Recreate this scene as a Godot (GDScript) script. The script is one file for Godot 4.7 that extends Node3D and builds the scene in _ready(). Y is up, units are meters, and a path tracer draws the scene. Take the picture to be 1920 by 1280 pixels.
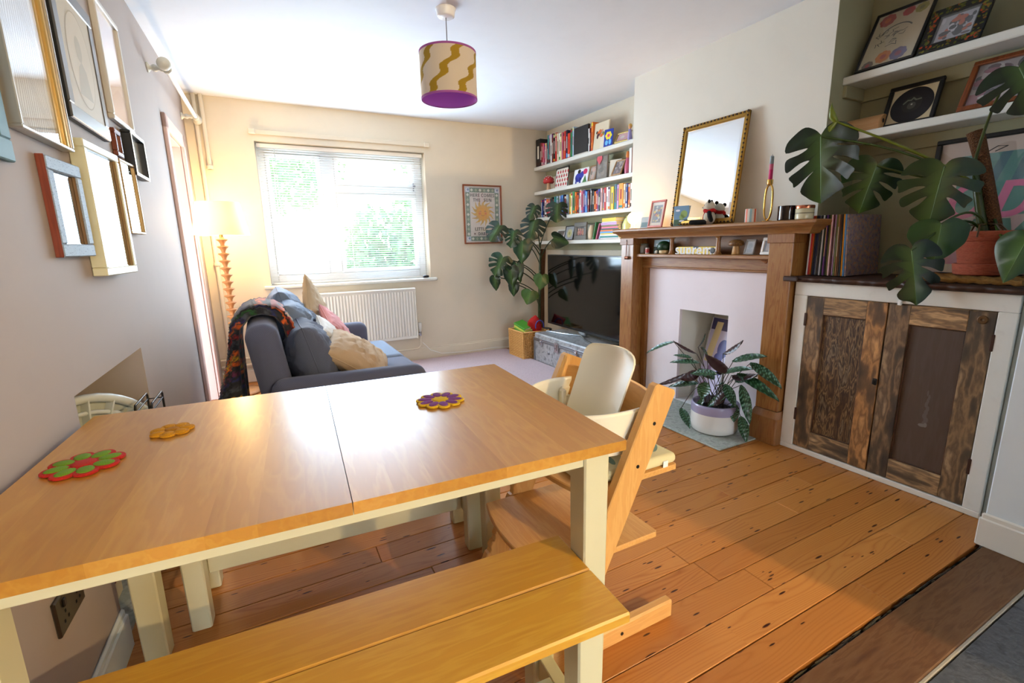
extends Node3D

# ------------------------------------------------------------------ mesh builder
class MB extends RefCounted:
	var v := PackedVector3Array()
	var n := PackedVector3Array()
	var t := PackedVector2Array()
	var c := PackedColorArray()
	var idx := PackedInt32Array()
	var col := Color.WHITE
	var uvo := Vector2.ZERO
	var X := Transform3D.IDENTITY
	func paint(s: Color) -> MB:
		col = s.srgb_to_linear()
		return self
	func vert(p: Vector3, nn: Vector3, uv := Vector2.ZERO) -> int:
		v.append(X * p)
		n.append((X.basis * nn).normalized())
		t.append(uv + uvo)
		c.append(col)
		return v.size() - 1
	func face(p: Array, out: Vector3, uvs: Array = []) -> void:
		var nn: Vector3 = (p[1] - p[0]).cross(p[2] - p[0])
		var flip := nn.dot(out) < 0.0
		if flip:
			nn = -nn
		nn = nn.normalized()
		var ids := []
		for i in p.size():
			var uv: Vector2
			if uvs.size() > i:
				uv = uvs[i]
			else:
				var q: Vector3 = p[i]
				var a := nn.abs()
				uv = Vector2(q.x, q.z) if a.y >= a.x and a.y >= a.z else (Vector2(q.z, q.y) if a.x >= a.z else Vector2(q.x, q.y))
			ids.append(vert(p[i], nn, uv))
		for i in range(1, p.size() - 1):
			if flip:
				idx.append_array(PackedInt32Array([ids[0], ids[i], ids[i + 1]]))
			else:
				idx.append_array(PackedInt32Array([ids[0], ids[i + 1], ids[i]]))
	func box(ctr: Vector3, s: Vector3, bev := 0.003, B := Basis.IDENTITY) -> MB:
		var h := s * 0.5
		var b: float = minf(bev, minf(h.x, minf(h.y, h.z)) * 0.9)
		var keep := X
		X = X * Transform3D(B, ctr)
		for k in 3:
			var i := (k + 1) % 3
			var j := (k + 2) % 3
			for sg in [-1.0, 1.0]:
				var p := []
				for q in [[-1, -1], [1, -1], [1, 1], [-1, 1]]:
					var a := Vector3.ZERO
					a[k] = sg * h[k]
					a[i] = q[0] * (h[i] - b)
					a[j] = q[1] * (h[j] - b)
					p.append(a)
				var o := Vector3.ZERO
				o[k] = sg
				face(p, o)
			if b > 0.0:
				for si in [-1.0, 1.0]:
					for sj in [-1.0, 1.0]:
						var p := []
						for q in [[0, -1], [0, 1], [1, 1], [1, -1]]:
							var a := Vector3.ZERO
							a[k] = q[1] * (h[k] - b)
							a[i] = si * (h[i] - (b if q[0] == 1 else 0.0))
							a[j] = sj * (h[j] - (b if q[0] == 0 else 0.0))
							p.append(a)
						var o := Vector3.ZERO
						o[i] = si
						o[j] = sj
						face(p, o)
		if b > 0.0:
			for sx in [-1.0, 1.0]:
				for sy in [-1.0, 1.0]:
					for sz in [-1.0, 1.0]:
						face([Vector3(sx * h.x, sy * (h.y - b), sz * (h.z - b)), Vector3(sx * (h.x - b), sy * h.y, sz * (h.z - b)), Vector3(sx * (h.x - b), sy * (h.y - b), sz * h.z)], Vector3(sx, sy, sz))
		X = keep
		return self
	# box between two corners
	func bb(a: Vector3, b: Vector3, bev := 0.003) -> MB:
		return box((a + b) * 0.5, (b - a).abs(), bev)
	# rows of points; normal = (next in row) x (next row)
	func grid(P: Array, wu := false, wv := false) -> MB:
		var R := P.size()
		var C: int = P[0].size()
		var nn := PackedVector3Array()
		nn.resize(R * C)
		var tri := PackedInt32Array()
		for i in (R if wv else R - 1):
			for j in (C if wu else C - 1):
				var a := i * C + j
				var b := i * C + (j + 1) % C
				var d := ((i + 1) % R) * C + j
				var e := ((i + 1) % R) * C + (j + 1) % C
				var pa: Vector3 = P[i][j]
				var pb: Vector3 = P[i][(j + 1) % C]
				var pd: Vector3 = P[(i + 1) % R][j]
				var pe: Vector3 = P[(i + 1) % R][(j + 1) % C]
				var f := (pb - pa).cross(pe - pa) + (pe - pa).cross(pd - pa)
				for q in [a, b, d, e]:
					nn[q] += f
				tri.append_array(PackedInt32Array([a, e, b, a, d, e]))
		var base := v.size()
		for i in R:
			for j in C:
				vert(P[i][j], nn[i * C + j].normalized(), Vector2(float(j) / maxf(C - 1, 1), float(i) / maxf(R - 1, 1)))
		for q in tri:
			idx.append(base + q)
		return self
	# profile of (radius, height), bottom to top on the outside
	func lathe(prof: Array, seg := 24, ctr := Vector3.ZERO, sq := Vector2.ONE) -> MB:
		var P := []
		for q in prof:
			var row := PackedVector3Array()
			for k in seg:
				var a := TAU * k / seg
				row.append(ctr + Vector3(q.x * cos(a) * sq.x, q.y, -q.x * sin(a) * sq.y))
			P.append(row)
		return grid(P, true)
	func tube(path: Array, rad: Variant, seg := 8, cap := true) -> MB:
		var P := []
		var N := Vector3.ZERO
		var m := path.size()
		for i in m:
			var T: Vector3 = (path[mini(i + 1, m - 1)] - path[maxi(i - 1, 0)]).normalized()
			if N == Vector3.ZERO:
				N = T.cross(Vector3.UP if absf(T.y) < 0.9 else Vector3.RIGHT).normalized()
			N = (N - T * N.dot(T)).normalized()
			var Bn := T.cross(N)
			var r: float = rad if rad is float else rad[i]
			var row := PackedVector3Array()
			for k in seg:
				var a := TAU * k / seg
				row.append(path[i] + (N * cos(a) + Bn * sin(a)) * r)
			P.append(row)
			if cap and (i == 0 or i == m - 1):
				var p := []
				for q in row:
					p.append(q)
				face(p, -T if i == 0 else T)
		return grid(P, true)
	func ball(ctr: Vector3, r: Vector3, seg := 14, B := Basis.IDENTITY) -> MB:
		var keep := X
		X = X * Transform3D(B, ctr)
		var P := []
		for i in range(0, seg / 2 + 2):
			var f := PI * (float(i) / (seg / 2 + 1) - 0.5)
			var row := PackedVector3Array()
			for k in seg:
				var a := TAU * k / seg
				row.append(Vector3(r.x * cos(f) * cos(a), r.y * sin(f), -r.z * cos(f) * sin(a)))
			P.append(row)
		grid(P, true)
		X = keep
		return self
	# rounded box
	func rbox(ctr: Vector3, s: Vector3, r: float, B := Basis.IDENTITY, m := 5) -> MB:
		var keep := X
		X = X * Transform3D(B, ctr)
		var h := s * 0.5
		r = minf(r, minf(h.x, minf(h.y, h.z)))
		for k in 3:
			var i := (k + 1) % 3
			var j := (k + 2) % 3
			for sg in [-1.0, 1.0]:
				var si := []
				var sj := []
				for q in m + 1:
					var f := 1.0 - tan(PI / 4 * (1.0 - float(q) / m))
					si.append(-h[i] + r * f)
					sj.append(-h[j] + r * f)
				for q in m + 1:
					si.append(-si[m - q])
					sj.append(-sj[m - q])
				var base := v.size()
				var w := si.size()
				for a in w:
					for b in w:
						var p := Vector3.ZERO
						p[k] = sg * h[k]
						p[i] = si[a]
						p[j] = sj[b]
						var core := p.clamp(-h + Vector3.ONE * r, h - Vector3.ONE * r)
						var d := (p - core).normalized()
						vert(core + d * r, d, Vector2(p[i], p[j]))
				for a in w - 1:
					for b in w - 1:
						var q0 := base + a * w + b
						var q1 := q0 + w
						if sg > 0:
							idx.append_array(PackedInt32Array([q0, q1 + 1, q1, q0, q0 + 1, q1 + 1]))
						else:
							idx.append_array(PackedInt32Array([q0, q1, q1 + 1, q0, q1 + 1, q0 + 1]))
		X = keep
		return self
	# flat polygon in the xy plane facing +z
	func flat(poly: PackedVector2Array, z := 0.0) -> MB:
		var tr := Geometry2D.triangulate_polygon(poly)
		var base := v.size()
		for p in poly:
			vert(Vector3(p.x, p.y, z), Vector3(0, 0, 1), p)
		for i in range(0, tr.size(), 3):
			var a := poly[tr[i]]
			var ccw := (poly[tr[i + 1]] - a).cross(poly[tr[i + 2]] - a) > 0
			idx.append_array(PackedInt32Array([base + tr[i], base + tr[i + 2 if ccw else i + 1], base + tr[i + 1 if ccw else i + 2]]))
		return self
	func rect(x0: float, y0: float, x1: float, y1: float, z := 0.0) -> MB:
		return flat(PackedVector2Array([Vector2(x0, y0), Vector2(x1, y0), Vector2(x1, y1), Vector2(x0, y1)]), z)
	func disc(x: float, y: float, rx: float, z := 0.0, ry := -1.0, m := 18) -> MB:
		var p := PackedVector2Array()
		for k in m:
			p.append(Vector2(x + rx * cos(TAU * k / m), y + (ry if ry > 0 else rx) * sin(TAU * k / m)))
		return flat(p, z)
	func stroke(pts: Array, w: float, z := 0.0) -> MB:
		for i in pts.size() - 1:
			var a: Vector2 = pts[i]
			var b: Vector2 = pts[i + 1]
			var d := (b - a).normalized().orthogonal() * w * 0.5
			var e := (b - a).normalized() * w * 0.3
			flat(PackedVector2Array([a - e - d, b + e - d, b + e + d, a - e + d]), z)
		return self
	# solid with a polygon outline in xy, z from 0 to dep, rim softened by bev
	func prism(poly: PackedVector2Array, dep: float, bev := 0.0) -> MB:
		if Geometry2D.is_polygon_clockwise(poly) == false:
			pass
		var area := 0.0
		for i in poly.size():
			area += poly[i].cross(poly[(i + 1) % poly.size()])
		if area < 0:
			poly.reverse()
		var inner := poly
		if bev > 0:
			inner = PackedVector2Array()
			var m := poly.size()
			for i in m:
				var e0 := (poly[i] - poly[(i + m - 1) % m]).normalized()
				var e1 := (poly[(i + 1) % m] - poly[i]).normalized()
				var nrm := (Vector2(-e0.y, e0.x) + Vector2(-e1.y, e1.x))
				nrm = nrm.normalized() / maxf(0.5, sqrt((1.0 + e0.dot(e1)) * 0.5))
				inner.append(poly[i] + nrm * bev)
		flat(inner, dep)
		var keep := X
		var m2 := poly.size()
		for i in m2:
			var a := poly[i]
			var b := poly[(i + 1) % m2]
			var o := Vector3((b - a).y, -(b - a).x, 0)
			face([Vector3(a.x, a.y, bev), Vector3(b.x, b.y, bev), Vector3(b.x, b.y, dep - bev), Vector3(a.x, a.y, dep - bev)], o)
			if bev > 0:
				var ia := inner[i]
				var ib := inner[(i + 1) % m2]
				face([Vector3(a.x, a.y, dep - bev), Vector3(b.x, b.y, dep - bev), Vector3(ib.x, ib.y, dep), Vector3(ia.x, ia.y, dep)], o + Vector3(0, 0, 0.01))
				face([Vector3(a.x, a.y, bev), Vector3(b.x, b.y, bev), Vector3(ib.x, ib.y, 0), Vector3(ia.x, ia.y, 0)], o - Vector3(0, 0, 0.01))
		X = keep * Transform3D(Basis(Vector3.RIGHT, PI), Vector3.ZERO)
		var mir := PackedVector2Array()
		for p in inner:
			mir.append(Vector2(p.x, -p.y))
		flat(mir, 0)
		X = keep
		return self
	func text(s: String, height: float, ctr: Vector3, depth := 0.0006, serif := false) -> MB:
		var tm := TextMesh.new()
		var f := SystemFont.new()
		f.font_names = PackedStringArray(["Droid Serif" if serif else "Droid Sans"])
		f.font_weight = 700
		tm.font = f
		tm.text = s
		tm.font_size = 64
		tm.pixel_size = height / 46.0
		tm.depth = depth
		tm.curve_step = 2.0
		for sfc in tm.get_surface_count():
			var ar := tm.surface_get_arrays(sfc)
			var base := v.size()
			var vs: PackedVector3Array = ar[Mesh.ARRAY_VERTEX]
			var ns: PackedVector3Array = ar[Mesh.ARRAY_NORMAL]
			for i in vs.size():
				vert(vs[i] + ctr, ns[i])
			var id: PackedInt32Array = ar[Mesh.ARRAY_INDEX] if ar[Mesh.ARRAY_INDEX] != null else PackedInt32Array(range(vs.size()))
			for i in id:
				idx.append(base + i)
		return self
	func done() -> ArrayMesh:
		var a := []
		a.resize(Mesh.ARRAY_MAX)
		a[Mesh.ARRAY_VERTEX] = v
		a[Mesh.ARRAY_NORMAL] = n
		a[Mesh.ARRAY_TEX_UV] = t
		a[Mesh.ARRAY_COLOR] = c
		a[Mesh.ARRAY_INDEX] = idx
		var m := ArrayMesh.new()
		m.add_surface_from_arrays(Mesh.PRIMITIVE_TRIANGLES, a)
		return m

# ------------------------------------------------------------------ nodes
var rng := RandomNumberGenerator.new()
var M := {}

func mb() -> MB:
	return MB.new()

func part(parent: Node, called: String, b: MB, mat: Material, xf := Transform3D.IDENTITY, label := "") -> MeshInstance3D:
	return inst(parent, called, b.done(), mat, xf, label)

func inst(parent: Node, called: String, mesh: Mesh, mat: Material, xf := Transform3D.IDENTITY, label := "") -> MeshInstance3D:
	var o := MeshInstance3D.new()
	o.mesh = mesh
	o.material_override = mat
	o.transform = xf
	name_it(parent, o, called)
	if label:
		o.set_meta("label", label)
	return o

func name_it(parent: Node, o: Node, called: String) -> void:
	var nm := called
	var key := str(parent.get_instance_id()) + called
	if counts.has(key):
		nm = "%s_%03d" % [called, counts[key]]
	counts[key] = counts.get(key, 0) + 1
	o.name = nm
	parent.add_child(o, true)

var counts := {}

func tag(o: Node, label: String, category: String, group := "") -> Node:
	o.set_meta("label", label)
	o.set_meta("category", category)
	if group:
		o.set_meta("group", group)
	return o

func thing(called: String, label: String, category: String, xf: Variant = Vector3.ZERO, group := "") -> Node3D:
	var o := Node3D.new()
	name_it(self, o, called)
	o.transform = xf if xf is Transform3D else Transform3D(Basis.IDENTITY, xf)
	tag(o, label, category, group)
	return o

func struct(called: String, b: MB, mat: Material, xf := Transform3D.IDENTITY) -> MeshInstance3D:
	var o := part(self, called, b, mat, xf)
	o.set_meta("kind", "structure")
	return o

func at(p: Vector3, yaw := 0.0, tilt := 0.0) -> Transform3D:
	return Transform3D(Basis(Vector3.UP, yaw) * Basis(Vector3.RIGHT, tilt), p)

# ------------------------------------------------------------------ materials
func flatm(col: Color, rough := 0.6, metal := 0.0, spec := 0.5) -> StandardMaterial3D:
	var key := "f%s_%.2f_%.2f_%.2f" % [col.to_html(), rough, metal, spec]
	if not M.has(key):
		var m := StandardMaterial3D.new()
		m.albedo_color = col
		m.roughness = rough
		m.metallic = metal
		m.metallic_specular = spec
		M[key] = m
	return M[key]

func noise(freq: float, sd: int, ramp: Array, kind := FastNoiseLite.TYPE_SIMPLEX_SMOOTH, oct := 4, warp := 0.0, size := 512) -> NoiseTexture2D:
	var f := FastNoiseLite.new()
	f.noise_type = kind
	f.frequency = freq
	f.seed = sd
	f.fractal_octaves = oct
	if warp > 0:
		f.domain_warp_enabled = true
		f.domain_warp_amplitude = warp
		f.domain_warp_frequency = freq * 0.6
	var tx := NoiseTexture2D.new()
	tx.width = size
	tx.height = size
	tx.seamless = true
	tx.noise = f
	if ramp.size():
		var g := Gradient.new()
		var off := PackedFloat32Array()
		var cs := PackedColorArray()
		for r in ramp:
			off.append(r[0])
			cs.append(r[1])
		g.offsets = off
		g.colors = cs
		tx.color_ramp = g
	return tx

# wood whose grain runs along axis ax (0 x, 1 y, 2 z) of the mesh
func wood(ax: int, col: Color, rough := 0.45, tex := "grain", off := 0.0, across := 5.0, along := 0.35, coat := 0.0) -> StandardMaterial3D:
	var key := "w%d%s%.2f%s%.2f%.2f%.2f%.2f" % [ax, col.to_html(), rough, tex, off, across, along, coat]
	if not M.has(key):
		var m := StandardMaterial3D.new()
		m.albedo_color = col
		m.albedo_texture = M[tex]
		m.uv1_triplanar = true
		var s := Vector3.ONE * across
		s[ax] = along
		m.uv1_scale = s
		m.uv1_offset = Vector3(off, off * 1.7, off * 0.6)
		m.roughness = rough
		if coat > 0:
			m.clearcoat_enabled = true
			m.clearcoat = coat
			m.clearcoat_roughness = 0.25
		M[key] = m
	return M[key]

func rough_mat(key: String, col: Color, rough: float, tex: Texture2D, scale: Vector3, height := 0.0, htex: Texture2D = null) -> StandardMaterial3D:
	var m := StandardMaterial3D.new()
	m.albedo_color = col
	m.albedo_texture = tex
	m.uv1_triplanar = true
	m.uv1_scale = scale
	m.roughness = rough
	if height > 0:
		m.heightmap_enabled = true
		m.heightmap_texture = htex if htex else tex
		m.heightmap_scale = height
	M[key] = m
	return m

func g(x: float) -> Color:
	return Color(x, x, x)

func make_materials() -> void:
	M["grain"] = noise(0.012, 3, [[0.0, Color(0.72, 0.6, 0.5)], [0.3, Color(0.93, 0.88, 0.82)], [0.5, Color(1, 1, 1)], [0.62, Color(0.86, 0.77, 0.68)], [0.75, Color(1, 0.98, 0.94)], [1.0, Color(0.8, 0.7, 0.6)]], FastNoiseLite.TYPE_SIMPLEX_SMOOTH, 5, 20.0)
	M["soft"] = noise(0.012, 9, [[0.0, Color(0.92, 0.86, 0.79)], [0.45, Color(1, 1, 1)], [0.6, Color(0.96, 0.93, 0.89)], [1.0, Color(0.99, 0.96, 0.92)]], FastNoiseLite.TYPE_SIMPLEX_SMOOTH, 4, 14.0)
	M["figure"] = noise(0.01, 21, [[0.0, Color(0.30, 0.22, 0.16)], [0.22, g(0.9)], [0.3, Color(0.35, 0.26, 0.19)], [0.42, Color(1, 0.95, 0.85)], [0.5, Color(0.42, 0.32, 0.24)], [0.62, Color(0.95, 0.88, 0.75)], [0.7, Color(0.4, 0.3, 0.22)], [1.0, Color(0.8, 0.7, 0.55)]], FastNoiseLite.TYPE_SIMPLEX_SMOOTH, 3, 35.0)
	M["worn"] = noise(0.006, 33, [[0.0, Color(0.30, 0.28, 0.27)], [0.35, Color(0.52, 0.47, 0.41)], [0.5, Color(0.86, 0.76, 0.62)], [0.62, Color(0.6, 0.53, 0.45)], [0.8, Color(1, 0.92, 0.8)], [1.0, Color(0.66, 0.62, 0.56)]], FastNoiseLite.TYPE_SIMPLEX_SMOOTH, 5, 25.0)
	M["fine"] = noise(0.05, 41, [], FastNoiseLite.TYPE_SIMPLEX_SMOOTH, 3)
	M["cell"] = noise(0.06, 5, [], FastNoiseLite.TYPE_CELLULAR, 1)
	M["mottle"] = noise(0.01, 13, [[0.0, g(0.93)], [0.5, g(1.0)], [1.0, g(0.96)]])
	M["wallmottle"] = noise(0.01, 14, [[0.0, g(0.985)], [0.5, g(1.0)], [1.0, g(0.99)]])
	M["weave"] = weave_tex()
	for w in [["wall_pink", Color(0.65, 0.60, 0.57)], ["wall_cream", Color(0.85, 0.81, 0.73)], ["wall_breast", Color(0.86, 0.84, 0.79)], ["wall_alcove", Color(0.62, 0.605, 0.48)], ["ceiling_white", Color(0.89, 0.905, 0.93)], ["wall_white", Color(0.83, 0.87, 0.89)], ["panel_pink", Color(0.90, 0.86, 0.87)]]:
		rough_mat(w[0], w[1], 0.75, M.wallmottle, Vector3.ONE * 0.5)
	M["gloss_white"] = flatm(Color(0.85, 0.85, 0.82), 0.3)
	M["cream_paint"] = flatm(Color(0.80, 0.78, 0.65), 0.4)
	M["frame_white"] = flatm(Color(0.93, 0.93, 0.92), 0.25)
	M["mirror"] = flatm(Color(0.93, 0.94, 0.94), 0.01, 1.0)
	M["chrome"] = flatm(Color(0.75, 0.75, 0.77), 0.18, 1.0)
	M["steel"] = flatm(Color(0.62, 0.63, 0.65), 0.35, 1.0)
	M["brass"] = flatm(Color(0.83, 0.66, 0.36), 0.25, 1.0)
	M["black"] = flatm(Color(0.045, 0.043, 0.042), 0.45)
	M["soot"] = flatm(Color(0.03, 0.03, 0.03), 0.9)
	var gl := StandardMaterial3D.new()
	gl.transparency = BaseMaterial3D.TRANSPARENCY_ALPHA
	gl.albedo_color = Color(0.95, 0.98, 0.98, 0.05)
	gl.roughness = 0.02
	gl.resource_name = "pane"
	M["glass"] = gl
	var pm := StandardMaterial3D.new()
	pm.vertex_color_use_as_albedo = true
	pm.roughness = 0.6
	M["print"] = pm
	var pg := StandardMaterial3D.new()
	pg.vertex_color_use_as_albedo = true
	pg.roughness = 0.3
	M["print_gloss"] = pg
	var lf := StandardMaterial3D.new()
	lf.vertex_color_use_as_albedo = true
	lf.roughness = 0.32
	lf.backlight_enabled = true
	lf.backlight = Color(0.22, 0.3, 0.08)
	M["leaf"] = lf
	var cl := StandardMaterial3D.new()
	cl.vertex_color_use_as_albedo = true
	cl.roughness = 0.9
	cl.rim_enabled = true
	cl.rim = 0.3
	M["cloth_print"] = cl
	for w in [["sofa_blue", Color(0.33, 0.345, 0.43)], ["cushion_blue", Color(0.33, 0.355, 0.43)], ["cushion_light_blue", Color(0.45, 0.51, 0.60)], ["cushion_navy", Color(0.17, 0.19, 0.27)], ["cushion_beige", Color(0.70, 0.60, 0.46)], ["cushion_tan", Color(0.74, 0.63, 0.50)], ["cushion_pink", Color(0.80, 0.52, 0.52)], ["cushion_white", Color(0.85, 0.84, 0.82)]]:
		var m := rough_mat(w[0], w[1], 0.92, M.weave, Vector3.ONE * 14.0, 0.05)
		m.rim_enabled = true
		m.rim = 0.6
		m.rim_tint = 0.6
	rough_mat("carpet", Color(0.80, 0.72, 0.74), 1.0, M.mottle, Vector3.ONE * 2.0, 0.5, M.cell).uv1_scale = Vector3.ONE * 6.0
	rough_mat("slate", Color(0.30, 0.315, 0.345), 0.5, noise(0.015, 71, [[0.0, g(0.6)], [0.5, g(1.0)], [1.0, g(0.8)]]), Vector3.ONE * 2.2, 0.2, M.fine)
	rough_mat("stone", Color(0.66, 0.68, 0.65), 0.55, noise(0.012, 72, [[0.0, g(0.72)], [0.45, g(1.0)], [0.7, Color(0.86, 0.88, 0.86)], [1.0, g(0.95)]]), Vector3.ONE * 2.5, 0.1, M.fine)
	rough_mat("terracotta", Color(0.64, 0.31, 0.19), 0.85, noise(0.012, 73, [[0.0, Color(0.75, 0.7, 0.7)], [0.5, g(1.0)], [0.75, Color(0.9, 0.8, 0.75)], [1.0, Color(1, 0.93, 0.88)]]), Vector3(3, 8, 3), 0.1, M.fine)
	rough_mat("coir", Color(0.58, 0.37, 0.2), 1.0, noise(0.05, 74, [[0.0, g(0.4)], [1.0, g(1.0)]]), Vector3.ONE * 6.0, 0.9, M.cell)
	rough_mat("soil", Color(0.1, 0.07, 0.05), 1.0, M.cell, Vector3.ONE * 6.0, 0.8)
	rough_mat("trunk_metal", Color(0.74, 0.75, 0.76), 0.42, noise(0.01, 75, [[0.0, g(0.6)], [0.5, g(1.0)], [1.0, g(0.85)]]), Vector3.ONE * 3.0, 0.05, M.fine).metallic = 0.55
	rough_mat("rattan", Color(0.86, 0.67, 0.39), 0.6, M.grain, Vector3.ONE * 5.0)
	M["floor_boards"] = floor_tex()

func weave_tex() -> ImageTexture:
	var d := PackedByteArray()
	for y in 64:
		for x in 64:
			var w := (sin(x * TAU / 8.0) * sin(y * TAU / 8.0)) * 0.5 + 0.5
			var s := int(215 + 40 * w)
			d.append_array(PackedByteArray([s, s, s]))
	return ImageTexture.create_from_image(Image.create_from_data(64, 64, false, Image.FORMAT_RGB8, d))

# old pine: rings bent round knots, dark knots, nail spots
func floor_tex() -> ImageTexture:
	var W := 1024
	var H := 512
	var f := FastNoiseLite.new()
	f.seed = 5
	f.frequency = 0.004
	f.fractal_octaves = 3
	var f2 := FastNoiseLite.new()
	f2.seed = 8
	f2.frequency = 0.06
	var r := RandomNumberGenerator.new()
	r.seed = 77
	var knots := []
	for i in 85:
		knots.append([r.randf() * W, r.randf() * H, r.randf_range(1.0, 3.3)])
	var bend := PackedFloat32Array()
	bend.resize(W * H)
	var dark := PackedFloat32Array()
	dark.resize(W * H)
	for k in knots:
		var kr: float = k[2]
		for dy in range(-26, 27):
			for dx in range(-60, 61):
				var x := posmod(int(k[0]) + dx, W)
				var y := posmod(int(k[1]) + dy, H)
				var e := (dx * dx) / (kr * kr * 16.0) + (dy * dy) / (kr * kr * 4.0)
				if e < 6.0:
					bend[y * W + x] += signf(dy + 0.01) * exp(-e) * kr * 1.1
				var q := sqrt(dx * dx / 5.0 + dy * dy * 1.4) / kr
				if q < 1.35:
					dark[y * W + x] = maxf(dark[y * W + x], clampf((1.35 - q) * 2.2, 0, 1))
	var d := PackedByteArray()
	d.resize(W * H * 3)
	var light := Color(1.0, 0.94, 0.84)
	var mid := Color(0.84, 0.67, 0.47)
	var kc := Color(0.3, 0.16, 0.09)
	for y in H:
		for x in W:
			var i := y * W + x
			var a: float = f.get_noise_2d(x * 0.35, y * 1.6)
			var s: float = y - bend[i] * 3.0 + a * 60.0
			var ring := absf(fposmod(s / 11.0, 1.0) * 2.0 - 1.0)
			ring = pow(ring, 3.0) * (0.45 + 0.55 * clampf(f.get_noise_2d(x * 0.2 + 500, y * 0.9) * 2.0 + 0.4, 0, 1))
			var fine: float = f2.get_noise_2d(x * 0.12, y * 3.0) * 0.05
			var c := light.lerp(mid, clampf(ring * 0.75 + 0.12 + fine * 2.0, 0, 1)).lerp(kc, dark[i])
			d[i * 3] = int(clampf(c.r, 0, 1) * 255)
			d[i * 3 + 1] = int(clampf(c.g, 0, 1) * 255)
			d[i * 3 + 2] = int(clampf(c.b, 0, 1) * 255)
	return ImageTexture.create_from_image(Image.create_from_data(W, H, false, Image.FORMAT_RGB8, d))

const COL := {"black": Color(0.05, 0.05, 0.055), "charcoal": Color(0.13, 0.13, 0.14), "navy": Color(0.09, 0.1, 0.25), "blue": Color(0.13, 0.25, 0.6), "sky blue": Color(0.35, 0.6, 0.85), "pale blue": Color(0.66, 0.76, 0.83), "slate": Color(0.34, 0.4, 0.48), "grey": Color(0.5, 0.53, 0.56), "pale grey": Color(0.78, 0.78, 0.79), "white": Color(0.88, 0.88, 0.86), "cream": Color(0.88, 0.83, 0.7), "pale yellow": Color(0.88, 0.84, 0.6), "yellow": Color(0.88, 0.78, 0.22), "amber": Color(0.93, 0.6, 0.08), "orange": Color(0.87, 0.45, 0.12), "orange red": Color(0.86, 0.24, 0.08), "red orange": Color(0.85, 0.35, 0.14), "red": Color(0.75, 0.15, 0.14), "crimson": Color(0.62, 0.08, 0.16), "dark red": Color(0.4, 0.09, 0.11), "maroon": Color(0.3, 0.07, 0.12), "magenta": Color(0.7, 0.2, 0.42), "pink": Color(0.83, 0.42, 0.52), "pale pink": Color(0.86, 0.7, 0.71), "purple": Color(0.4, 0.2, 0.48), "lilac": Color(0.72, 0.58, 0.78), "teal": Color(0.16, 0.52, 0.52), "dark teal": Color(0.08, 0.27, 0.29), "green": Color(0.2, 0.5, 0.3), "dark green": Color(0.1, 0.22, 0.15), "brown": Color(0.35, 0.22, 0.14), "dark brown": Color(0.2, 0.12, 0.09), "tan": Color(0.66, 0.5, 0.32), "olive": Color(0.42, 0.42, 0.2)}
const ORD := ["first", "second", "third", "fourth", "fifth", "sixth", "seventh", "eighth", "ninth", "tenth", "eleventh", "twelfth", "thirteenth", "fourteenth", "fifteenth", "sixteenth", "seventeenth", "eighteenth", "nineteenth", "twentieth"]

func ordinal(i: int) -> String:
	if i < 20:
		return ORD[i]
	var tens: String = ["", "", "twenty", "thirty", "forty", "fifty"][(i + 1) / 10]
	if (i + 1) % 10 == 0:
		return {"twenty": "twentieth", "thirty": "thirtieth", "forty": "fortieth", "fifty": "fiftieth"}[tens]
	return tens + "-" + ORD[(i + 1) % 10 - 1]

# ------------------------------------------------------------------ scene
func _ready() -> void:
	var cam := Camera3D.new()
	cam.name = "camera"
	cam.transform = Transform3D(Basis(Vector3.UP, -0.47991) * Basis(Vector3.RIGHT, -0.20361) * Basis(Vector3.BACK, -0.02104), Vector3(0, 1.19, 0))
	cam.fov = rad_to_deg(2.0 * atan(640.0 / 883.787))
	cam.near = 0.02
	cam.far = 200.0
	add_child(cam)
	cam.current = true
	var env := Environment.new()
	env.background_mode = Environment.BG_SKY
	var sky := Sky.new()
	var sm := ProceduralSkyMaterial.new()
	sm.sky_top_color = Color(0.80, 0.89, 1.0)
	sm.sky_horizon_color = Color(0.95, 0.97, 1.0)
	sm.ground_horizon_color = Color(0.80, 0.84, 0.85)
	sm.ground_bottom_color = Color(0.6, 0.62, 0.6)
	sky.sky_material = sm
	env.sky = sky
	env.background_energy_multiplier = 21.0
	env.tonemap_mode = Environment.TONE_MAPPER_LINEAR
	env.tonemap_exposure = 1.1
	env.sdfgi_enabled = true
	env.ssao_enabled = true
	env.ssil_enabled = true
	var we := WorldEnvironment.new()
	we.name = "world_environment"
	we.environment = env
	add_child(we)
	# daylight entering by the window and by the kitchen's garden doors
	area_light("window_daylight", Vector3(0.81, 1.48, -4.80), PI, Vector2(1.4, 1.15), Color(0.80, 0.91, 1.0), 7.0)
	area_light("kitchen_daylight", Vector3(0.15, 1.25, 3.5), 0.0, Vector2(0.95, 2.0), Color(0.95, 0.98, 1.0), 0.55)

	rng.seed = 11
	make_materials()
	room()
	kitchen()
	left_wall()
	window_wall()
	outdoors()
	fireplace()
	near_alcove()
	far_alcove()
	dining()
	high_chair()
	sofa()
	tv_corner()
	plants()
	lamps()

func area_light(called: String, p: Vector3, yaw: float, size: Vector2, col: Color, e: float) -> void:
	var a := AreaLight3D.new()
	a.name = called
	a.area_size = size
	a.area_normalize_energy = true
	a.light_color = col
	a.light_energy = e
	a.area_range = 20.0
	a.area_attenuation = 2.0
	a.shadow_enabled = true
	a.transform = at(p, yaw)
	add_child(a)

const LW := -0.536   # left wall: x at z = 0; it runs slightly askew
const LA := 0.0242
func lwall(z: float) -> float:
	return LW - LA * z

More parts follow.
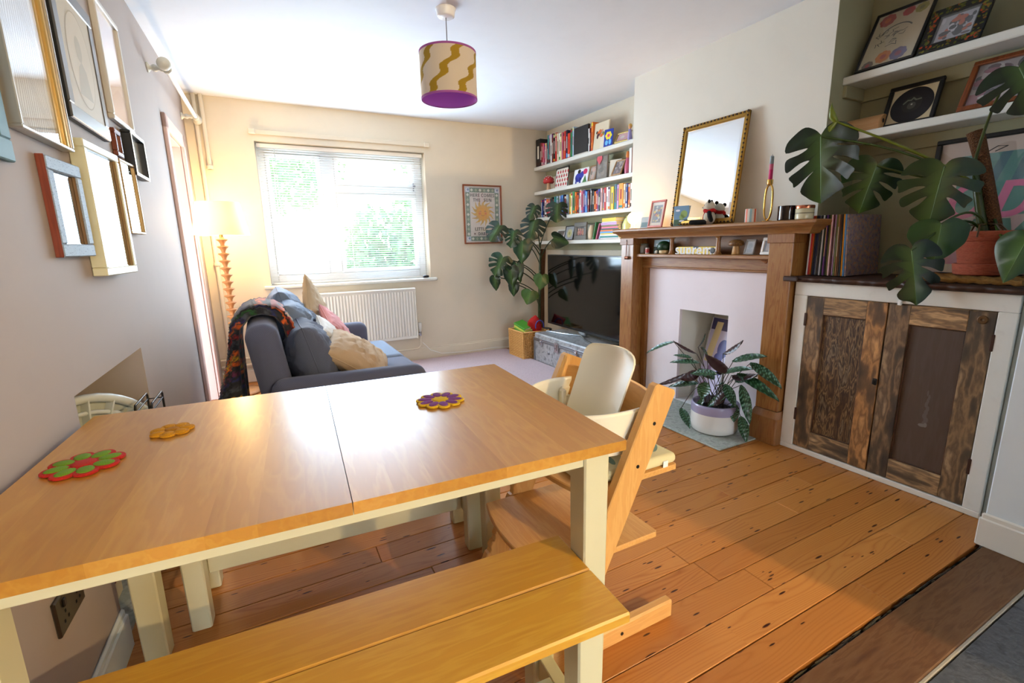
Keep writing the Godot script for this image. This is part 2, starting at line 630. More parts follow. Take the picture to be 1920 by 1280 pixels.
# transform of the left wall's own axes: x out of the wall, y up, z along it
func lw_xf() -> Transform3D:
	return Transform3D(Basis(Vector3.UP, -atan(LA)), Vector3(LW, 0, 0))

# a picture hung on the left wall: its x runs away from the kitchen, z out of the wall
func lw_at(h: float, z: float, off := 0.0) -> Transform3D:
	return lw_xf() * Transform3D(Basis(Vector3.UP, PI / 2), Vector3(off, h, z))

func room() -> void:
	# floor: old pine boards running across the room
	var fl := mb()
	fl.bb(Vector3(-0.9, -0.12, -4.95), Vector3(3.1, -0.026, -0.43), 0)
	var floor_ := struct("floor", fl, M.soot)
	var tones := [Color(0.74, 0.53, 0.29), Color(0.70, 0.49, 0.26), Color(0.77, 0.56, 0.32), Color(0.72, 0.51, 0.28)]
	var mats := []
	for tc in tones:
		var m := StandardMaterial3D.new()
		m.albedo_color = tc
		m.albedo_texture = M.floor_boards
		m.uv1_scale = Vector3(1 / 2.4, 1 / 0.62, 1)
		m.roughness = 0.42
		m.heightmap_enabled = true
		m.heightmap_texture = M.floor_boards
		m.heightmap_scale = 0.05
		mats.append(m)
	var z := -0.622
	var row := 0
	while z > -4.8:
		var w := [0.118, 0.112, 0.12, 0.114][row % 4] as float
		var x0 := -0.62
		var cuts := [rng.randf_range(0.9, 1.9), 3.02] if row % 2 == 0 else [rng.randf_range(0.2, 0.8), rng.randf_range(2.0, 2.5), 3.02]
		if row == 3:
			cuts = [1.32, 3.02]
		if row == 4:
			cuts = [0.7, 1.30, 1.98, 3.02]
		for x1 in cuts:
			var b := mb()
			b.uvo = Vector2(rng.randf() * 5, rng.randf() * 5)
			var sag := rng.randf_range(0.0, 0.0015)
			b.bb(Vector3(x0, -0.026, z - w), Vector3(x1 - 0.002, -sag, z - rng.randf_range(0.002, 0.0045)), 0.0015)
			part(floor_, "floorboard", b, mats[(row + rng.randi() % 3) % 4])
			x0 = x1
		z -= w
		row += 1
	# worn threshold board between the pine floor and the kitchen tiles
	var th := mb()
	th.bb(Vector3(-0.62, -0.026, -0.606), Vector3(2.37, 0.002, -0.443), 0.004)
	part(floor_, "threshold_board", th, wood(0, Color(0.40, 0.28, 0.17), 0.5, "grain", 0.4, 4.0, 0.5), Transform3D.IDENTITY, "darker worn threshold board")
	var tr := mb()
	tr.bb(Vector3(-0.62, -0.02, -0.443), Vector3(2.37, 0.0, -0.434), 0.002)
	part(floor_, "edge_strip", tr, flatm(Color(0.6, 0.57, 0.52), 0.5))
	# crumbly dirt packed in the wide joint before the threshold
	var gt := mb()
	for i in 60:
		gt.paint([Color(0.06, 0.05, 0.04), Color(0.16, 0.13, 0.09), Color(0.3, 0.27, 0.2)][rng.randi() % 3])
		gt.ball(Vector3(rng.randf_range(0.8, 2.35), -0.009, -0.614 + rng.randf_range(-0.004, 0.004)), Vector3(rng.randf_range(0.01, 0.05), 0.004, 0.003), 6)
	var gi := part(floor_, "joint_dirt", gt, M.cloth_print)
	gi.set_meta("kind", "stuff")
	# ceiling
	struct("ceiling", mb().bb(Vector3(-2.4, 2.42, -5.1), Vector3(4.0, 2.6, 3.8), 0), M.ceiling_white)
	# far wall round the window opening
	var fw := mb()
	var zf := -4.81
	fw.bb(Vector3(-0.75, -0.1, zf - 0.3), Vector3(0.06, 2.5, zf), 0)
	fw.bb(Vector3(1.56, -0.1, zf - 0.3), Vector3(3.25, 2.5, zf), 0)
	fw.bb(Vector3(0.06, -0.1, zf - 0.3), Vector3(1.56, 0.85, zf), 0)
	fw.bb(Vector3(0.06, 2.10, zf - 0.3), Vector3(1.56, 2.5, zf), 0)
	struct("wall_far", fw, M.wall_cream)
	var bs := mb()
	bs.bb(Vector3(-0.42, 0, zf), Vector3(2.99, 0.115, zf + 0.02), 0.006)
	bs.bb(Vector3(-0.42, 0.10, zf), Vector3(2.99, 0.13, zf + 0.012), 0.005)
	struct("baseboard_far", bs, M.wall_cream)
	# chimney breast, alcove backs, end wall
	var ch := mb()
	ch.bb(Vector3(2.70, -0.1, -3.05), Vector3(3.25, 2.5, -2.465), 0)
	ch.bb(Vector3(2.70, -0.1, -2.055), Vector3(3.25, 2.5, -1.57), 0)
	ch.bb(Vector3(2.70, 0.70, -2.465), Vector3(3.25, 2.5, -2.055), 0)
	ch.bb(Vector3(3.05, -0.1, -2.465), Vector3(3.25, 0.70, -2.055), 0)
	struct("wall_breast", ch, M.wall_breast)
	struct("wall_right", mb().bb(Vector3(3.0, -0.1, -4.81), Vector3(3.25, 2.5, -3.05), 0), M.wall_cream)
	struct("wall_alcove", mb().bb(Vector3(3.0, -0.1, -1.57), Vector3(3.25, 2.5, -0.62), 0), M.wall_alcove)
	struct("wall_alcove_side", mb().bb(Vector3(2.703, -0.1, -1.5705), Vector3(3.0, 2.5, -1.568), 0), M.wall_alcove)
	var stub := mb()
	stub.bb(Vector3(2.375, -0.1, -0.62), Vector3(3.25, 2.5, -0.30), 0.004)
	struct("wall_stub", stub, M.wall_white)
	var sb := mb()
	sb.bb(Vector3(2.357, 0, -0.632), Vector3(2.375, 0.115, -0.29), 0.004)
	sb.bb(Vector3(2.363, 0.11, -0.627), Vector3(2.375, 0.135, -0.29), 0.005)
	struct("baseboard_stub", sb, M.gloss_white)
	struct("baseboard_right", mb().bb(Vector3(2.98, 0, -4.79), Vector3(3.0, 0.13, -3.05), 0.005), M.wall_cream)
	# flaking edge where the alcove side meets the floor
	# rug under the sofa
	var rg := mb().bb(Vector3(0.0, 0.0, -4.76), Vector3(2.40, 0.014, -3.05), 0.006)
	tag(part(self, "carpet", rg, M.carpet), "pale lilac textured carpet between the sofa and the television", "carpet")

func kitchen() -> void:
	# the tiled kitchen where the camera stands; daylight comes from its garden doors
	var kf := struct("floor_kitchen", mb().bb(Vector3(-2.4, -0.12, -0.434), Vector3(4.0, -0.016, 3.8), 0), flatm(Color(0.3, 0.3, 0.3), 0.9))
	var x := -0.95
	var ci := 0
	while x < 2.3:
		var zz := -0.432 + (0.0 if ci % 2 == 0 else -0.0)
		for k in 6:
			var b := mb().bb(Vector3(x + 0.002, -0.016, zz + 0.002), Vector3(x + 0.598, -0.002, zz + 0.298), 0.0015)
			part(kf, "tile", b, M.slate)
			zz += 0.3
		x += 0.6
		ci += 1
	var kw := mb()
	kw.bb(Vector3(-2.4, -0.1, 3.6), Vector3(-0.35, 2.5, 3.8), 0)
	kw.bb(Vector3(0.65, -0.1, 3.6), Vector3(4.0, 2.5, 3.8), 0)
	kw.bb(Vector3(-0.35, 2.15, 3.6), Vector3(0.65, 2.5, 3.8), 0)
	struct("wall_garden", kw, M.wall_white)
	struct("wall_kitchen", mb().bb(Vector3(3.8, -0.1, -0.3), Vector3(4.0, 2.5, 3.6), 0), M.wall_white)
	struct("wall_kitchen_end", mb().bb(Vector3(3.25, -0.1, -0.62), Vector3(4.0, 2.5, -0.3), 0), M.wall_white)
	var fr := mb()
	for xx in [-0.32, 0.62]:
		fr.bb(Vector3(xx - 0.03, 0, 3.66), Vector3(xx + 0.03, 2.15, 3.72), 0.004)
	fr.bb(Vector3(-0.35, 2.09, 3.66), Vector3(0.65, 2.15, 3.72), 0.004)
	fr.bb(Vector3(-0.35, 0, 3.66), Vector3(0.65, 0.06, 3.72), 0.004)
	var gd := struct("door_garden", fr, M.frame_white)
	part(gd, "pane", mb().bb(Vector3(-0.29, 0.06, 3.685), Vector3(0.59, 2.09, 3.69), 0), M.glass)
	# tall kitchen unit to the right of the camera
	var t := thing("kitchen_unit", "tall white kitchen unit standing on the slate tiles", "cabinet", Vector3(2.32, 0, 0.42))
	part(t, "body", mb().box(Vector3(0, 1.1, 0), Vector3(0.84, 2.2, 0.6), 0.004), M.gloss_white)
	part(t, "door", mb().box(Vector3(0, 1.1, 0.31), Vector3(0.82, 2.1, 0.02), 0.004), M.gloss_white)
	part(t, "handle", mb().tube([Vector3(-0.3, 0.9, 0.35), Vector3(-0.3, 1.3, 0.35)], 0.006), M.steel)
	# ceiling spotlight in the kitchen
	var l := thing("ceiling_spotlight", "small round recessed spotlight in the kitchen ceiling", "ceiling light", Vector3(2.24, 2.42, 2.5))
	part(l, "trim_ring", mb().lathe([Vector2(0.035, -0.001), Vector2(0.05, -0.006), Vector2(0.052, 0.0)]), M.chrome)
	var em := StandardMaterial3D.new()
	em.albedo_color = Color(1, 0.9, 0.7)
	em.emission_enabled = true
	em.emission = Color(1.0, 0.86, 0.65)
	em.emission_energy_multiplier = 4.0
	part(l, "lamp_lens", mb().lathe([Vector2(0.001, -0.004), Vector2(0.036, -0.003)]), em)
	var o := OmniLight3D.new()
	o.name = "spotlight_glow"
	o.light_color = Color(1.0, 0.86, 0.64)
	o.light_energy = 9.5
	o.light_size = 0.03
	o.omni_range = 12.0
	o.omni_attenuation = 2.0
	o.shadow_enabled = true
	o.position = Vector3(2.24, 2.34, 2.5)
	add_child(o)

func left_wall() -> void:
	var w := mb()
	# axes: x out of the wall
	w.bb(Vector3(-0.36, -0.1, -1.66), Vector3(0, 2.5, 3.8), 0)
	w.bb(Vector3(-0.36, 0.805, -2.395), Vector3(0, 2.5, -1.66), 0)
	w.bb(Vector3(-0.36, -0.1, -3.83), Vector3(0, 2.5, -2.395), 0)
	w.bb(Vector3(-0.14, 1.96, -4.385), Vector3(0, 2.5, -3.83), 0)
	w.bb(Vector3(-0.36, -0.1, -5.0), Vector3(0, 2.5, -4.385), 0)
	struct("wall_left", w, M.wall_pink, lw_xf())
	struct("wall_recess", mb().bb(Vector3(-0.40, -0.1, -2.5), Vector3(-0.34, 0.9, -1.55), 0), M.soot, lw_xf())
	struct("wall_hall", mb().bb(Vector3(-1.3, -0.1, -5.0), Vector3(-1.2, 2.5, -3.6), 0), M.wall_cream, lw_xf())
	struct("floor_hall", mb().bb(Vector3(-1.3, -0.1, -5.0), Vector3(-0.14, -0.002, -3.6), 0), wood(2, Color(0.6, 0.36, 0.17)), lw_xf())
	var bl := mb()
	for s in [[-1.655, 0.6], [-3.74, -2.40]]:
		bl.bb(Vector3(0, 0, s[0]), Vector3(0.018, 0.115, s[1]), 0.004)
		bl.bb(Vector3(0, 0.10, s[0]), Vector3(0.012, 0.135, s[1]), 0.005)
	struct("baseboard_left", bl, M.wall_white, lw_xf())
	# door frame near the far corner
	var dt := mb()
	dt.bb(Vector3(0, 0, -3.83), Vector3(0.022, 2.03, -3.75), 0.005)
	dt.bb(Vector3(0, 0, -4.46), Vector3(0.022, 2.03, -4.385), 0.005)
	dt.bb(Vector3(0, 1.94, -4.46), Vector3(0.022, 2.03, -3.75), 0.005)
	dt.bb(Vector3(-0.36, 0, -3.835), Vector3(-0.0, 1.95, -3.815), 0.002)
	dt.bb(Vector3(-0.36, 0, -4.40), Vector3(-0.0, 1.95, -4.38), 0.002)
	dt.bb(Vector3(-0.36, 1.935, -4.40), Vector3(-0.0, 1.96, -3.82), 0.002)
	struct("door_1", dt, flatm(Color(0.82, 0.70, 0.66), 0.4), lw_xf())
	# orange coat hanging in the hall
	var ct := thing("hanging_coat", "orange coat hanging beyond the doorway in the hall", "coat", lw_xf() * Transform3D(Basis.IDENTITY, Vector3(-0.2, 0.95, -4.34)))
	var P := []
	for i in 12:
		var f := i / 11.0
		var rw := PackedVector3Array()
		for k in 16:
			var a := TAU * k / 16
			var r := (0.02 + 0.05 * sin(PI * minf(f * 1.1 + 0.12, 1.0))) * (1.0 + 0.12 * sin(a * 5 + f * 3))
			rw.append(Vector3(r * cos(a) * 1.2, f * 0.6, -r * sin(a) * 0.4))
		P.append(rw)
	part(ct, "body", mb().grid(P, true), flatm(Color(0.85, 0.42, 0.08), 0.9))
	part(ct, "hook", mb().tube([Vector3(0, 0.59, 0), Vector3(0, 0.66, 0), Vector3(0, 0.67, -0.04)], 0.005), M.steel)
	# curtain pole above the doorway
	var pole := thing("curtain_pole", "white curtain pole with round finials above the doorway", "curtain pole", lw_xf() * Transform3D(Basis.IDENTITY, Vector3(0, 2.215, 0)))
	part(pole, "rod", mb().tube([Vector3(0.095, 0, -3.50), Vector3(0.095, 0, -4.72)], 0.014, 14), M.frame_white)
	for zz in [-3.55, -4.66]:
		var br := mb()
		br.X = Transform3D(Basis(Vector3.BACK, -PI / 2), Vector3(0, 0.0, zz))
		br.lathe([Vector2(0.0, 0.0), Vector2(0.026, 0.0), Vector2(0.026, 0.008), Vector2(0.012, 0.018), Vector2(0.018, 0.03), Vector2(0.02, 0.04), Vector2(0.011, 0.055), Vector2(0.016, 0.07), Vector2(0.012, 0.085), Vector2(0.0, 0.1)], 16)
		part(pole, "bracket", br, flatm(Color(0.8, 0.79, 0.74), 0.5))
		var rg := mb()
		rg.X = Transform3D(Basis(Vector3.RIGHT, PI / 2), Vector3(0.095, 0.0, zz))
		rg.lathe([Vector2(0.016, -0.012), Vector2(0.024, -0.01), Vector2(0.024, 0.01), Vector2(0.016, 0.012)], 18)
		part(pole, "bracket_cup", rg, flatm(Color(0.8, 0.79, 0.74), 0.5))
	for e in [[-3.50, 1.0], [-4.72, -1.0]]:
		var fn := mb()
		fn.X = Transform3D(Basis(Vector3.RIGHT, PI / 2 * e[1]), Vector3(0.095, 0, e[0]))
		fn.lathe([Vector2(0.014, -0.005), Vector2(0.02, 0.0), Vector2(0.014, 0.012), Vector2(0.026, 0.02), Vector2(0.034, 0.035), Vector2(0.034, 0.05), Vector2(0.026, 0.064), Vector2(0.0, 0.07)], 20)
		part(pole, "finial", fn, flatm(Color(0.8, 0.79, 0.74), 0.5))
	# metal socket plate under the table
	var so := thing("wall_socket", "dark metal double socket plate on the wall under the table", "socket", lw_at(0.33, -1.37))
	part(so, "plate", mb().box(Vector3(0, 0.045, 0.004), Vector3(0.15, 0.09, 0.009), 0.003), flatm(Color(0.28, 0.25, 0.22), 0.35, 0.8))
	for sx in [-0.035, 0.035]:
		part(so, "switch", mb().box(Vector3(sx, 0.067, 0.010), Vector3(0.014, 0.02, 0.006), 0.002), M.black)
		var hl := mb()
		for q in [[0, 0.045], [-0.011, 0.025], [0.011, 0.025]]:
			hl.box(Vector3(sx + q[0], q[1], 0.0085), Vector3(0.006, 0.008, 0.002), 0.0005)
		part(so, "pin_holes", hl, M.soot)
	# bits stored in the fireplace recess
	var lx := lw_xf()
	var ring := thing("plastic_ring", "white ribbed plastic ring leaning in the fireplace recess", "plastic ring", lx * Transform3D(Basis(Vector3.UP, -0.6) * Basis(Vector3.BACK, 0.06), Vector3(-0.115, 0.375, -2.02)))
	var pm2 := flatm(Color(0.82, 0.84, 0.82), 0.4)
	for rr in [0.325, 0.275, 0.20]:
		var path := []
		for k in 49:
			var a := TAU * k / 48
			path.append(Vector3(0, sin(a) * rr, cos(a) * rr))
		part(ring, "rim", mb().tube(path, 0.016 if rr > 0.31 else 0.008, 8, false), pm2)
	var pan := []
	for q in [0.20, 0.32]:
		var rw := PackedVector3Array()
		for k in 48:
			var a := TAU * k / 48
			rw.append(Vector3(-0.022, sin(a) * q, cos(a) * q))
		pan.append(rw)
	part(ring, "web", mb().grid(pan, true), flatm(Color(0.72, 0.73, 0.68), 0.5))
	for k in 22:
		var a := TAU * k / 22
		var b := Basis(Vector3.RIGHT, -a)
		part(ring, "rib", mb().box(b * Vector3(-0.004, 0, 0.262), Vector3(0.034, 0.006, 0.125), 0.001, b), pm2)
	var cols := ["dark red", "olive", "brown", "tan", "dark green"]
	for i in 5:
		var m := thing("magazine", "%s magazine lying in the recess, %s from the bottom of its stack" % [cols[i], ORD[i]], "magazine", lx * at(Vector3(-0.175, 0.016 + 0.072 * i, -1.81), 0.04 * i), "magazines in the fireplace recess")
		part(m, "pages", mb().box(Vector3(0, 0.033, 0), Vector3(0.2, 0.064, 0.28), 0.002), flatm(Color(0.7, 0.66, 0.55), 0.8))
		part(m, "cover", mb().box(Vector3(0, 0.0675, 0), Vector3(0.205, 0.004, 0.285), 0.001), flatm(COL[cols[i]], 0.5))
	struct("trim_recess", mb().bb(Vector3(-0.34, -0.02, -2.39), Vector3(-0.005, 0.015, -1.665), 0), M.stone, lw_xf())
	var rk := thing("wire_rack", "black wire magazine rack standing beside the fireplace recess", "rack", lx * at(Vector3(0.057, 0, -2.125), 0.0))
	for sx in [-0.024, 0.024]:
		part(rk, "frame", mb().tube([Vector3(sx, 0, 0.09), Vector3(sx, 0.645, 0.09), Vector3(sx, 0.655, 0.08), Vector3(sx, 0.655, -0.08), Vector3(sx, 0.645, -0.09), Vector3(sx, 0, -0.09)], 0.004, 6), M.black)
	for k in 7:
		var yk := 0.06 + 0.095 * k
		part(rk, "wire", mb().tube([Vector3(-0.024, yk, 0.09), Vector3(0.024, yk, 0.09), Vector3(0.024, yk, -0.09), Vector3(-0.024, yk, -0.09), Vector3(-0.024, yk, 0.09)], 0.003, 6), M.black)
	left_pictures()

# picture frame: origin at the bottom left back corner of the picture, x right, y up, z out
func frame(called: String, label: String, category: String, xf: Transform3D, W: float, H: float, dep: float, bd: float, fm: Material, glazed := true, inset := -1.0, group := "") -> Node3D:
	var t := thing(called, label, category, xf, group)
	var f := mb()
	var bv := minf(0.003, bd * 0.25)
	f.bb(Vector3(0, 0, 0), Vector3(W, bd, dep), bv)
	f.bb(Vector3(0, H - bd, 0), Vector3(W, H, dep), bv)
	f.bb(Vector3(0, bd, 0), Vector3(bd, H - bd, dep), bv)
	f.bb(Vector3(W - bd, bd, 0), Vector3(W, H - bd, dep), bv)
	part(t, "frame", f, fm)
	var iz := dep * 0.35 if inset < 0 else inset
	if glazed:
		part(t, "glass", mb().bb(Vector3(bd, bd, iz + 0.003), Vector3(W - bd, H - bd, iz + 0.005), 0), M.glass)
	return t

func backing(t: Node3D, W: float, H: float, bd: float, z: float, col: Color, rough := 0.7, called := "print") -> MB:
	var b := mb().paint(col)
	b.bb(Vector3(bd * 0.7, bd * 0.7, 0.001), Vector3(W - bd * 0.7, H - bd * 0.7, z), 0)
	return b

func left_pictures() -> void:
	var silver := flatm(Color(0.74, 0.73, 0.70), 0.3, 0.75)
	# teal frame, only its edge in view
	var t := frame("framed_picture", "teal painted picture frame cut off at the left edge", "picture", lw_at(1.40, -1.27), 0.3, 0.4, 0.018, 0.05, flatm(Color(0.36, 0.5, 0.54), 0.6))
	part(t, "print", backing(t, 0.3, 0.4, 0.05, 0.006, Color(0.2, 0.24, 0.26)), M.print)
	# large silver box frame with wavy lines and a gold strip
	t = frame("framed_picture", "large silver box frame holding a print of grey wavy vertical lines", "picture", lw_at(1.487, -1.61), 0.335, 0.48, 0.03, 0.009, silver)
	var b := backing(t, 0.335, 0.48, 0.009, 0.008, Color(0.80, 0.81, 0.83))
	b.paint(Color(0.42, 0.42, 0.45))
	for k in 22:
		var pts := []
		for i in 25:
			var y := 0.012 + 0.456 * i / 24.0
			pts.append(Vector2(0.016 + k * 0.0118 + 0.004 * sin(y * 30 + k * 0.35) + 0.002 * sin(y * 57 + k), y))
		b.stroke(pts, 0.0042, 0.0084)
	part(t, "print", b, M.print)
	part(t, "gilt_strip", mb().bb(Vector3(0.283, 0.009, 0.006), Vector3(0.301, 0.471, 0.016), 0.004).bb(Vector3(0.305, 0.009, 0.006), Vector3(0.326, 0.471, 0.024), 0.004), flatm(Color(0.82, 0.68, 0.4), 0.3, 0.7))
	# pewter frame with oval portrait
	t = frame("framed_picture", "pewter frame with black sides holding a faded oval portrait", "picture", lw_at(1.605, -2.016), 0.395, 0.43, 0.024, 0.045, flatm(Color(0.42, 0.41, 0.40), 0.35, 0.6))
	part(t, "box_side", mb().bb(Vector3(-0.002, -0.002, 0), Vector3(0.397, 0.432, 0.019), 0.001), M.black)
	b = backing(t, 0.395, 0.43, 0.045, 0.021, Color(0.74, 0.69, 0.60))
	b.paint(Color(0.66, 0.60, 0.50)).disc(0.1975, 0.215, 0.115, 0.0214, 0.15, 36)
	b.paint(Color(0.76, 0.71, 0.62)).disc(0.1975, 0.215, 0.11, 0.0216, 0.145, 36)
	b.paint(Color(0.68, 0.64, 0.56)).disc(0.19, 0.25, 0.03, 0.0218, 0.04).flat(PackedVector2Array([Vector2(0.13, 0.10), Vector2(0.26, 0.10), Vector2(0.235, 0.19), Vector2(0.2, 0.215), Vector2(0.165, 0.19)]), 0.0218)
	part(t, "print", b, M.print)
	# pale frame with pink print
	t = frame("framed_picture", "slim pale silver frame holding a plain blush pink print", "picture", lw_at(1.715, -2.53), 0.325, 0.45, 0.022, 0.02, flatm(Color(0.80, 0.78, 0.74), 0.4, 0.2))
	b = backing(t, 0.325, 0.45, 0.02, 0.008, Color(0.80, 0.68, 0.66))
	b.paint(Color(0.74, 0.57, 0.55)).flat(PackedVector2Array([Vector2(0.02, 0.02), Vector2(0.3, 0.02), Vector2(0.3, 0.13), Vector2(0.2, 0.16), Vector2(0.1, 0.11), Vector2(0.02, 0.14)]), 0.0084)
	part(t, "print", b, M.print)
	# tiny wooden frame
	t = frame("framed_picture", "tiny brown wooden frame between the pink print and the white mirror", "picture", lw_at(1.572, -2.505), 0.088, 0.105, 0.018, 0.018, wood(1, Color(0.47, 0.24, 0.13)))
	b = backing(t, 0.088, 0.105, 0.018, 0.006, Color(0.85, 0.83, 0.78))
	b.paint(Color(0.3, 0.22, 0.16)).rect(0.03, 0.03, 0.058, 0.075, 0.0064)
	part(t, "print", b, M.print)
	# deep black box frame
	t = frame("framed_picture", "small deep black box frame with a cream mount, rightmost on the pink wall", "picture", lw_at(1.52, -2.675), 0.245, 0.185, 0.036, 0.012, M.black)
	part(t, "front_edge", mb().bb(Vector3(0, 0, 0.036), Vector3(0.245, 0.012, 0.0375), 0).bb(Vector3(0, 0.173, 0.036), Vector3(0.245, 0.185, 0.0375), 0).bb(Vector3(0, 0.012, 0.036), Vector3(0.012, 0.173, 0.0375), 0).bb(Vector3(0.233, 0.012, 0.036), Vector3(0.245, 0.173, 0.0375), 0), silver)
	part(t, "print", backing(t, 0.245, 0.185, 0.012, 0.012, Color(0.80, 0.76, 0.68)), M.print)
	# weathered blue mirror
	t = frame("wall_mirror", "small mirror in a weathered blue-grey wooden frame", "mirror", lw_at(1.18, -1.735) * Transform3D(Basis(Vector3.UP, -0.045), Vector3(0, 0, 0.001)), 0.22, 0.268, 0.02, 0.036, rough_mat("blue_frame", Color(0.55, 0.60, 0.66), 0.6, noise(0.03, 81, [[0.0, g(0.55)], [0.4, g(1.0)], [1.0, g(0.85)]]), Vector3(3, 10, 3)), false)
	part(t, "frame_side", mb().bb(Vector3(-0.0015, -0.0005, 0), Vector3(0, 0.2685, 0.018), 0), wood(1, Color(0.50, 0.22, 0.11)))
	part(t, "mirror_plate", mb().bb(Vector3(0.03, 0.03, 0.002), Vector3(0.19, 0.24, 0.008), 0), flatm(Color(0.80, 0.81, 0.81), 0.01, 1.0))
	part(t, "slip", mb().bb(Vector3(0.181, 0.036, 0.008), Vector3(0.184, 0.232, 0.016), 0.001), flatm(Color(0.42, 0.3, 0.15), 0.6))
	# thick cream mirror
	t = frame("wall_mirror", "tall mirror in a thick cream box frame", "mirror", lw_at(1.115, -1.994) * Transform3D(Basis(Vector3.UP, -0.045), Vector3(0, 0, 0.001)), 0.315, 0.425, 0.04, 0.026, M.cream_paint, false)
	part(t, "mirror_plate", mb().bb(Vector3(0.02, 0.02, 0.016), Vector3(0.295, 0.405, 0.028), 0), flatm(Color(0.80, 0.81, 0.81), 0.01, 1.0))
	part(t, "slip", mb().bb(Vector3(0.284, 0.026, 0.028), Vector3(0.289, 0.399, 0.036), 0.001), flatm(Color(0.5, 0.38, 0.2), 0.6))
	# slim gilt mirror
	t = frame("wall_mirror", "narrow mirror in a slim gilt frame, tucked beside the cream one", "mirror", lw_at(1.265, -2.49) * Transform3D(Basis(Vector3.UP, -0.045), Vector3(0, 0, 0.001)), 0.195, 0.295, 0.02, 0.011, flatm(Color(0.66, 0.53, 0.32), 0.4, 0.3), false)
	part(t, "mirror_plate", mb().bb(Vector3(0.008, 0.008, 0.004), Vector3(0.187, 0.287, 0.012), 0), flatm(Color(0.80, 0.81, 0.81), 0.01, 1.0))

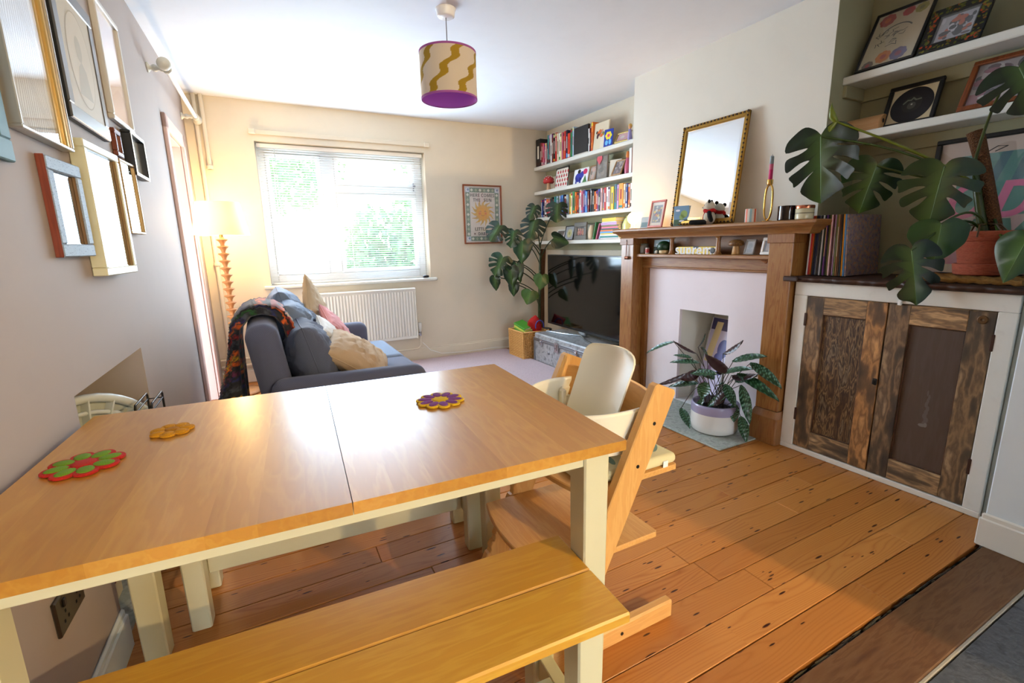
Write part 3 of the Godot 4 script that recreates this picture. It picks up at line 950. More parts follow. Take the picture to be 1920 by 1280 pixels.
func window_wall() -> void:
	var zf := -4.81
	# white frame of the window with a fixed light, a top light and a wide pane
	var f := mb()
	var z0 := -5.02
	var z1 := -4.95
	f.bb(Vector3(0.06, 0.865, z0), Vector3(0.13, 2.10, z1), 0.006)
	f.bb(Vector3(1.49, 0.865, z0), Vector3(1.56, 2.10, z1), 0.006)
	f.bb(Vector3(0.13, 2.03, z0), Vector3(1.49, 2.10, z1), 0.006)
	f.bb(Vector3(0.13, 0.865, z0), Vector3(1.49, 0.95, z1), 0.006)
	f.bb(Vector3(0.59, 0.95, z0), Vector3(0.71, 2.03, z1), 0.006)
	f.bb(Vector3(0.71, 1.70, z0), Vector3(1.49, 1.78, z1), 0.006)
	var w := struct("window_1", f, M.frame_white)
	for q in [[0.13, 0.95, 0.59, 2.03, "casement"], [0.71, 1.78, 1.49, 2.03, "top_light"], [0.71, 0.95, 1.49, 1.70, "casement"]]:
		var s := mb()
		s.bb(Vector3(q[0], q[1], z1 - 0.04), Vector3(q[2], q[1] + 0.035, z1 + 0.012), 0.004)
		s.bb(Vector3(q[0], q[3] - 0.035, z1 - 0.04), Vector3(q[2], q[3], z1 + 0.012), 0.004)
		s.bb(Vector3(q[0], q[1] + 0.035, z1 - 0.04), Vector3(q[0] + 0.035, q[3] - 0.035, z1 + 0.012), 0.004)
		s.bb(Vector3(q[2] - 0.035, q[1] + 0.035, z1 - 0.04), Vector3(q[2], q[3] - 0.035, z1 + 0.012), 0.004)
		var so := part(w, q[4], s, M.frame_white)
		part(so, "pane", mb().bb(Vector3(q[0] + 0.03, q[1] + 0.03, z1 - 0.022), Vector3(q[2] - 0.03, q[3] - 0.03, z1 - 0.018), 0), M.glass)
	part(w, "window_handle", mb().box(Vector3(1.475, 1.79, z1 + 0.025), Vector3(0.018, 0.03, 0.02), 0.003).box(Vector3(1.46, 1.775, z1 + 0.035), Vector3(0.012, 0.08, 0.01), 0.003), M.steel)
	struct("trim_sill", mb().bb(Vector3(0.0, 0.835, -4.96), Vector3(1.62, 0.866, zf + 0.045), 0.008), M.gloss_white)
	var lu := mb().paint(Color(0.08, 0.08, 0.09))
	lu.X = at(Vector3(1.50, 0.867, -4.79), 0.4)
	lu.rbox(Vector3(0, 0.012, 0), Vector3(0.07, 0.024, 0.03), 0.01)
	tag(part(self, "tape_holder", lu, M.print), "small black object lying at the right end of the window sill", "ornament")
	# venetian blind
	var bl := thing("venetian_blind", "white venetian blind with open slats covering the window", "blind", Vector3(0.81, 0, -4.875))
	part(bl, "headrail", mb().box(Vector3(0, 2.075, 0), Vector3(1.475, 0.034, 0.04), 0.003), M.frame_white)
	part(bl, "bottom_rail", mb().box(Vector3(0, 0.878, 0), Vector3(1.46, 0.014, 0.028), 0.003), M.frame_white)
	var sl := mb()
	var P := []
	for i in 5:
		var f2 := i / 4.0 - 0.5
		P.append(PackedVector3Array([Vector3(-0.73, 0.0022 * (1 - 4 * f2 * f2), f2 * 0.025), Vector3(0.73, 0.0022 * (1 - 4 * f2 * f2), f2 * 0.025)]))
	sl.grid(P)
	var slm := sl.done()
	var smat := StandardMaterial3D.new()
	smat.albedo_color = Color(0.92, 0.93, 0.93)
	smat.roughness = 0.4
	smat.backlight_enabled = true
	smat.backlight = Color(0.5, 0.5, 0.5)
	for k in 55:
		inst(bl, "slat", slm, smat, Transform3D(Basis(Vector3.RIGHT, -0.12), Vector3(0, 0.90 + k * 0.0213, 0)))
	for xx in [-0.62, 0.0, 0.62]:
		for zz in [-0.014, 0.014]:
			part(bl, "ladder_cord", mb().tube([Vector3(xx, 0.88, zz), Vector3(xx, 2.06, zz)], 0.0009, 5), M.frame_white)
	part(bl, "wand", mb().tube([Vector3(-0.60, 2.05, 0.026), Vector3(-0.595, 1.24, 0.03)], 0.004, 6), flatm(Color(0.7, 0.75, 0.78), 0.2))
	# painted-over curtain batten above the window
	var bt := thing("curtain_batten", "long cream painted batten fixed above the window", "batten", Vector3(0.81, 2.17, zf))
	part(bt, "board", mb().box(Vector3(0, 0, 0.009), Vector3(1.56, 0.035, 0.018), 0.003), M.wall_cream)
	for sx in [-0.76, 0.77]:
		part(bt, "end_block", mb().box(Vector3(sx, 0.0, 0.03), Vector3(0.05, 0.04, 0.03), 0.004), M.wall_cream)
	# pipes in the corner
	for k in 2:
		var px := -0.335 + 0.05 * k
		var pp := thing("heating_pipe", ["cream painted vertical pipe nearest the corner, rising to the ceiling", "cream painted vertical pipe ending in a cap behind the floor lamp"][k], "pipe", Vector3(px, 0, zf + 0.028), "")
		var y1 := 2.42 if k == 0 else 2.42
		part(pp, "tube", mb().tube([Vector3(0, 0.14 if k == 0 else 1.86, 0), Vector3(0, y1, 0)], 0.016, 12), M.wall_cream)
		part(pp, "collar", mb().lathe([Vector2(0.016, 0), Vector2(0.024, 0.002), Vector2(0.024, 0.03), Vector2(0.016, 0.032)], 12, Vector3(0, 1.06 if k == 0 else 1.845, 0)), M.wall_cream)
	var hp := thing("heating_pipe", "pair of cream pipes running low along the wall into the corner", "pipe", Vector3(-0.41, 0, zf + 0.028))
	for yy in [0.17, 0.23]:
		part(hp, "tube", mb().tube([Vector3(0, yy, 0), Vector3(0.42, yy, 0)], 0.011, 10), M.wall_cream)
	# radiator
	var rd := thing("radiator", "white fluted panel radiator under the window", "radiator", Vector3(0.87, 0.25, zf))
	var prof := []
	var nfl := 33
	for j in nfl * 6 + 1:
		var u := float(j) / (nfl * 6)
		var fq := fposmod(u * nfl, 1.0)
		prof.append([-0.48 + 0.96 * u, 0.0065 * smoothstep(0.15, 0.35, fq) * (1.0 - smoothstep(0.65, 0.85, fq))])
	var rows := []
	for yy in [0.03, 0.045, 0.475, 0.49]:
		var rw := PackedVector3Array()
		for q in prof:
			rw.append(Vector3(q[0], yy, 0.078 + (q[1] if yy > 0.04 and yy < 0.48 else 0.0)))
		rows.append(rw)
	part(rd, "front_panel", mb().grid(rows), M.gloss_white)
	part(rd, "body", mb().bb(Vector3(-0.49, 0, 0.03), Vector3(0.49, 0.52, 0.0778), 0.006), M.gloss_white)
	part(rd, "top_grille", mb().bb(Vector3(-0.492, 0.505, 0.028), Vector3(0.492, 0.525, 0.088), 0.004), M.gloss_white)
	part(rd, "side_cover", mb().bb(Vector3(0.484, 0, 0.028), Vector3(0.494, 0.52, 0.088), 0.003), M.gloss_white)
	var vx := 0.525
	part(rd, "valve", mb().lathe([Vector2(0.012, 0), Vector2(0.013, 0.03), Vector2(0.018, 0.035), Vector2(0.02, 0.09), Vector2(0.015, 0.1), Vector2(0, 0.102)], 14, Vector3(vx, 0.06, 0.055)), M.gloss_white)
	part(rd, "valve_body", mb().lathe([Vector2(0.012, 0), Vector2(0.014, 0.012), Vector2(0.014, 0.04), Vector2(0.01, 0.05)], 10, Vector3(vx, 0.02, 0.055)).tube([Vector3(0.48, 0.04, 0.055), Vector3(vx, 0.04, 0.055)], 0.011), M.chrome)
	part(rd, "pipe", mb().tube([Vector3(vx, 0.03, 0.055), Vector3(vx, -0.08, 0.055), Vector3(vx - 0.03, -0.115, 0.055), Vector3(0.2, -0.12, 0.045), Vector3(0.1, -0.12, 0.03), Vector3(0.1, -0.12, 0.004)], 0.0085), M.wall_cream)
	part(rd, "bracket", mb().box(Vector3(-0.3, 0.4, 0.017), Vector3(0.05, 0.2, 0.032), 0.002).box(Vector3(0.3, 0.4, 0.017), Vector3(0.05, 0.2, 0.032), 0.002), M.gloss_white)
	# cable along the baseboard
	var cb := mb().tube([Vector3(1.42, 0.19, -4.775), Vector3(1.5, 0.10, -4.77), Vector3(1.62, 0.05, -4.765), Vector3(1.9, 0.035, -4.762), Vector3(2.25, 0.04, -4.76), Vector3(2.5, 0.02, -4.75), Vector3(2.65, 0.0195, -4.62)], 0.004, 6)
	tag(part(self, "power_cable", cb, M.frame_white), "thin white cable running along the far baseboard", "cable")
	# framed sun print
	var W := 0.45
	var H := 0.612
	var t := frame("framed_poster", "wood framed poster of a smiling yellow sun with hand lettering", "poster", Transform3D(Basis.IDENTITY, Vector3(1.953, 1.202, zf)), W, H, 0.022, 0.014, wood(1, Color(0.55, 0.28, 0.12)), true, 0.006)
	var b := backing(t, W, H, 0.014, 0.005, Color(0.83, 0.79, 0.76))
	b.paint(Color(0.42, 0.50, 0.43))
	var m0 := 0.03
	var bw := 0.048
	b.rect(m0, m0, W - m0, m0 + bw, 0.0054).rect(m0, H - m0 - bw, W - m0, H - m0, 0.0054).rect(m0, m0 + bw, m0 + bw, H - m0 - bw, 0.0054).rect(W - m0 - bw, m0 + bw, W - m0, H - m0 - bw, 0.0054)
	for side in 4:
		var cnt := 6 if side < 2 else 9
		for k in cnt:
			var u := (k + 0.5) / cnt
			var cx := m0 + bw + u * (W - 2 * m0 - 2 * bw) if side < 2 else (m0 + bw * 0.5 if side == 2 else W - m0 - bw * 0.5)
			var cy := m0 + bw + u * (H - 2 * m0 - 2 * bw) if side >= 2 else (m0 + bw * 0.5 if side == 0 else H - m0 - bw * 0.5)
			b.paint(Color(0.85, 0.84, 0.78) if k % 2 == 0 else Color(0.62, 0.66, 0.55))
			b.flat(PackedVector2Array([Vector2(cx - 0.017, cy), Vector2(cx, cy - 0.017), Vector2(cx + 0.017, cy), Vector2(cx, cy + 0.017)]), 0.0058)
	for cx in [m0 + bw * 0.5, W - m0 - bw * 0.5]:
		for cy in [m0 + bw * 0.5, H - m0 - bw * 0.5]:
			b.paint(Color(0.70, 0.75, 0.83)).rect(cx - bw * 0.5, cy - bw * 0.5, cx + bw * 0.5, cy + bw * 0.5, 0.0056)
			b.paint(Color(0.88, 0.89, 0.9)).disc(cx, cy, 0.019, 0.006)
			b.paint(Color(0.45, 0.52, 0.66)).disc(cx + 0.006, cy + 0.003, 0.013, 0.0062)
	var sc := Vector2(W * 0.5, 0.325)
	for k in 14:
		var a := TAU * k / 14 + 0.1
		var pl := PackedVector2Array()
		var pr := PackedVector2Array()
		for i in 7:
			var f3 := i / 6.0
			var r := 0.065 + 0.075 * f3
			var wv := 0.22 * sin(f3 * 5.0)
			var ww := 0.020 * (1.0 - f3 * 0.93)
			var dir := Vector2(cos(a + wv * 0.5), sin(a + wv * 0.5))
			pl.append(sc + dir * r + dir.orthogonal() * ww)
			pr.append(sc + dir * r - dir.orthogonal() * ww)
		pr.reverse()
		pl.append_array(pr)
		b.paint(Color(0.80, 0.62, 0.18) if k % 2 else Color(0.74, 0.58, 0.2)).flat(pl, 0.0058)
	b.paint(Color(0.84, 0.60, 0.12)).disc(sc.x, sc.y, 0.075, 0.006, -1, 28)
	b.paint(Color(0.82, 0.42, 0.16)).disc(sc.x - 0.035, sc.y - 0.008, 0.012, 0.0062).disc(sc.x + 0.035, sc.y - 0.008, 0.012, 0.0062)
	b.paint(Color(0.45, 0.2, 0.06)).stroke([sc + Vector2(-0.04, 0.012), sc + Vector2(-0.03, 0.018), sc + Vector2(-0.018, 0.012)], 0.004, 0.0063).stroke([sc + Vector2(0.018, 0.012), sc + Vector2(0.03, 0.018), sc + Vector2(0.04, 0.012)], 0.004, 0.0063).stroke([sc + Vector2(-0.018, -0.025), sc + Vector2(0, -0.032), sc + Vector2(0.018, -0.025)], 0.004, 0.0063)
	b.paint(Color(0.35, 0.07, 0.08)).disc(0.125, 0.105, 0.009, 0.006).disc(0.335, 0.15, 0.009, 0.006)
	part(t, "print", b, M.print)
	var tx := mb().paint(Color(0.2, 0.17, 0.17))
	tx.text("HERE COMES", 0.034, Vector3(W * 0.5, 0.505, 0.006)).text("THE   SUN", 0.034, Vector3(W * 0.5, 0.457, 0.006)).text("LITTLE", 0.034, Vector3(W * 0.44, 0.155, 0.006)).text("DARLING", 0.032, Vector3(W * 0.58, 0.105, 0.006))
	part(t, "lettering", tx, M.print)

func leaf_quad() -> ArrayMesh:
	var b := mb()
	b.grid([PackedVector3Array([Vector3(-0.012, 0, 0), Vector3(0.012, 0, 0)]), PackedVector3Array([Vector3(-0.026, 0.03, 0.006), Vector3(0.026, 0.03, 0.006)]), PackedVector3Array([Vector3(-0.022, 0.06, 0.004), Vector3(0.022, 0.06, 0.004)]), PackedVector3Array([Vector3(-0.002, 0.09, -0.006), Vector3(0.002, 0.09, -0.006)])])
	return b.done()

func outdoors() -> void:
	struct("ground_garden", mb().bb(Vector3(-14, -0.4, -22), Vector3(16, -0.3, -5.12), 0), flatm(Color(0.72, 0.72, 0.68), 0.9))
	struct("ground_yard", mb().bb(Vector3(-14, -0.4, 3.82), Vector3(16, -0.13, 22), 0), flatm(Color(0.6, 0.59, 0.55), 0.9))
	var lm := leaf_quad()
	var mats := []
	for c in [Color(0.15, 0.30, 0.13), Color(0.18, 0.34, 0.15), Color(0.13, 0.28, 0.13)]:
		var m := StandardMaterial3D.new()
		m.albedo_color = c
		m.roughness = 0.5
		m.backlight_enabled = true
		m.backlight = Color(0.3, 0.4, 0.12)
		mats.append(m)
	var r := RandomNumberGenerator.new()
	r.seed = 5
	# [centre, radii, leaves, label]
	for q in [[Vector3(2.55, 1.05, -7.6), Vector3(0.75, 1.35, 0.6), 2600, "dense green bush outside at the right of the window"], [Vector3(1.75, 0.75, -8.2), Vector3(0.6, 1.1, 0.5), 1600, "lower green bush outside near the middle of the window"], [Vector3(0.35, 2.55, -9.5), Vector3(1.2, 0.8, 0.8), 1300, "leafy tree crown outside at the upper left of the window"], [Vector3(3.2, 3.4, -9.5), Vector3(1.1, 0.9, 0.9), 1400, "leafy tree crown outside at the upper right of the window"]]:
		var c: Vector3 = q[0]
		var rr: Vector3 = q[1]
		var t := thing("garden_bush", q[3], "bush", Vector3(c.x, -0.3, c.z), "bushes outside the window")
		var mm := MultiMesh.new()
		mm.transform_format = MultiMesh.TRANSFORM_3D
		mm.mesh = lm
		mm.instance_count = q[2]
		for i in q[2]:
			var d := Vector3(r.randfn(), r.randfn(), r.randfn()).normalized()
			var p := d * rr * pow(r.randf(), 0.35)
			var B := Basis(Vector3(r.randfn(), r.randfn(), r.randfn()).normalized(), r.randf() * TAU).scaled(Vector3.ONE * r.randf_range(0.9, 1.6))
			mm.set_instance_transform(i, Transform3D(B, p + Vector3(0, c.y + 0.3, 0)))
		var mi := MultiMeshInstance3D.new()
		mi.multimesh = mm
		mi.material_override = mats[r.randi() % 3]
		mi.set_meta("kind", "stuff")
		name_it(t, mi, "foliage")
		part(t, "stem", mb().tube([Vector3(0, 0, 0), Vector3(0.03, c.y * 0.5, 0.02), Vector3(0, c.y + 0.3, 0)], [0.05, 0.04, 0.015]), wood(1, Color(0.35, 0.26, 0.18), 0.9))

func fireplace() -> void:
	var oak := Color(0.60, 0.42, 0.23)
	var wy := wood(1, oak, 0.30, "grain", 0.0, 4.0, 0.4)
	var wz := wood(2, oak, 0.42, "grain", 0.3, 5.0, 0.4)
	var wyp := wood(1, Color(0.57, 0.385, 0.20), 0.42, "grain", 0.5, 4.0, 0.4)
	var p := mb()
	p.bb(Vector3(2.675, 0, -2.79), Vector3(2.70, 1.0, -2.465), 0)
	p.bb(Vector3(2.675, 0, -2.055), Vector3(2.70, 1.0, -1.78), 0)
	p.bb(Vector3(2.675, 0.70, -2.465), Vector3(2.70, 1.0, -2.055), 0)
	struct("wall_fireplace", p, M.panel_pink)
	struct("trim_niche", mb().bb(Vector3(2.672, 0, -2.465), Vector3(3.05, 0.014, -2.055), 0), flatm(Color(0.85, 0.86, 0.87), 0.6))
	var s := thing("fire_surround", "carved pine fire surround with mantel shelf against the chimney breast", "fire surround", Vector3.ZERO)
	for k in 2:
		var z0: float = [-1.73, -2.98][k]
		var z1: float = z0 + 0.14
		var c := part(s, "column", mb().bb(Vector3(2.55, 0.2, z0), Vector3(2.70, 1.215, z1), 0.004), wy)
		var pl := mb()
		pl.bb(Vector3(2.53, 0, z0 - 0.016), Vector3(2.70, 0.165, z1 + 0.014), 0.006)
		pl.grid([PackedVector3Array([Vector3(2.70, 0.162, z0 - 0.013), Vector3(2.533, 0.162, z0 - 0.013), Vector3(2.533, 0.162, z1 + 0.011), Vector3(2.70, 0.162, z1 + 0.011)]), PackedVector3Array([Vector3(2.70, 0.2, z0), Vector3(2.55, 0.2, z0), Vector3(2.55, 0.2, z1), Vector3(2.70, 0.2, z1)])])
		part(c, "plinth", pl, wyp)
		part(c, "capital", mb().bb(Vector3(2.54, 1.165, z0 - 0.008), Vector3(2.70, 1.216, z1 + 0.008), 0.003), wyp)
	part(s, "fascia", mb().bb(Vector3(2.652, 0, -2.84), Vector3(2.70, 1.0, -2.785), 0.004), wyp)
	part(s, "fascia", mb().bb(Vector3(2.652, 0, -1.785), Vector3(2.70, 1.0, -1.73), 0.004), wyp)
	part(s, "frieze", mb().bb(Vector3(2.652, 0.99, -2.84), Vector3(2.70, 1.09, -1.73), 0.004), wz)
	part(s, "frieze_moulding", mb().bb(Vector3(2.642, 0.99, -2.84), Vector3(2.655, 1.005, -1.73), 0.005), wz)
	part(s, "back_panel", mb().bb(Vector3(2.68, 1.09, -2.84), Vector3(2.70, 1.23, -1.73), 0.001), wood(2, Color(0.50, 0.34, 0.19), 0.5, "soft", 0.2, 5.0, 0.5))
	part(s, "lower_shelf", mb().bb(Vector3(2.575, 1.072, -2.84), Vector3(2.68, 1.097, -1.73), 0.005), wz)
	var tp := mb()
	tp.bb(Vector3(2.495, 1.262, -3.035), Vector3(2.70, 1.285, -1.455), 0.006)
	part(s, "mantel_shelf", tp, wz)
	var mo := mb()
	# ogee moulding under the shelf, mitred round the ends
	var pr := [[0.004, 1.262], [0.008, 1.256], [0.022, 1.25], [0.034, 1.242], [0.04, 1.232], [0.05, 1.226], [0.052, 1.216]]
	var rows := []
	for q in pr:
		var d: float = q[0]
		rows.push_front(PackedVector3Array([Vector3(2.70, q[1], -3.035 + d), Vector3(2.495 + d, q[1], -3.035 + d), Vector3(2.495 + d, q[1], -1.455 - d), Vector3(2.70, q[1], -1.455 - d)]))
	for seg in 3:
		var sub := []
		for rw in rows:
			sub.append(PackedVector3Array([rw[seg], rw[seg + 1]]))
		mo.grid(sub)
	mo.bb(Vector3(2.56, 1.212, -2.97), Vector3(2.70, 1.226, -1.52), 0.001)
	part(s, "cornice", mo, wz)
	for zz in [-2.50, -2.11]:
		part(s, "turned_pillar", mb().lathe([Vector2(0.0, 1.097), Vector2(0.024, 1.097), Vector2(0.024, 1.104), Vector2(0.018, 1.108), Vector2(0.021, 1.112), Vector2(0.014, 1.118), Vector2(0.0155, 1.13), Vector2(0.013, 1.195), Vector2(0.018, 1.2), Vector2(0.013, 1.204), Vector2(0.023, 1.208), Vector2(0.023, 1.216)], 18, Vector3(2.60, 0, zz)), wy)
	var sc := mb()
	for q in [[Vector3(2.64, 1.045, -1.752), 0.022, 1.0], [Vector3(2.64, 1.03, -1.775), 0.017, -1.0], [Vector3(2.64, 1.058, -1.80), 0.012, 1.0]]:
		var path := []
		var rad := []
		for i in 17:
			var f := i / 16.0
			var a := f * TAU * 1.35
			path.append(q[0] + Vector3(-0.004 * f, sin(a * q[2]) * q[1] * (1 - 0.75 * f), cos(a) * q[1] * (1 - 0.75 * f)))
			rad.append(0.0065 * (1.0 - 0.4 * f))
		sc.tube(path, rad, 7)
	var tail := []
	for i in 9:
		var f := i / 8.0
		tail.append(Vector3(2.638, 1.064 - 0.004 * sin(f * 6), -1.80 - 0.05 * f))
	sc.tube(tail, [0.007, 0.007, 0.0065, 0.006, 0.0055, 0.005, 0.004, 0.003, 0.001], 7)
	part(s, "carved_scroll", sc, wood(2, Color(0.66, 0.44, 0.22)))
	# hearth
	var h := mb()
	h.bb(Vector3(2.205, 0.001, -2.97), Vector3(2.53, 0.012, -1.69), 0.003)
	h.bb(Vector3(2.53, 0.001, -2.84), Vector3(2.675, 0.012, -1.748), 0.0)
	var ho := part(self, "hearth_slab", h, M.stone)
	tag(ho, "grey stone hearth slab on the floor before the fireplace", "hearth")
	# hanging key by the far column
	var ky := thing("hanging_spoons", "set of small copper measuring spoons hanging on the far column", "spoons", Vector3(2.543, 1.195, -2.905))
	part(ky, "hook", mb().tube([Vector3(0.007, 0, 0), Vector3(-0.008, 0, 0), Vector3(-0.008, 0.008, 0)], 0.0025, 6), M.black)
	for k in 3:
		var dz := -0.008 + 0.009 * k
		var sp := part(ky, "handle", mb().tube([Vector3(-0.007, 0.0, 0), Vector3(-0.006, -0.06, dz * 0.6), Vector3(-0.006, -0.115, dz)], 0.0014, 6), flatm(Color(0.45, 0.28, 0.2), 0.35, 0.8))
		part(sp, "bowl", mb().ball(Vector3(-0.007, -0.128, dz * 1.5), Vector3(0.006, 0.014, 0.011), 10), flatm(Color(0.45, 0.28, 0.2), 0.35, 0.8))
	# things inside the fireplace opening
	var c1 := frame("art_board", "tall board with purple and cream painted shapes leaning in the fireplace opening", "picture", at(Vector3(2.80, 0.016, -2.40), -PI / 2 - 0.12, -0.24), 0.21, 0.63, 0.012, 0.004, flatm(Color(0.85, 0.84, 0.86), 0.5), false)
	var b := backing(c1, 0.21, 0.63, 0.004, 0.008, Color(0.80, 0.77, 0.88))
	b.paint(Color(0.25, 0.22, 0.42)).rect(0.005, 0.54, 0.205, 0.628, 0.0084)
	b.paint(Color(0.88, 0.80, 0.60)).flat(PackedVector2Array([Vector2(0.01, 0.30), Vector2(0.07, 0.30), Vector2(0.11, 0.6), Vector2(0.05, 0.6)]), 0.0086)
	b.paint(Color(0.22, 0.22, 0.55)).disc(0.16, 0.41, 0.05, 0.0086, 0.07).disc(0.135, 0.34, 0.04, 0.0087).disc(0.175, 0.27, 0.03, 0.0086, 0.05)
	b.paint(Color(0.55, 0.45, 0.62)).flat(PackedVector2Array([Vector2(0.05, 0.22), Vector2(0.10, 0.24), Vector2(0.08, 0.31)]), 0.0088)
	b.paint(Color(0.72, 0.48, 0.66)).disc(0.07, 0.10, 0.045, 0.0088)
	b.paint(Color(0.82, 0.55, 0.55)).disc(0.07, 0.10, 0.03, 0.009)
	part(c1, "print", b, M.print_gloss)
	var c2 := frame("art_board", "pale board with red scribbles standing deepest in the fireplace opening", "picture", at(Vector3(2.93, 0.016, -2.46), -PI / 2, -0.12), 0.22, 0.5, 0.01, 0.004, flatm(Color(0.85, 0.84, 0.82), 0.5), false)
	b = backing(c2, 0.22, 0.5, 0.004, 0.008, Color(0.84, 0.82, 0.80))
	b.paint(Color(0.68, 0.2, 0.25))
	for k in 14:
		var cx := rng.randf_range(0.03, 0.17)
		var cy := 0.08 + k * 0.029
		b.stroke([Vector2(cx - 0.02, cy), Vector2(cx, cy + 0.018), Vector2(cx + 0.015, cy - 0.005), Vector2(cx + 0.03, cy + 0.014)], 0.005, 0.0085)
	part(c2, "print", b, M.print)
	mantel_things()

func mantel_things() -> void:
	# gilt mirror leaning on the breast
	var W := 0.505
	var H := 0.66
	var t := thing("mantel_mirror", "tall mirror in an ornate gilt frame leaning on the mantel shelf", "mirror", at(Vector3(2.60, 1.287, -2.503), -PI / 2, -0.128))
	var gm := flatm(Color(0.62, 0.47, 0.20), 0.35, 0.75)
	var f := mb()
	for i in 4:
		var hor := i < 2
		var L := W if hor else H
		var B := Basis.IDENTITY if hor else Basis(Vector3.BACK, PI / 2)
		var o: Vector3 = [Vector3(W / 2, 0.0175, 0.014), Vector3(W / 2, H - 0.0175, 0.014), Vector3(0.0175, H / 2, 0.014), Vector3(W - 0.0175, H / 2, 0.014)][i]
		f.box(o, Vector3(L, 0.035, 0.02), 0.006, B)
	part(t, "frame", f, gm)
	var bead := mb()
	var dk := mb()
	for i in 4:
		var n := 38 if i < 2 else 50
		for k in n:
			var u := (k + 0.5) / n
			var p: Vector3 = [Vector3(u * W, 0.010, 0.025), Vector3(u * W, H - 0.010, 0.025), Vector3(0.010, u * H, 0.025), Vector3(W - 0.010, u * H, 0.025)][i]
			(bead if k % 2 == 0 else dk).ball(p, Vector3(0.0065, 0.0065, 0.006), 6)
	part(t, "beading", bead, gm)
	part(t, "beading", dk, flatm(Color(0.22, 0.14, 0.06), 0.5, 0.3))
	part(t, "mirror_plate", mb().bb(Vector3(0.03, 0.03, 0.008), Vector3(W - 0.03, H - 0.03, 0.014), 0), M.mirror)
	var bv := mb()
	var i0 := 0.034
	var i1 := 0.05
	var O := [Vector3(i0, i0, 0.0145), Vector3(W - i0, i0, 0.0145), Vector3(W - i0, H - i0, 0.0145), Vector3(i0, H - i0, 0.0145)]
	var I := [Vector3(i1, i1, 0.016), Vector3(W - i1, i1, 0.016), Vector3(W - i1, H - i1, 0.016), Vector3(i1, H - i1, 0.016)]
	for k in 4:
		bv.face([O[k], O[(k + 1) % 4], I[(k + 1) % 4], I[k]], Vector3(0, 0, 1))
	bv.face([I[0], I[1], I[2], I[3]], Vector3(0, 0, 1))
	part(t, "bevelled_edge", bv, M.mirror)
	# pink framed picture
	t = frame("framed_photo", "pink framed colourful picture standing on the mantel left of the mirror", "picture", at(Vector3(2.57, 1.286, -2.712), -PI / 2, -0.2), 0.145, 0.195, 0.014, 0.014, flatm(Color(0.80, 0.45, 0.40), 0.4), true, 0.006)
	var b := backing(t, 0.145, 0.195, 0.014, 0.005, Color(0.86, 0.80, 0.72))
	b.paint(Color(0.48, 0.48, 0.5)).rect(0.03, 0.035, 0.115, 0.16, 0.0054)
	for k in 26:
		b.paint([Color(0.8, 0.45, 0.3), Color(0.35, 0.45, 0.6), Color(0.85, 0.72, 0.35), Color(0.45, 0.3, 0.35), Color(0.75, 0.75, 0.7)][rng.randi() % 5]).disc(rng.randf_range(0.04, 0.105), rng.randf_range(0.045, 0.15), rng.randf_range(0.004, 0.011), 0.0056 + k * 0.00002, -1, 8)
	part(t, "print", b, M.print)
	t = thing("postcard", "small grey-blue postcard propped behind the pink frame", "card", at(Vector3(2.60, 1.286, -2.83), -PI / 2, -0.2))
	b = mb().paint(Color(0.6, 0.66, 0.68)).bb(Vector3(0, 0, 0), Vector3(0.1, 0.085, 0.003), 0)
	b.paint(Color(0.35, 0.48, 0.5)).rect(0.01, 0.01, 0.09, 0.045, 0.0034)
	part(t, "card", b, M.print)
	# book with sky and tree cover
	t = thing("book", "small upright book with a blue sky and tree cover on the mantel", "book", at(Vector3(2.565, 1.286, -2.462), -PI / 2 + 0.25))
	part(t, "pages", mb().bb(Vector3(0.002, 0.002, -0.03), Vector3(0.108, 0.132, -0.002), 0.0005), flatm(Color(0.85, 0.82, 0.72), 0.8))
	b = mb().paint(Color(0.42, 0.55, 0.66)).bb(Vector3(0, 0, -0.002), Vector3(0.11, 0.135, 0.0), 0).bb(Vector3(0, 0, -0.033), Vector3(0.11, 0.135, -0.03), 0)
	b.paint(Color(0.25, 0.36, 0.25)).rect(0.004, 0.004, 0.106, 0.045, 0.0004)
	b.paint(Color(0.55, 0.64, 0.35)).disc(0.075, 0.08, 0.025, 0.0006).disc(0.06, 0.062, 0.018, 0.0006)
	b.paint(Color(0.86, 0.87, 0.9)).disc(0.03, 0.105, 0.016, 0.0006, 0.007).disc(0.06, 0.035, 0.02, 0.0008, 0.006)
	part(t, "cover", b, M.print)
	# panda soft toy
	t = thing("panda_toy", "black and white panda soft toy in a red scarf sitting on the mantel", "soft toy", at(Vector3(2.55, 1.286, -2.15), -1.15))
	var wh := rough_mat("plush_white", Color(0.82, 0.78, 0.70), 1.0, M.mottle, Vector3.ONE * 30, 0.15, M.fine)
	var bk := rough_mat("plush_black", Color(0.045, 0.045, 0.05), 1.0, M.mottle, Vector3.ONE * 30, 0.15, M.fine)
	part(t, "body", mb().ball(Vector3(0, 0.043, 0), Vector3(0.036, 0.045, 0.04), 16), wh)
	var hd := part(t, "head", mb().ball(Vector3(-0.004, 0.112, -0.004), Vector3(0.033, 0.032, 0.036), 16).ball(Vector3(-0.034, 0.104, -0.008), Vector3(0.014, 0.012, 0.015), 10), wh)
	for sz in [-1.0, 1.0]:
		part(hd, "ear", mb().ball(Vector3(0.0, 0.141, sz * 0.027 - 0.004), Vector3(0.008, 0.012, 0.012), 10), bk)
		part(hd, "eye_patch", mb().ball(Vector3(-0.03, 0.119, sz * 0.015 - 0.005), Vector3(0.004, 0.006, 0.005), 8), bk)
		part(t, "arm", mb().tube([Vector3(0.006, 0.076, sz * 0.034), Vector3(0.016, 0.05, sz * 0.050), Vector3(0.026, 0.022, sz * 0.048), Vector3(0.028, 0.014, sz * 0.046)], [0.013, 0.014, 0.013, 0.006], 10), bk)
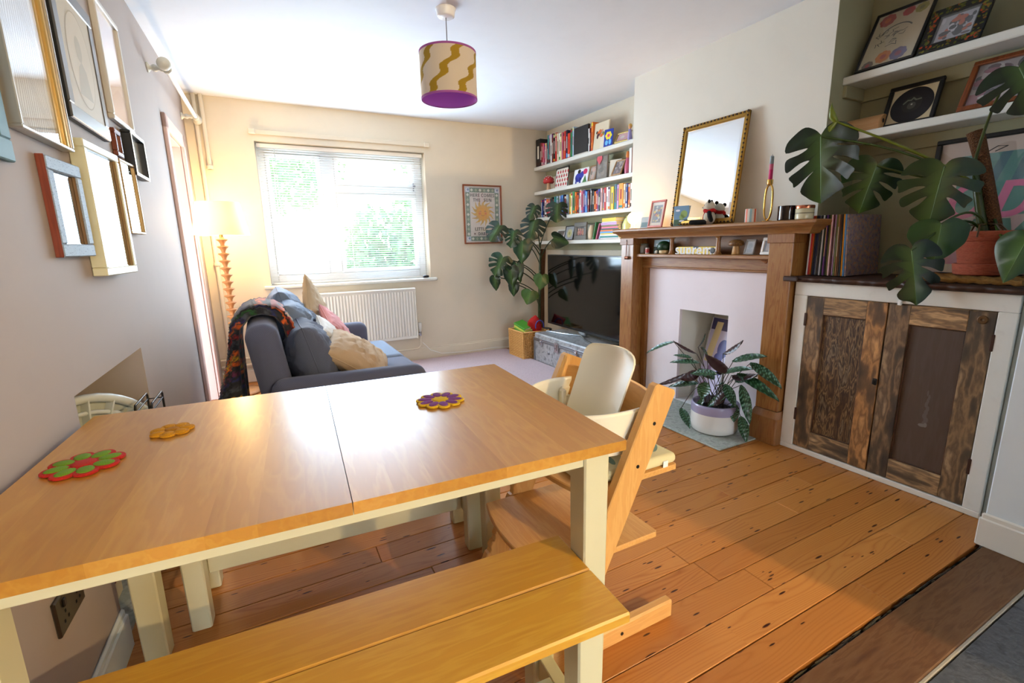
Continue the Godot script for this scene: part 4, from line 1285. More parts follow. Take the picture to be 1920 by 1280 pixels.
		part(t, "leg", mb().tube([Vector3(-0.012, 0.018, sz * 0.02), Vector3(-0.05, 0.016, sz * 0.032), Vector3(-0.10, 0.017, sz * 0.04), Vector3(-0.112, 0.017, sz * 0.042)], [0.014, 0.015, 0.016, 0.006], 10), bk)
	part(hd, "nose", mb().ball(Vector3(-0.047, 0.107, -0.01), Vector3(0.004, 0.004, 0.006), 8), bk)
	var scf := mb()
	var path := []
	for k in 17:
		var a := TAU * k / 16
		path.append(Vector3(cos(a) * 0.029, 0.083 + 0.004 * sin(a * 3), sin(a) * 0.031))
	scf.tube(path, 0.011, 8, false)
	scf.box(Vector3(-0.036, 0.06, -0.012), Vector3(0.008, 0.05, 0.022), 0.003, Basis(Vector3.BACK, -0.25))
	part(t, "scarf", scf, rough_mat("scarf_red", Color(0.70, 0.09, 0.07), 1.0, M.mottle, Vector3.ONE * 20, 0.1, M.fine))
	# striped candle
	t = thing("striped_candle", "short candle with orange and pale stripes on the mantel", "candle", Vector3(2.58, 1.286, -1.88))
	b = mb()
	for k in 16:
		b.paint([Color(0.82, 0.38, 0.22), Color(0.85, 0.8, 0.74), Color(0.6, 0.72, 0.74), Color(0.85, 0.8, 0.74)][k % 4])
		var a0 := TAU * k / 16
		var a1 := TAU * (k + 1) / 16
		b.face([Vector3(cos(a0), 0, sin(a0)) * 0.032, Vector3(cos(a1), 0, sin(a1)) * 0.032, Vector3(cos(a1) * 0.032, 0.076, sin(a1) * 0.032), Vector3(cos(a0) * 0.032, 0.076, sin(a0) * 0.032)], Vector3(cos(a0), 0, sin(a0)))
	b.paint(Color(0.85, 0.78, 0.7)).lathe([Vector2(0.032, 0.076), Vector2(0.028, 0.0775), Vector2(0.0, 0.076)], 16)
	part(t, "wax", b, M.print)
	part(t, "wick", mb().tube([Vector3(0, 0.075, 0), Vector3(0.001, 0.085, 0)], 0.001, 5), M.black)
	# ring candlestick with pink candle
	t = thing("candlestick", "gold oval ring candlestick on the mantel", "candlestick", at(Vector3(2.58, 1.286, -1.777), -0.5))
	path = []
	for k in 41:
		var a := TAU * k / 40
		path.append(Vector3(0, 0.105 + signf(sin(a)) * pow(absf(sin(a)), 0.7) * 0.094, signf(cos(a)) * pow(absf(cos(a)), 0.8) * 0.042))
	part(t, "ring", mb().tube(path, 0.0055, 10, false), M.brass)
	part(t, "base", mb().lathe([Vector2(0, 0), Vector2(0.028, 0), Vector2(0.028, 0.004), Vector2(0.01, 0.007), Vector2(0, 0.012)], 20), M.brass)
	part(t, "cup", mb().lathe([Vector2(0, 0.197), Vector2(0.014, 0.2), Vector2(0.016, 0.205), Vector2(0.016, 0.228), Vector2(0.012, 0.228), Vector2(0.011, 0.21), Vector2(0, 0.209)], 16), M.brass)
	t = thing("dinner_candle", "pink dinner candle fading to grey standing in the gold candlestick", "candle", at(Vector3(2.58, 1.286 + 0.211, -1.777), 0, 0.0))
	b = mb()
	for q in [[0.0, 0.07, Color(0.80, 0.16, 0.42)], [0.07, 0.10, Color(0.83, 0.40, 0.52)], [0.10, 0.138, Color(0.55, 0.60, 0.62)]]:
		b.paint(q[2]).lathe([Vector2(0.0108, q[0]), Vector2(0.0104, q[1])], 14)
	b.lathe([Vector2(0.0104, 0.138), Vector2(0.008, 0.143), Vector2(0, 0.14)], 14)
	part(t, "wax", b, M.print)
	part(t, "wick", mb().tube([Vector3(0, 0.14, 0), Vector3(0.001, 0.152, 0.001)], 0.001, 5), M.black)
	# jars
	t = thing("candle_jar", "dark red glass candle jar on the mantel", "candle jar", Vector3(2.58, 1.286, -1.662))
	var dr := flatm(Color(0.10, 0.025, 0.03), 0.08)
	part(t, "jar", mb().lathe([Vector2(0, 0), Vector2(0.043, 0), Vector2(0.046, 0.004), Vector2(0.046, 0.077), Vector2(0.043, 0.077), Vector2(0.042, 0.05), Vector2(0, 0.05)], 28), dr)
	part(t, "wax", mb().lathe([Vector2(0.041, 0.05), Vector2(0, 0.051)], 20), flatm(Color(0.5, 0.3, 0.25), 0.6))
	t = thing("candle_jar", "cream candle jar with a copper lid at the right end of the mantel", "candle jar", Vector3(2.58, 1.286, -1.565))
	part(t, "jar", mb().lathe([Vector2(0, 0), Vector2(0.04, 0), Vector2(0.044, 0.004), Vector2(0.044, 0.056), Vector2(0.0, 0.056)], 28), flatm(Color(0.80, 0.76, 0.62), 0.25))
	part(t, "label_band", mb().lathe([Vector2(0.0443, 0.03), Vector2(0.0446, 0.031), Vector2(0.0446, 0.034), Vector2(0.0443, 0.035)], 28), flatm(Color(0.5, 0.46, 0.36), 0.5))
	part(t, "lid", mb().lathe([Vector2(0.045, 0.056), Vector2(0.046, 0.058), Vector2(0.046, 0.07), Vector2(0.043, 0.073), Vector2(0, 0.073)], 28), flatm(Color(0.80, 0.48, 0.36), 0.22, 0.9))
	# lower shelf of the surround
	var y := 1.098
	t = thing("stone_jar", "small grey stone jar at the left end of the surround shelf", "jar", Vector3(2.625, y, -2.80))
	part(t, "jar", mb().lathe([Vector2(0, 0), Vector2(0.03, 0), Vector2(0.034, 0.01), Vector2(0.034, 0.05), Vector2(0.027, 0.062), Vector2(0.027, 0.066), Vector2(0, 0.066)], 20), flatm(Color(0.42, 0.40, 0.36), 0.7))
	part(t, "lid", mb().lathe([Vector2(0.03, 0.066), Vector2(0.03, 0.074), Vector2(0.0, 0.077)], 20), flatm(Color(0.36, 0.38, 0.33), 0.6))
	t = thing("small_tin", "tiny red and white tin beside the grey stone jar", "tin", Vector3(2.60, y, -2.742))
	part(t, "tin", mb().lathe([Vector2(0, 0), Vector2(0.015, 0), Vector2(0.015, 0.044), Vector2(0, 0.045)], 16), flatm(Color(0.8, 0.74, 0.7), 0.4))
	part(t, "label_band", mb().lathe([Vector2(0.0153, 0.008), Vector2(0.0155, 0.009), Vector2(0.0155, 0.034), Vector2(0.0153, 0.035)], 16), flatm(Color(0.68, 0.2, 0.16), 0.4))
	t = thing("photo_card", "small landscape photograph standing behind the green ornament", "photo", at(Vector3(2.655, y, -2.735), -PI / 2, -0.1))
	b = mb().paint(Color(0.62, 0.74, 0.80)).bb(Vector3(0, 0, 0), Vector3(0.15, 0.1, 0.003), 0)
	b.paint(Color(0.16, 0.22, 0.18)).rect(0.0, 0.0, 0.15, 0.05, 0.0034)
	b.paint(Color(0.85, 0.88, 0.9)).rect(0.02, 0.062, 0.13, 0.072, 0.0034)
	part(t, "card", b, M.print)
	t = thing("green_ornament", "round dark green domed ornament on a cream base", "ornament", Vector3(2.612, y, -2.585))
	part(t, "base", mb().lathe([Vector2(0, 0), Vector2(0.03, 0), Vector2(0.036, 0.012), Vector2(0.034, 0.03), Vector2(0, 0.034)], 20), flatm(Color(0.80, 0.70, 0.52), 0.5))
	part(t, "dome", mb().lathe([Vector2(0, 0.026), Vector2(0.04, 0.027), Vector2(0.05, 0.042), Vector2(0.048, 0.064), Vector2(0.034, 0.083), Vector2(0.016, 0.091), Vector2(0, 0.093)], 24), flatm(Color(0.03, 0.22, 0.11), 0.4))
	t = thing("white_figurine", "tiny white and black figurine in front of the green ornament", "figurine", Vector3(2.592, y, -2.648))
	part(t, "body", mb().ball(Vector3(0, 0.01, 0), Vector3(0.011, 0.010, 0.014), 12).ball(Vector3(-0.002, 0.019, 0.009), Vector3(0.008, 0.008, 0.008), 10), flatm(Color(0.85, 0.84, 0.8), 0.4))
	part(t, "spot", mb().ball(Vector3(-0.008, 0.01, -0.003), Vector3(0.004, 0.006, 0.006), 8), M.black)
	# boxed spirit level with big white letters
	t = thing("spirit_level", "yellow and white boxed spirit level with big white letters", "spirit level", at(Vector3(2.60, y, -2.45), -PI / 2))
	part(t, "body", mb().bb(Vector3(0, 0.0, -0.025), Vector3(0.335, 0.05, 0), 0.002), flatm(Color(0.85, 0.72, 0.10), 0.4))
	b = mb().paint(Color(0.88, 0.87, 0.85))
	b.text("supreme", 0.062, Vector3(0.165, 0.026, 0.0008), 0.001)
	part(t, "lettering", b, M.print)
	b = mb().paint(Color(0.88, 0.87, 0.82))
	for k in 9:
		b.rect(0.03 + k * 0.033, 0.003, 0.038 + k * 0.033, 0.012, 0.0008)
	part(t, "white_flashes", b, M.print)
	part(t, "vial", mb().bb(Vector3(0.14, 0.036, -0.02), Vector3(0.185, 0.0512, 0.001), 0.002), M.black)
	var vr := mb()
	vr.X = Transform3D(Basis(Vector3.RIGHT, PI / 2), Vector3(0.3, 0.025, 0.0))
	vr.lathe([Vector2(0.0, 0.0025), Vector2(0.013, 0.0025), Vector2(0.019, 0.002), Vector2(0.019, 0.0)], 18)
	part(t, "end_vial", vr, M.black)
	part(t, "pin_hole", mb().disc(0.275, 0.025, 0.006, 0.0018), M.black)
	t = thing("wooden_mushroom", "small turned wooden mushroom ornament on the surround shelf", "ornament", Vector3(2.612, y, -1.988))
	part(t, "stalk", mb().lathe([Vector2(0, 0), Vector2(0.024, 0), Vector2(0.022, 0.02), Vector2(0.018, 0.05), Vector2(0.018, 0.065), Vector2(0, 0.066)], 18), wood(1, Color(0.74, 0.58, 0.36), 0.5, "soft"))
	part(t, "cap", mb().lathe([Vector2(0, 0.056), Vector2(0.03, 0.052), Vector2(0.044, 0.058), Vector2(0.046, 0.066), Vector2(0.04, 0.08), Vector2(0.022, 0.09), Vector2(0, 0.093)], 20), wood(0, Color(0.70, 0.54, 0.32), 0.5, "figure", 0.1, 8.0, 4.0))
	t = frame("framed_photo", "small grey framed portrait leaning on the surround shelf", "photo", at(Vector3(2.60, y, -1.922), -PI / 2, -0.28), 0.066, 0.092, 0.01, 0.008, flatm(Color(0.55, 0.52, 0.49), 0.5), true, 0.004)
	b = backing(t, 0.066, 0.092, 0.008, 0.003, Color(0.52, 0.5, 0.48))
	b.paint(Color(0.4, 0.38, 0.38)).disc(0.033, 0.052, 0.014, 0.0034, 0.018).rect(0.016, 0.014, 0.05, 0.034, 0.0034)
	part(t, "print", b, M.print)
	t = frame("framed_photo", "small white framed photo beside the near column of the surround", "photo", at(Vector3(2.597, y, -1.81), -PI / 2, -0.25), 0.067, 0.1, 0.012, 0.017, M.frame_white, true, 0.004)
	b = backing(t, 0.067, 0.1, 0.017, 0.003, Color(0.36, 0.34, 0.36))
	b.paint(Color(0.62, 0.55, 0.52)).rect(0.026, 0.024, 0.046, 0.07, 0.0034)
	part(t, "print", b, M.print)

func shelf(called: String, label: String, x0: float, x1: float, z0: float, z1: float, top: float, th: float, side_batten: float) -> void:
	var t := thing(called, label, "shelf", Vector3(0, top, 0))
	part(t, "board", mb().bb(Vector3(x0, -th, z0), Vector3(x1, 0, z1), 0.004), M.gloss_white)
	part(t, "batten", mb().bb(Vector3(x1 - 0.02, -th - 0.065, z0), Vector3(x1, -th, z1), 0.002), M.wall_alcove)
	if side_batten > 0:
		part(t, "batten", mb().bb(Vector3(x0 + 0.012, -th - 0.06, z0), Vector3(x1 - 0.02, -th, z0 + 0.02), 0.002), M.wall_alcove)
	else:
		part(t, "batten", mb().bb(Vector3(x0 + 0.012, -th - 0.06, z1 - 0.02), Vector3(x1 - 0.02, -th, z1), 0.002), M.wall_alcove)

func blobs(b: MB, n: int, x0: float, y0: float, x1: float, y1: float, cols: Array, r0: float, r1: float, z: float) -> void:
	for k in n:
		b.paint(cols[rng.randi() % cols.size()])
		var rx := rng.randf_range(r0, r1)
		var ry := rng.randf_range(r0, r1)
		b.disc(rng.randf_range(x0 + rx, x1 - rx), rng.randf_range(y0 + ry, y1 - ry), rx, z + k * 0.00001, ry, 9)

func flower(b: MB, x: float, y: float, r: float, petal: Color, mid: Color, z: float, n := 8) -> void:
	b.paint(petal)
	for k in n:
		var a := TAU * k / n
		b.disc(x + cos(a) * r * 0.6, y + sin(a) * r * 0.6, r * 0.42, z + 0.00002 * k, -1, 10)
	b.paint(mid).disc(x, y, r * 0.4, z + 0.0004, -1, 12)

func near_alcove() -> void:
	shelf("alcove_shelf", "upper thick white shelf in the near alcove", 2.80, 3.0, -1.57, -0.62, 2.005, 0.038, 1.0)
	shelf("alcove_shelf", "lower thick white shelf in the near alcove, above the monstera", 2.80, 3.0, -1.57, -0.62, 1.72, 0.038, 1.0)
	# floral drawing
	var t := frame("framed_drawing", "black framed line drawing with painted flowers on the upper alcove shelf", "picture", at(Vector3(2.822, 2.006, -1.525), -PI / 2, -0.50), 0.255, 0.335, 0.018, 0.012, M.black, true, 0.008)
	var b := backing(t, 0.255, 0.335, 0.012, 0.007, Color(0.74, 0.69, 0.57))
	flower(b, 0.06, 0.285, 0.036, Color(0.62, 0.12, 0.12), Color(0.75, 0.32, 0.1), 0.0074)
	flower(b, 0.145, 0.30, 0.026, Color(0.68, 0.1, 0.14), Color(0.6, 0.15, 0.1), 0.0074)
	flower(b, 0.20, 0.295, 0.028, Color(0.55, 0.52, 0.08), Color(0.4, 0.4, 0.06), 0.0074)
	flower(b, 0.175, 0.055, 0.036, Color(0.33, 0.28, 0.48), Color(0.5, 0.15, 0.3), 0.0074)
	flower(b, 0.11, 0.06, 0.034, Color(0.75, 0.42, 0.1), Color(0.62, 0.25, 0.2), 0.0074)
	flower(b, 0.05, 0.03, 0.026, Color(0.4, 0.32, 0.28), Color(0.6, 0.12, 0.18), 0.0074)
	b.paint(Color(0.06, 0.05, 0.05))
	var hair := []
	for k in 12:
		hair.append(Vector2(0.125 + 0.065 * cos(2.9 - k * 0.22), 0.19 + 0.05 * sin(2.9 - k * 0.22)))
	b.stroke(hair, 0.006, 0.0076)
	for k in 16:
		var x := rng.randf_range(0.05, 0.12)
		var y := rng.randf_range(0.13, 0.22)
		b.stroke([Vector2(x, y), Vector2(x + rng.randf_range(-0.02, 0.02), y + 0.014), Vector2(x + rng.randf_range(-0.01, 0.025), y + 0.02)], 0.003, 0.0077)
	b.stroke([Vector2(0.10, 0.12), Vector2(0.125, 0.128), Vector2(0.145, 0.118), Vector2(0.14, 0.14)], 0.003, 0.0077)
	b.stroke([Vector2(0.135, 0.195), Vector2(0.155, 0.19), Vector2(0.17, 0.2)], 0.003, 0.0077).stroke([Vector2(0.14, 0.175), Vector2(0.16, 0.17), Vector2(0.165, 0.185)], 0.003, 0.0077)
	part(t, "print", b, M.print)
	# dark frame patterned with foliage
	t = frame("framed_photo", "photo in a dark frame covered with orange and green foliage", "photo", at(Vector3(2.826, 2.006, -1.262), -PI / 2, -0.48), 0.225, 0.225, 0.016, 0.04, flatm(Color(0.05, 0.05, 0.035), 0.4), true, 0.006)
	b = backing(t, 0.225, 0.225, 0.04, 0.005, Color(0.12, 0.12, 0.12))
	b.paint(Color(0.62, 0.62, 0.66)).rect(0.05, 0.05, 0.178, 0.175, 0.0054)
	blobs(b, 34, 0.05, 0.05, 0.178, 0.175, [Color(0.12, 0.12, 0.14), Color(0.3, 0.18, 0.18), Color(0.72, 0.72, 0.76), Color(0.2, 0.2, 0.24), Color(0.66, 0.3, 0.12)], 0.006, 0.02, 0.0056)
	part(t, "print", b, M.print)
	b = mb()
	for side in 4:
		for k in 44:
			var u := rng.randf()
			var w := rng.randf_range(0.006, 0.034)
			var p: Vector2 = [Vector2(u * 0.22, w), Vector2(u * 0.22, 0.225 - w), Vector2(w, u * 0.22), Vector2(0.225 - w, u * 0.22)][side]
			b.paint([Color(0.30, 0.32, 0.06), Color(0.42, 0.40, 0.10), Color(0.2, 0.24, 0.05), Color(0.62, 0.22, 0.05), Color(0.48, 0.32, 0.12), Color(0.35, 0.36, 0.1)][rng.randi() % 6])
			b.disc(clampf(p.x, 0.008, 0.217), clampf(p.y, 0.008, 0.217), rng.randf_range(0.003, 0.007), 0.0163 + 0.000004 * k, rng.randf_range(0.003, 0.008), 7)
	part(t, "painted_foliage", b, M.print)
	t = frame("framed_photo", "black frame cut off at the far right of the upper alcove shelf", "photo", at(Vector3(2.87, 2.006, -0.885), -PI / 2, -0.3), 0.2, 0.25, 0.016, 0.015, M.black)
	part(t, "print", backing(t, 0.2, 0.25, 0.015, 0.005, Color(0.5, 0.5, 0.48)), M.print)
	# framed record
	t = frame("framed_record", "black vinyl record mounted on cream in a black frame", "picture", at(Vector3(2.895, 1.721, -1.41), -PI / 2, -0.33), 0.222, 0.212, 0.018, 0.018, M.black, false)
	b = backing(t, 0.222, 0.212, 0.018, 0.006, Color(0.82, 0.77, 0.63))
	b.paint(Color(0.08, 0.08, 0.085)).disc(0.111, 0.104, 0.088, 0.0066, -1, 40)
	b.paint(Color(0.14, 0.145, 0.14)).disc(0.111, 0.108, 0.042, 0.007, -1, 28)
	b.paint(Color(0.42, 0.44, 0.40)).stroke([Vector2(0.075, 0.115), Vector2(0.09, 0.13), Vector2(0.105, 0.128), Vector2(0.112, 0.138), Vector2(0.125, 0.126), Vector2(0.145, 0.128)], 0.007, 0.0074)
	b.paint(Color(0.3, 0.31, 0.29)).disc(0.111, 0.1, 0.018, 0.0073)
	b.paint(Color(0.75, 0.75, 0.72)).disc(0.111, 0.106, 0.004, 0.0078)
	part(t, "print", b, M.print)
	# orange wood frame
	t = frame("framed_photo", "wide photo of a crowd in an orange-brown wooden frame on the lower alcove shelf", "photo", at(Vector3(2.845, 1.721, -1.085), -PI / 2, -0.47), 0.36, 0.245, 0.02, 0.022, wood(1, Color(0.50, 0.26, 0.09)), true, 0.008)
	b = backing(t, 0.36, 0.245, 0.022, 0.006, Color(0.6, 0.55, 0.56))
	b.paint(Color(0.55, 0.30, 0.36)).rect(0.022, 0.022, 0.15, 0.08, 0.0064)
	blobs(b, 60, 0.022, 0.022, 0.338, 0.223, [Color(0.3, 0.12, 0.2), Color(0.15, 0.12, 0.17), Color(0.62, 0.58, 0.6), Color(0.5, 0.24, 0.34), Color(0.42, 0.36, 0.42), Color(0.7, 0.66, 0.66)], 0.01, 0.03, 0.0066)
	part(t, "print", b, M.print)
	# wooden ornament
	t = thing("wooden_block", "rounded wooden block with two dark holes at the left end of the lower alcove shelf", "ornament", Vector3(2.895, 1.721, -1.478))
	var pl := PackedVector2Array([Vector2(-0.05, 0)])
	for k in 13:
		var a := PI - PI * k / 12
		pl.append(Vector2(cos(a) * 0.05, 0.035 + sin(a) * 0.045))
	pl.append(Vector2(0.05, 0))
	var wb := mb()
	wb.X = Transform3D(Basis.IDENTITY, Vector3(0, 0, -0.085))
	wb.prism(pl, 0.17, 0.004)
	part(t, "block", wb, wood(2, Color(0.80, 0.63, 0.44), 0.5, "soft", 0.2, 6, 0.6))
	part(t, "holes", mb().disc(-0.018, 0.045, 0.011, 0.0856).disc(0.016, 0.045, 0.011, 0.0856), M.black)
	# cabinet
	cabinet()
	# big poster behind the plant
	t = frame("framed_poster", "large black framed pink and teal poster behind the monstera pot", "poster", at(Vector3(2.93, 0.993, -1.185), -PI / 2, -0.075), 0.555, 0.64, 0.022, 0.02, M.black, true, 0.008)
	b = backing(t, 0.555, 0.64, 0.02, 0.006, Color(0.76, 0.67, 0.60))
	b.paint(Color(0.22, 0.50, 0.46)).rect(0.10, 0.28, 0.46, 0.555, 0.0064)
	b.paint(Color(0.10, 0.38, 0.42))
	for k in 4:
		b.flat(PackedVector2Array([Vector2(0.11 + k * 0.085, 0.40), Vector2(0.145 + k * 0.085, 0.40), Vector2(0.20 + k * 0.085 - k * 0.01, 0.555), Vector2(0.165 + k * 0.085 - k * 0.01, 0.555)]), 0.0067)
	b.paint(Color(0.72, 0.60, 0.58)).rect(0.10, 0.06, 0.46, 0.28, 0.0064)
	b.paint(Color(0.74, 0.40, 0.54)).rect(0.10, 0.06, 0.22, 0.12, 0.0066)
	part(t, "print", b, M.print)
	b = mb()
	b.X = Transform3D(Basis(Vector3(1, 0, 0), Vector3(0.22, 1, 0), Vector3(0, 0, 1)), Vector3(-0.08, 0, 0))
	b.paint(Color(0.80, 0.36, 0.54)).text("ODS", 0.16, Vector3(0.29, 0.345, 0.0075))
	b.paint(Color(0.20, 0.45, 0.36)).text("AY", 0.15, Vector3(0.29, 0.185, 0.0075))
	part(t, "lettering", b, M.print)
	# record sleeves
	var cols := ["white", "red", "orange", "pale grey", "charcoal", "navy", "grey", "tan", "black", "pale grey", "dark green", "black", "purple", "black", "olive", "cream", "pale pink", "maroon", "lilac", "pale blue", "olive", "tan", "brown", "dark red", "black", "amber", "sky blue", "pale pink"]
	var z := -1.562
	for i in cols.size():
		var th := 0.0052 + 0.0022 * ((i * 7) % 5) / 4.0
		var lean := lerpf(-0.008, 0.055, pow(i / 27.0, 1.4))
		var lab := "record sleeve with %s spine, %s from the fire surround in the row" % [cols[i], ordinal(i)]
		if i == cols.size() - 1:
			lab = "record sleeve with a mottled grey and lilac cover facing out, last in the row"
		var r := thing("record_sleeve", lab, "record", Transform3D(Basis(Vector3.RIGHT, -lean), Vector3(2.64 + 0.004 * ((i * 5) % 4), 0.9925, z + th * 0.5)), "record sleeves standing on the cabinet")
		part(r, "sleeve", mb().bb(Vector3(0, 0, -th * 0.5), Vector3(0.312, 0.312, th * 0.5), 0.0008), flatm(COL[cols[i]], 0.6) if i < cols.size() - 1 else cover_mat())
		if i % 3 == 0 and i < cols.size() - 1:
			part(r, "spine_title", mb().paint([Color(0.8, 0.8, 0.76), Color(0.7, 0.55, 0.3), Color(0.2, 0.2, 0.22)][i % 3 if i % 2 else (i / 3) % 3]).bb(Vector3(-0.0006, 0.10, -th * 0.25), Vector3(0.001, 0.25, th * 0.25), 0), M.print)
		z += th + 0.0007

func cover_mat() -> StandardMaterial3D:
	return rough_mat("sleeve_cover", Color(0.80, 0.76, 0.78), 0.5, noise(0.02, 91, [[0.0, Color(0.45, 0.4, 0.55)], [0.35, Color(0.75, 0.7, 0.72)], [0.5, Color(0.62, 0.66, 0.66)], [0.62, Color(1.0, 0.72, 0.5)], [0.72, Color(0.7, 0.72, 0.75)], [1.0, Color(0.95, 0.8, 0.7)]], FastNoiseLite.TYPE_SIMPLEX_SMOOTH, 4, 25.0), Vector3.ONE * 3.0)

func cabinet() -> void:
	var X0 := 2.585
	var t := thing("alcove_cabinet", "low built-in cabinet with white frame and two worn bare wood doors", "cabinet", Vector3.ZERO)
	var wp := rough_mat("worn_white", Color(0.85, 0.84, 0.80), 0.5, noise(0.02, 95, [[0.0, g(0.95)], [0.3, g(0.99)], [1.0, g(1.0)]]), Vector3.ONE * 1.2)
	var f := mb()
	f.bb(Vector3(X0, 0.885, -1.578), Vector3(X0 + 0.03, 0.958, -0.692), 0.003)
	f.bb(Vector3(X0, 0.0, -1.578), Vector3(X0 + 0.03, 0.028, -0.692), 0.003)
	f.bb(Vector3(X0, 0.028, -1.578), Vector3(X0 + 0.03, 0.885, -1.508), 0.003)
	f.bb(Vector3(X0, 0.028, -0.752), Vector3(X0 + 0.03, 0.885, -0.692), 0.003)
	part(t, "face_frame", f, wp)
	part(t, "body", mb().bb(Vector3(X0 + 0.032, 0.01, -1.562), Vector3(3.0, 0.955, -0.70), 0), flatm(Color(0.16, 0.13, 0.1), 0.9))
	part(t, "filler_strip", mb().bb(Vector3(X0 + 0.012, 0.0, -0.69), Vector3(X0 + 0.05, 0.96, -0.625), 0.003), flatm(Color(0.62, 0.64, 0.60), 0.7))
	var zc := -1.130
	for k in 2:
		var z0: float = [-1.505, zc + 0.003][k]
		var z1: float = [zc - 0.003, -0.755][k]
		var d := Node3D.new()
		name_it(t, d, "door")
		d.position = Vector3(X0 + 0.004, 0.032, z0)
		var W := z1 - z0
		var H := 0.85
		var st := 0.085
		var tone: Color = [Color(0.66, 0.57, 0.46), Color(0.60, 0.53, 0.45)][k]
		var off := 0.13 + 0.37 * k
		part(d, "stile", mb().bb(Vector3(0, 0, 0), Vector3(0.024, H, st), 0.002), wood(1, tone, 0.6, "worn", off, 3.0, 0.9))
		part(d, "stile", mb().bb(Vector3(0, 0, W - st), Vector3(0.024, H, W), 0.002), wood(1, [Color(0.80, 0.64, 0.45), Color(0.62, 0.55, 0.46)][k], 0.6, "worn", off + 0.21, 3.0, 0.9))
		part(d, "rail", mb().bb(Vector3(0, 0, st), Vector3(0.024, 0.10, W - st), 0.002), wood(2, Color(0.74, 0.67, 0.57), 0.6, "worn", off + 0.4, 4.0, 0.9))
		part(d, "rail", mb().bb(Vector3(0, H - 0.09, st), Vector3(0.024, H, W - st), 0.002), wood(2, Color(0.76, 0.66, 0.53), 0.6, "worn", off + 0.6, 4.0, 0.9))
		part(d, "panel", mb().bb(Vector3(0.012, 0.10, st), Vector3(0.022, H - 0.09, W - st), 0), wood(1, [Color(0.52, 0.44, 0.33), Color(0.31, 0.25, 0.21)][k], 0.55, ["figure", "soft"][k], off + 0.1, [4.5, 3.0][k], [0.9, 0.4][k]))
		var bead := mb()
		bead.bb(Vector3(0.006, 0.10, st), Vector3(0.014, H - 0.09, st + 0.006), 0.002).bb(Vector3(0.006, 0.10, W - st - 0.006), Vector3(0.014, H - 0.09, W - st), 0.002)
		bead.bb(Vector3(0.006, 0.10, st), Vector3(0.014, 0.106, W - st), 0.002).bb(Vector3(0.006, H - 0.096, st), Vector3(0.014, H - 0.09, W - st), 0.002)
		part(d, "bead", bead, wood(1, Color(0.42, 0.30, 0.2), 0.6, "worn", 0.7, 4.0, 0.9))
		for yy in [0.15, 0.69]:
			part(d, "hinge", mb().bb(Vector3(-0.006, yy, -0.008 if k == 0 else W - 0.004), Vector3(0.006, yy + 0.07, 0.004 if k == 0 else W + 0.008), 0.002), flatm(Color(0.25, 0.15, 0.1), 0.6, 0.4))
		if k == 0:
			part(d, "latch", mb().tube([Vector3(-0.006, 0.47, W - 0.004), Vector3(-0.014, 0.475, W - 0.012), Vector3(-0.014, 0.455, W - 0.012), Vector3(-0.004, 0.45, W - 0.004)], 0.004, 6).box(Vector3(-0.003, 0.465, W - 0.01), Vector3(0.006, 0.03, 0.02), 0.002), M.black)
		else:
			part(d, "keyhole_plate", mb().lathe([Vector2(0.004, 0.0), Vector2(0.009, 0.002), Vector2(0.014, 0.0), Vector2(0.017, 0.001), Vector2(0.017, -0.003)], 16, Vector3.ZERO) if false else ring_plate(Vector3(-0.001, H - 0.035, W - 0.04)), flatm(Color(0.35, 0.24, 0.11), 0.5, 0.4))
			part(d, "white_clip", mb().bb(Vector3(-0.012, H - 0.005, 0.035), Vector3(-0.001, H + 0.022, 0.05), 0.002), M.frame_white)
			var sm := mb().paint(Color(0.36, 0.32, 0.29))
			sm.X = Transform3D(Basis(Vector3.UP, -PI / 2), Vector3(0.0117, 0, 0))
			for e in 9:
				sm.disc(0.195 + 0.004 * sin(e * 2.1), 0.315 + 0.018 * e, 0.010 - 0.0008 * e, 0.00002 * e, 0.014, 10)
			sm.paint(Color(0.45, 0.42, 0.39)).disc(0.186, 0.305, 0.014, 0.0003, 0.008, 10).disc(0.199, 0.309, 0.007, 0.00032, 0.011, 10)
			part(d, "scuff", sm, M.print)
	# rough dark wooden top
	var top := thing("cabinet_top", "rough dark stained plank forming the top of the alcove cabinet", "worktop", Vector3(0, 0.958, 0))
	var P := []
	var n := 60
	for j in 5:
		var rw := PackedVector3Array()
		for i in n + 1:
			var z := lerpf(-1.567, -0.625, float(i) / n)
			var jag := 0.003 * sin(i * 1.7) + 0.0025 * sin(i * 0.63 + 2)
			rw.append([Vector3(3.0, 0.0, z), Vector3(2.562 + jag, 0.0, z), Vector3(2.55 + jag * 1.4, 0.015 + jag * 0.5, z), Vector3(2.557 + jag, 0.03, z), Vector3(3.0, 0.033, z)][j])
		P.append(rw)
	part(top, "plank", mb().grid(P), wood(2, Color(0.30, 0.18, 0.09), 0.55, "worn", 0.33, 5.0, 0.8))
	part(top, "nosing", mb().bb(Vector3(2.528, 0.002, -1.62), Vector3(2.548, 0.03, -1.54), 0.006), wood(2, Color(0.30, 0.18, 0.09), 0.55, "worn", 0.33, 5.0, 0.8))
	# the grey filler gap
	var mt := mb()
	var mat_paths := mb()
	for k in 9:
		var path := []
		for i in 24:
			path.append(Vector3(2.60 + 0.036 * k + 0.004 * sin(i * 1.3 + k), 0.0 + 0.012 + 0.003 * sin(i * 2.2 + k * 2), -1.12 + 0.42 * i / 23.0))
		mat_paths.tube(path, 0.012, 6)
	var mo := thing("straw_mat", "thick frayed straw mat under the terracotta pot", "mat", Vector3(0, 0.989, 0))
	part(mo, "strands", mat_paths, rough_mat("straw", Color(0.55, 0.40, 0.15), 0.9, M.grain, Vector3(12, 12, 2), 0.3, M.fine))
	# mouldy gap beside the cabinet
	var hk := thing("wall_hook", "small brass hook on the breast side above the cabinet", "hook", Vector3(2.74, 1.1, -1.566))
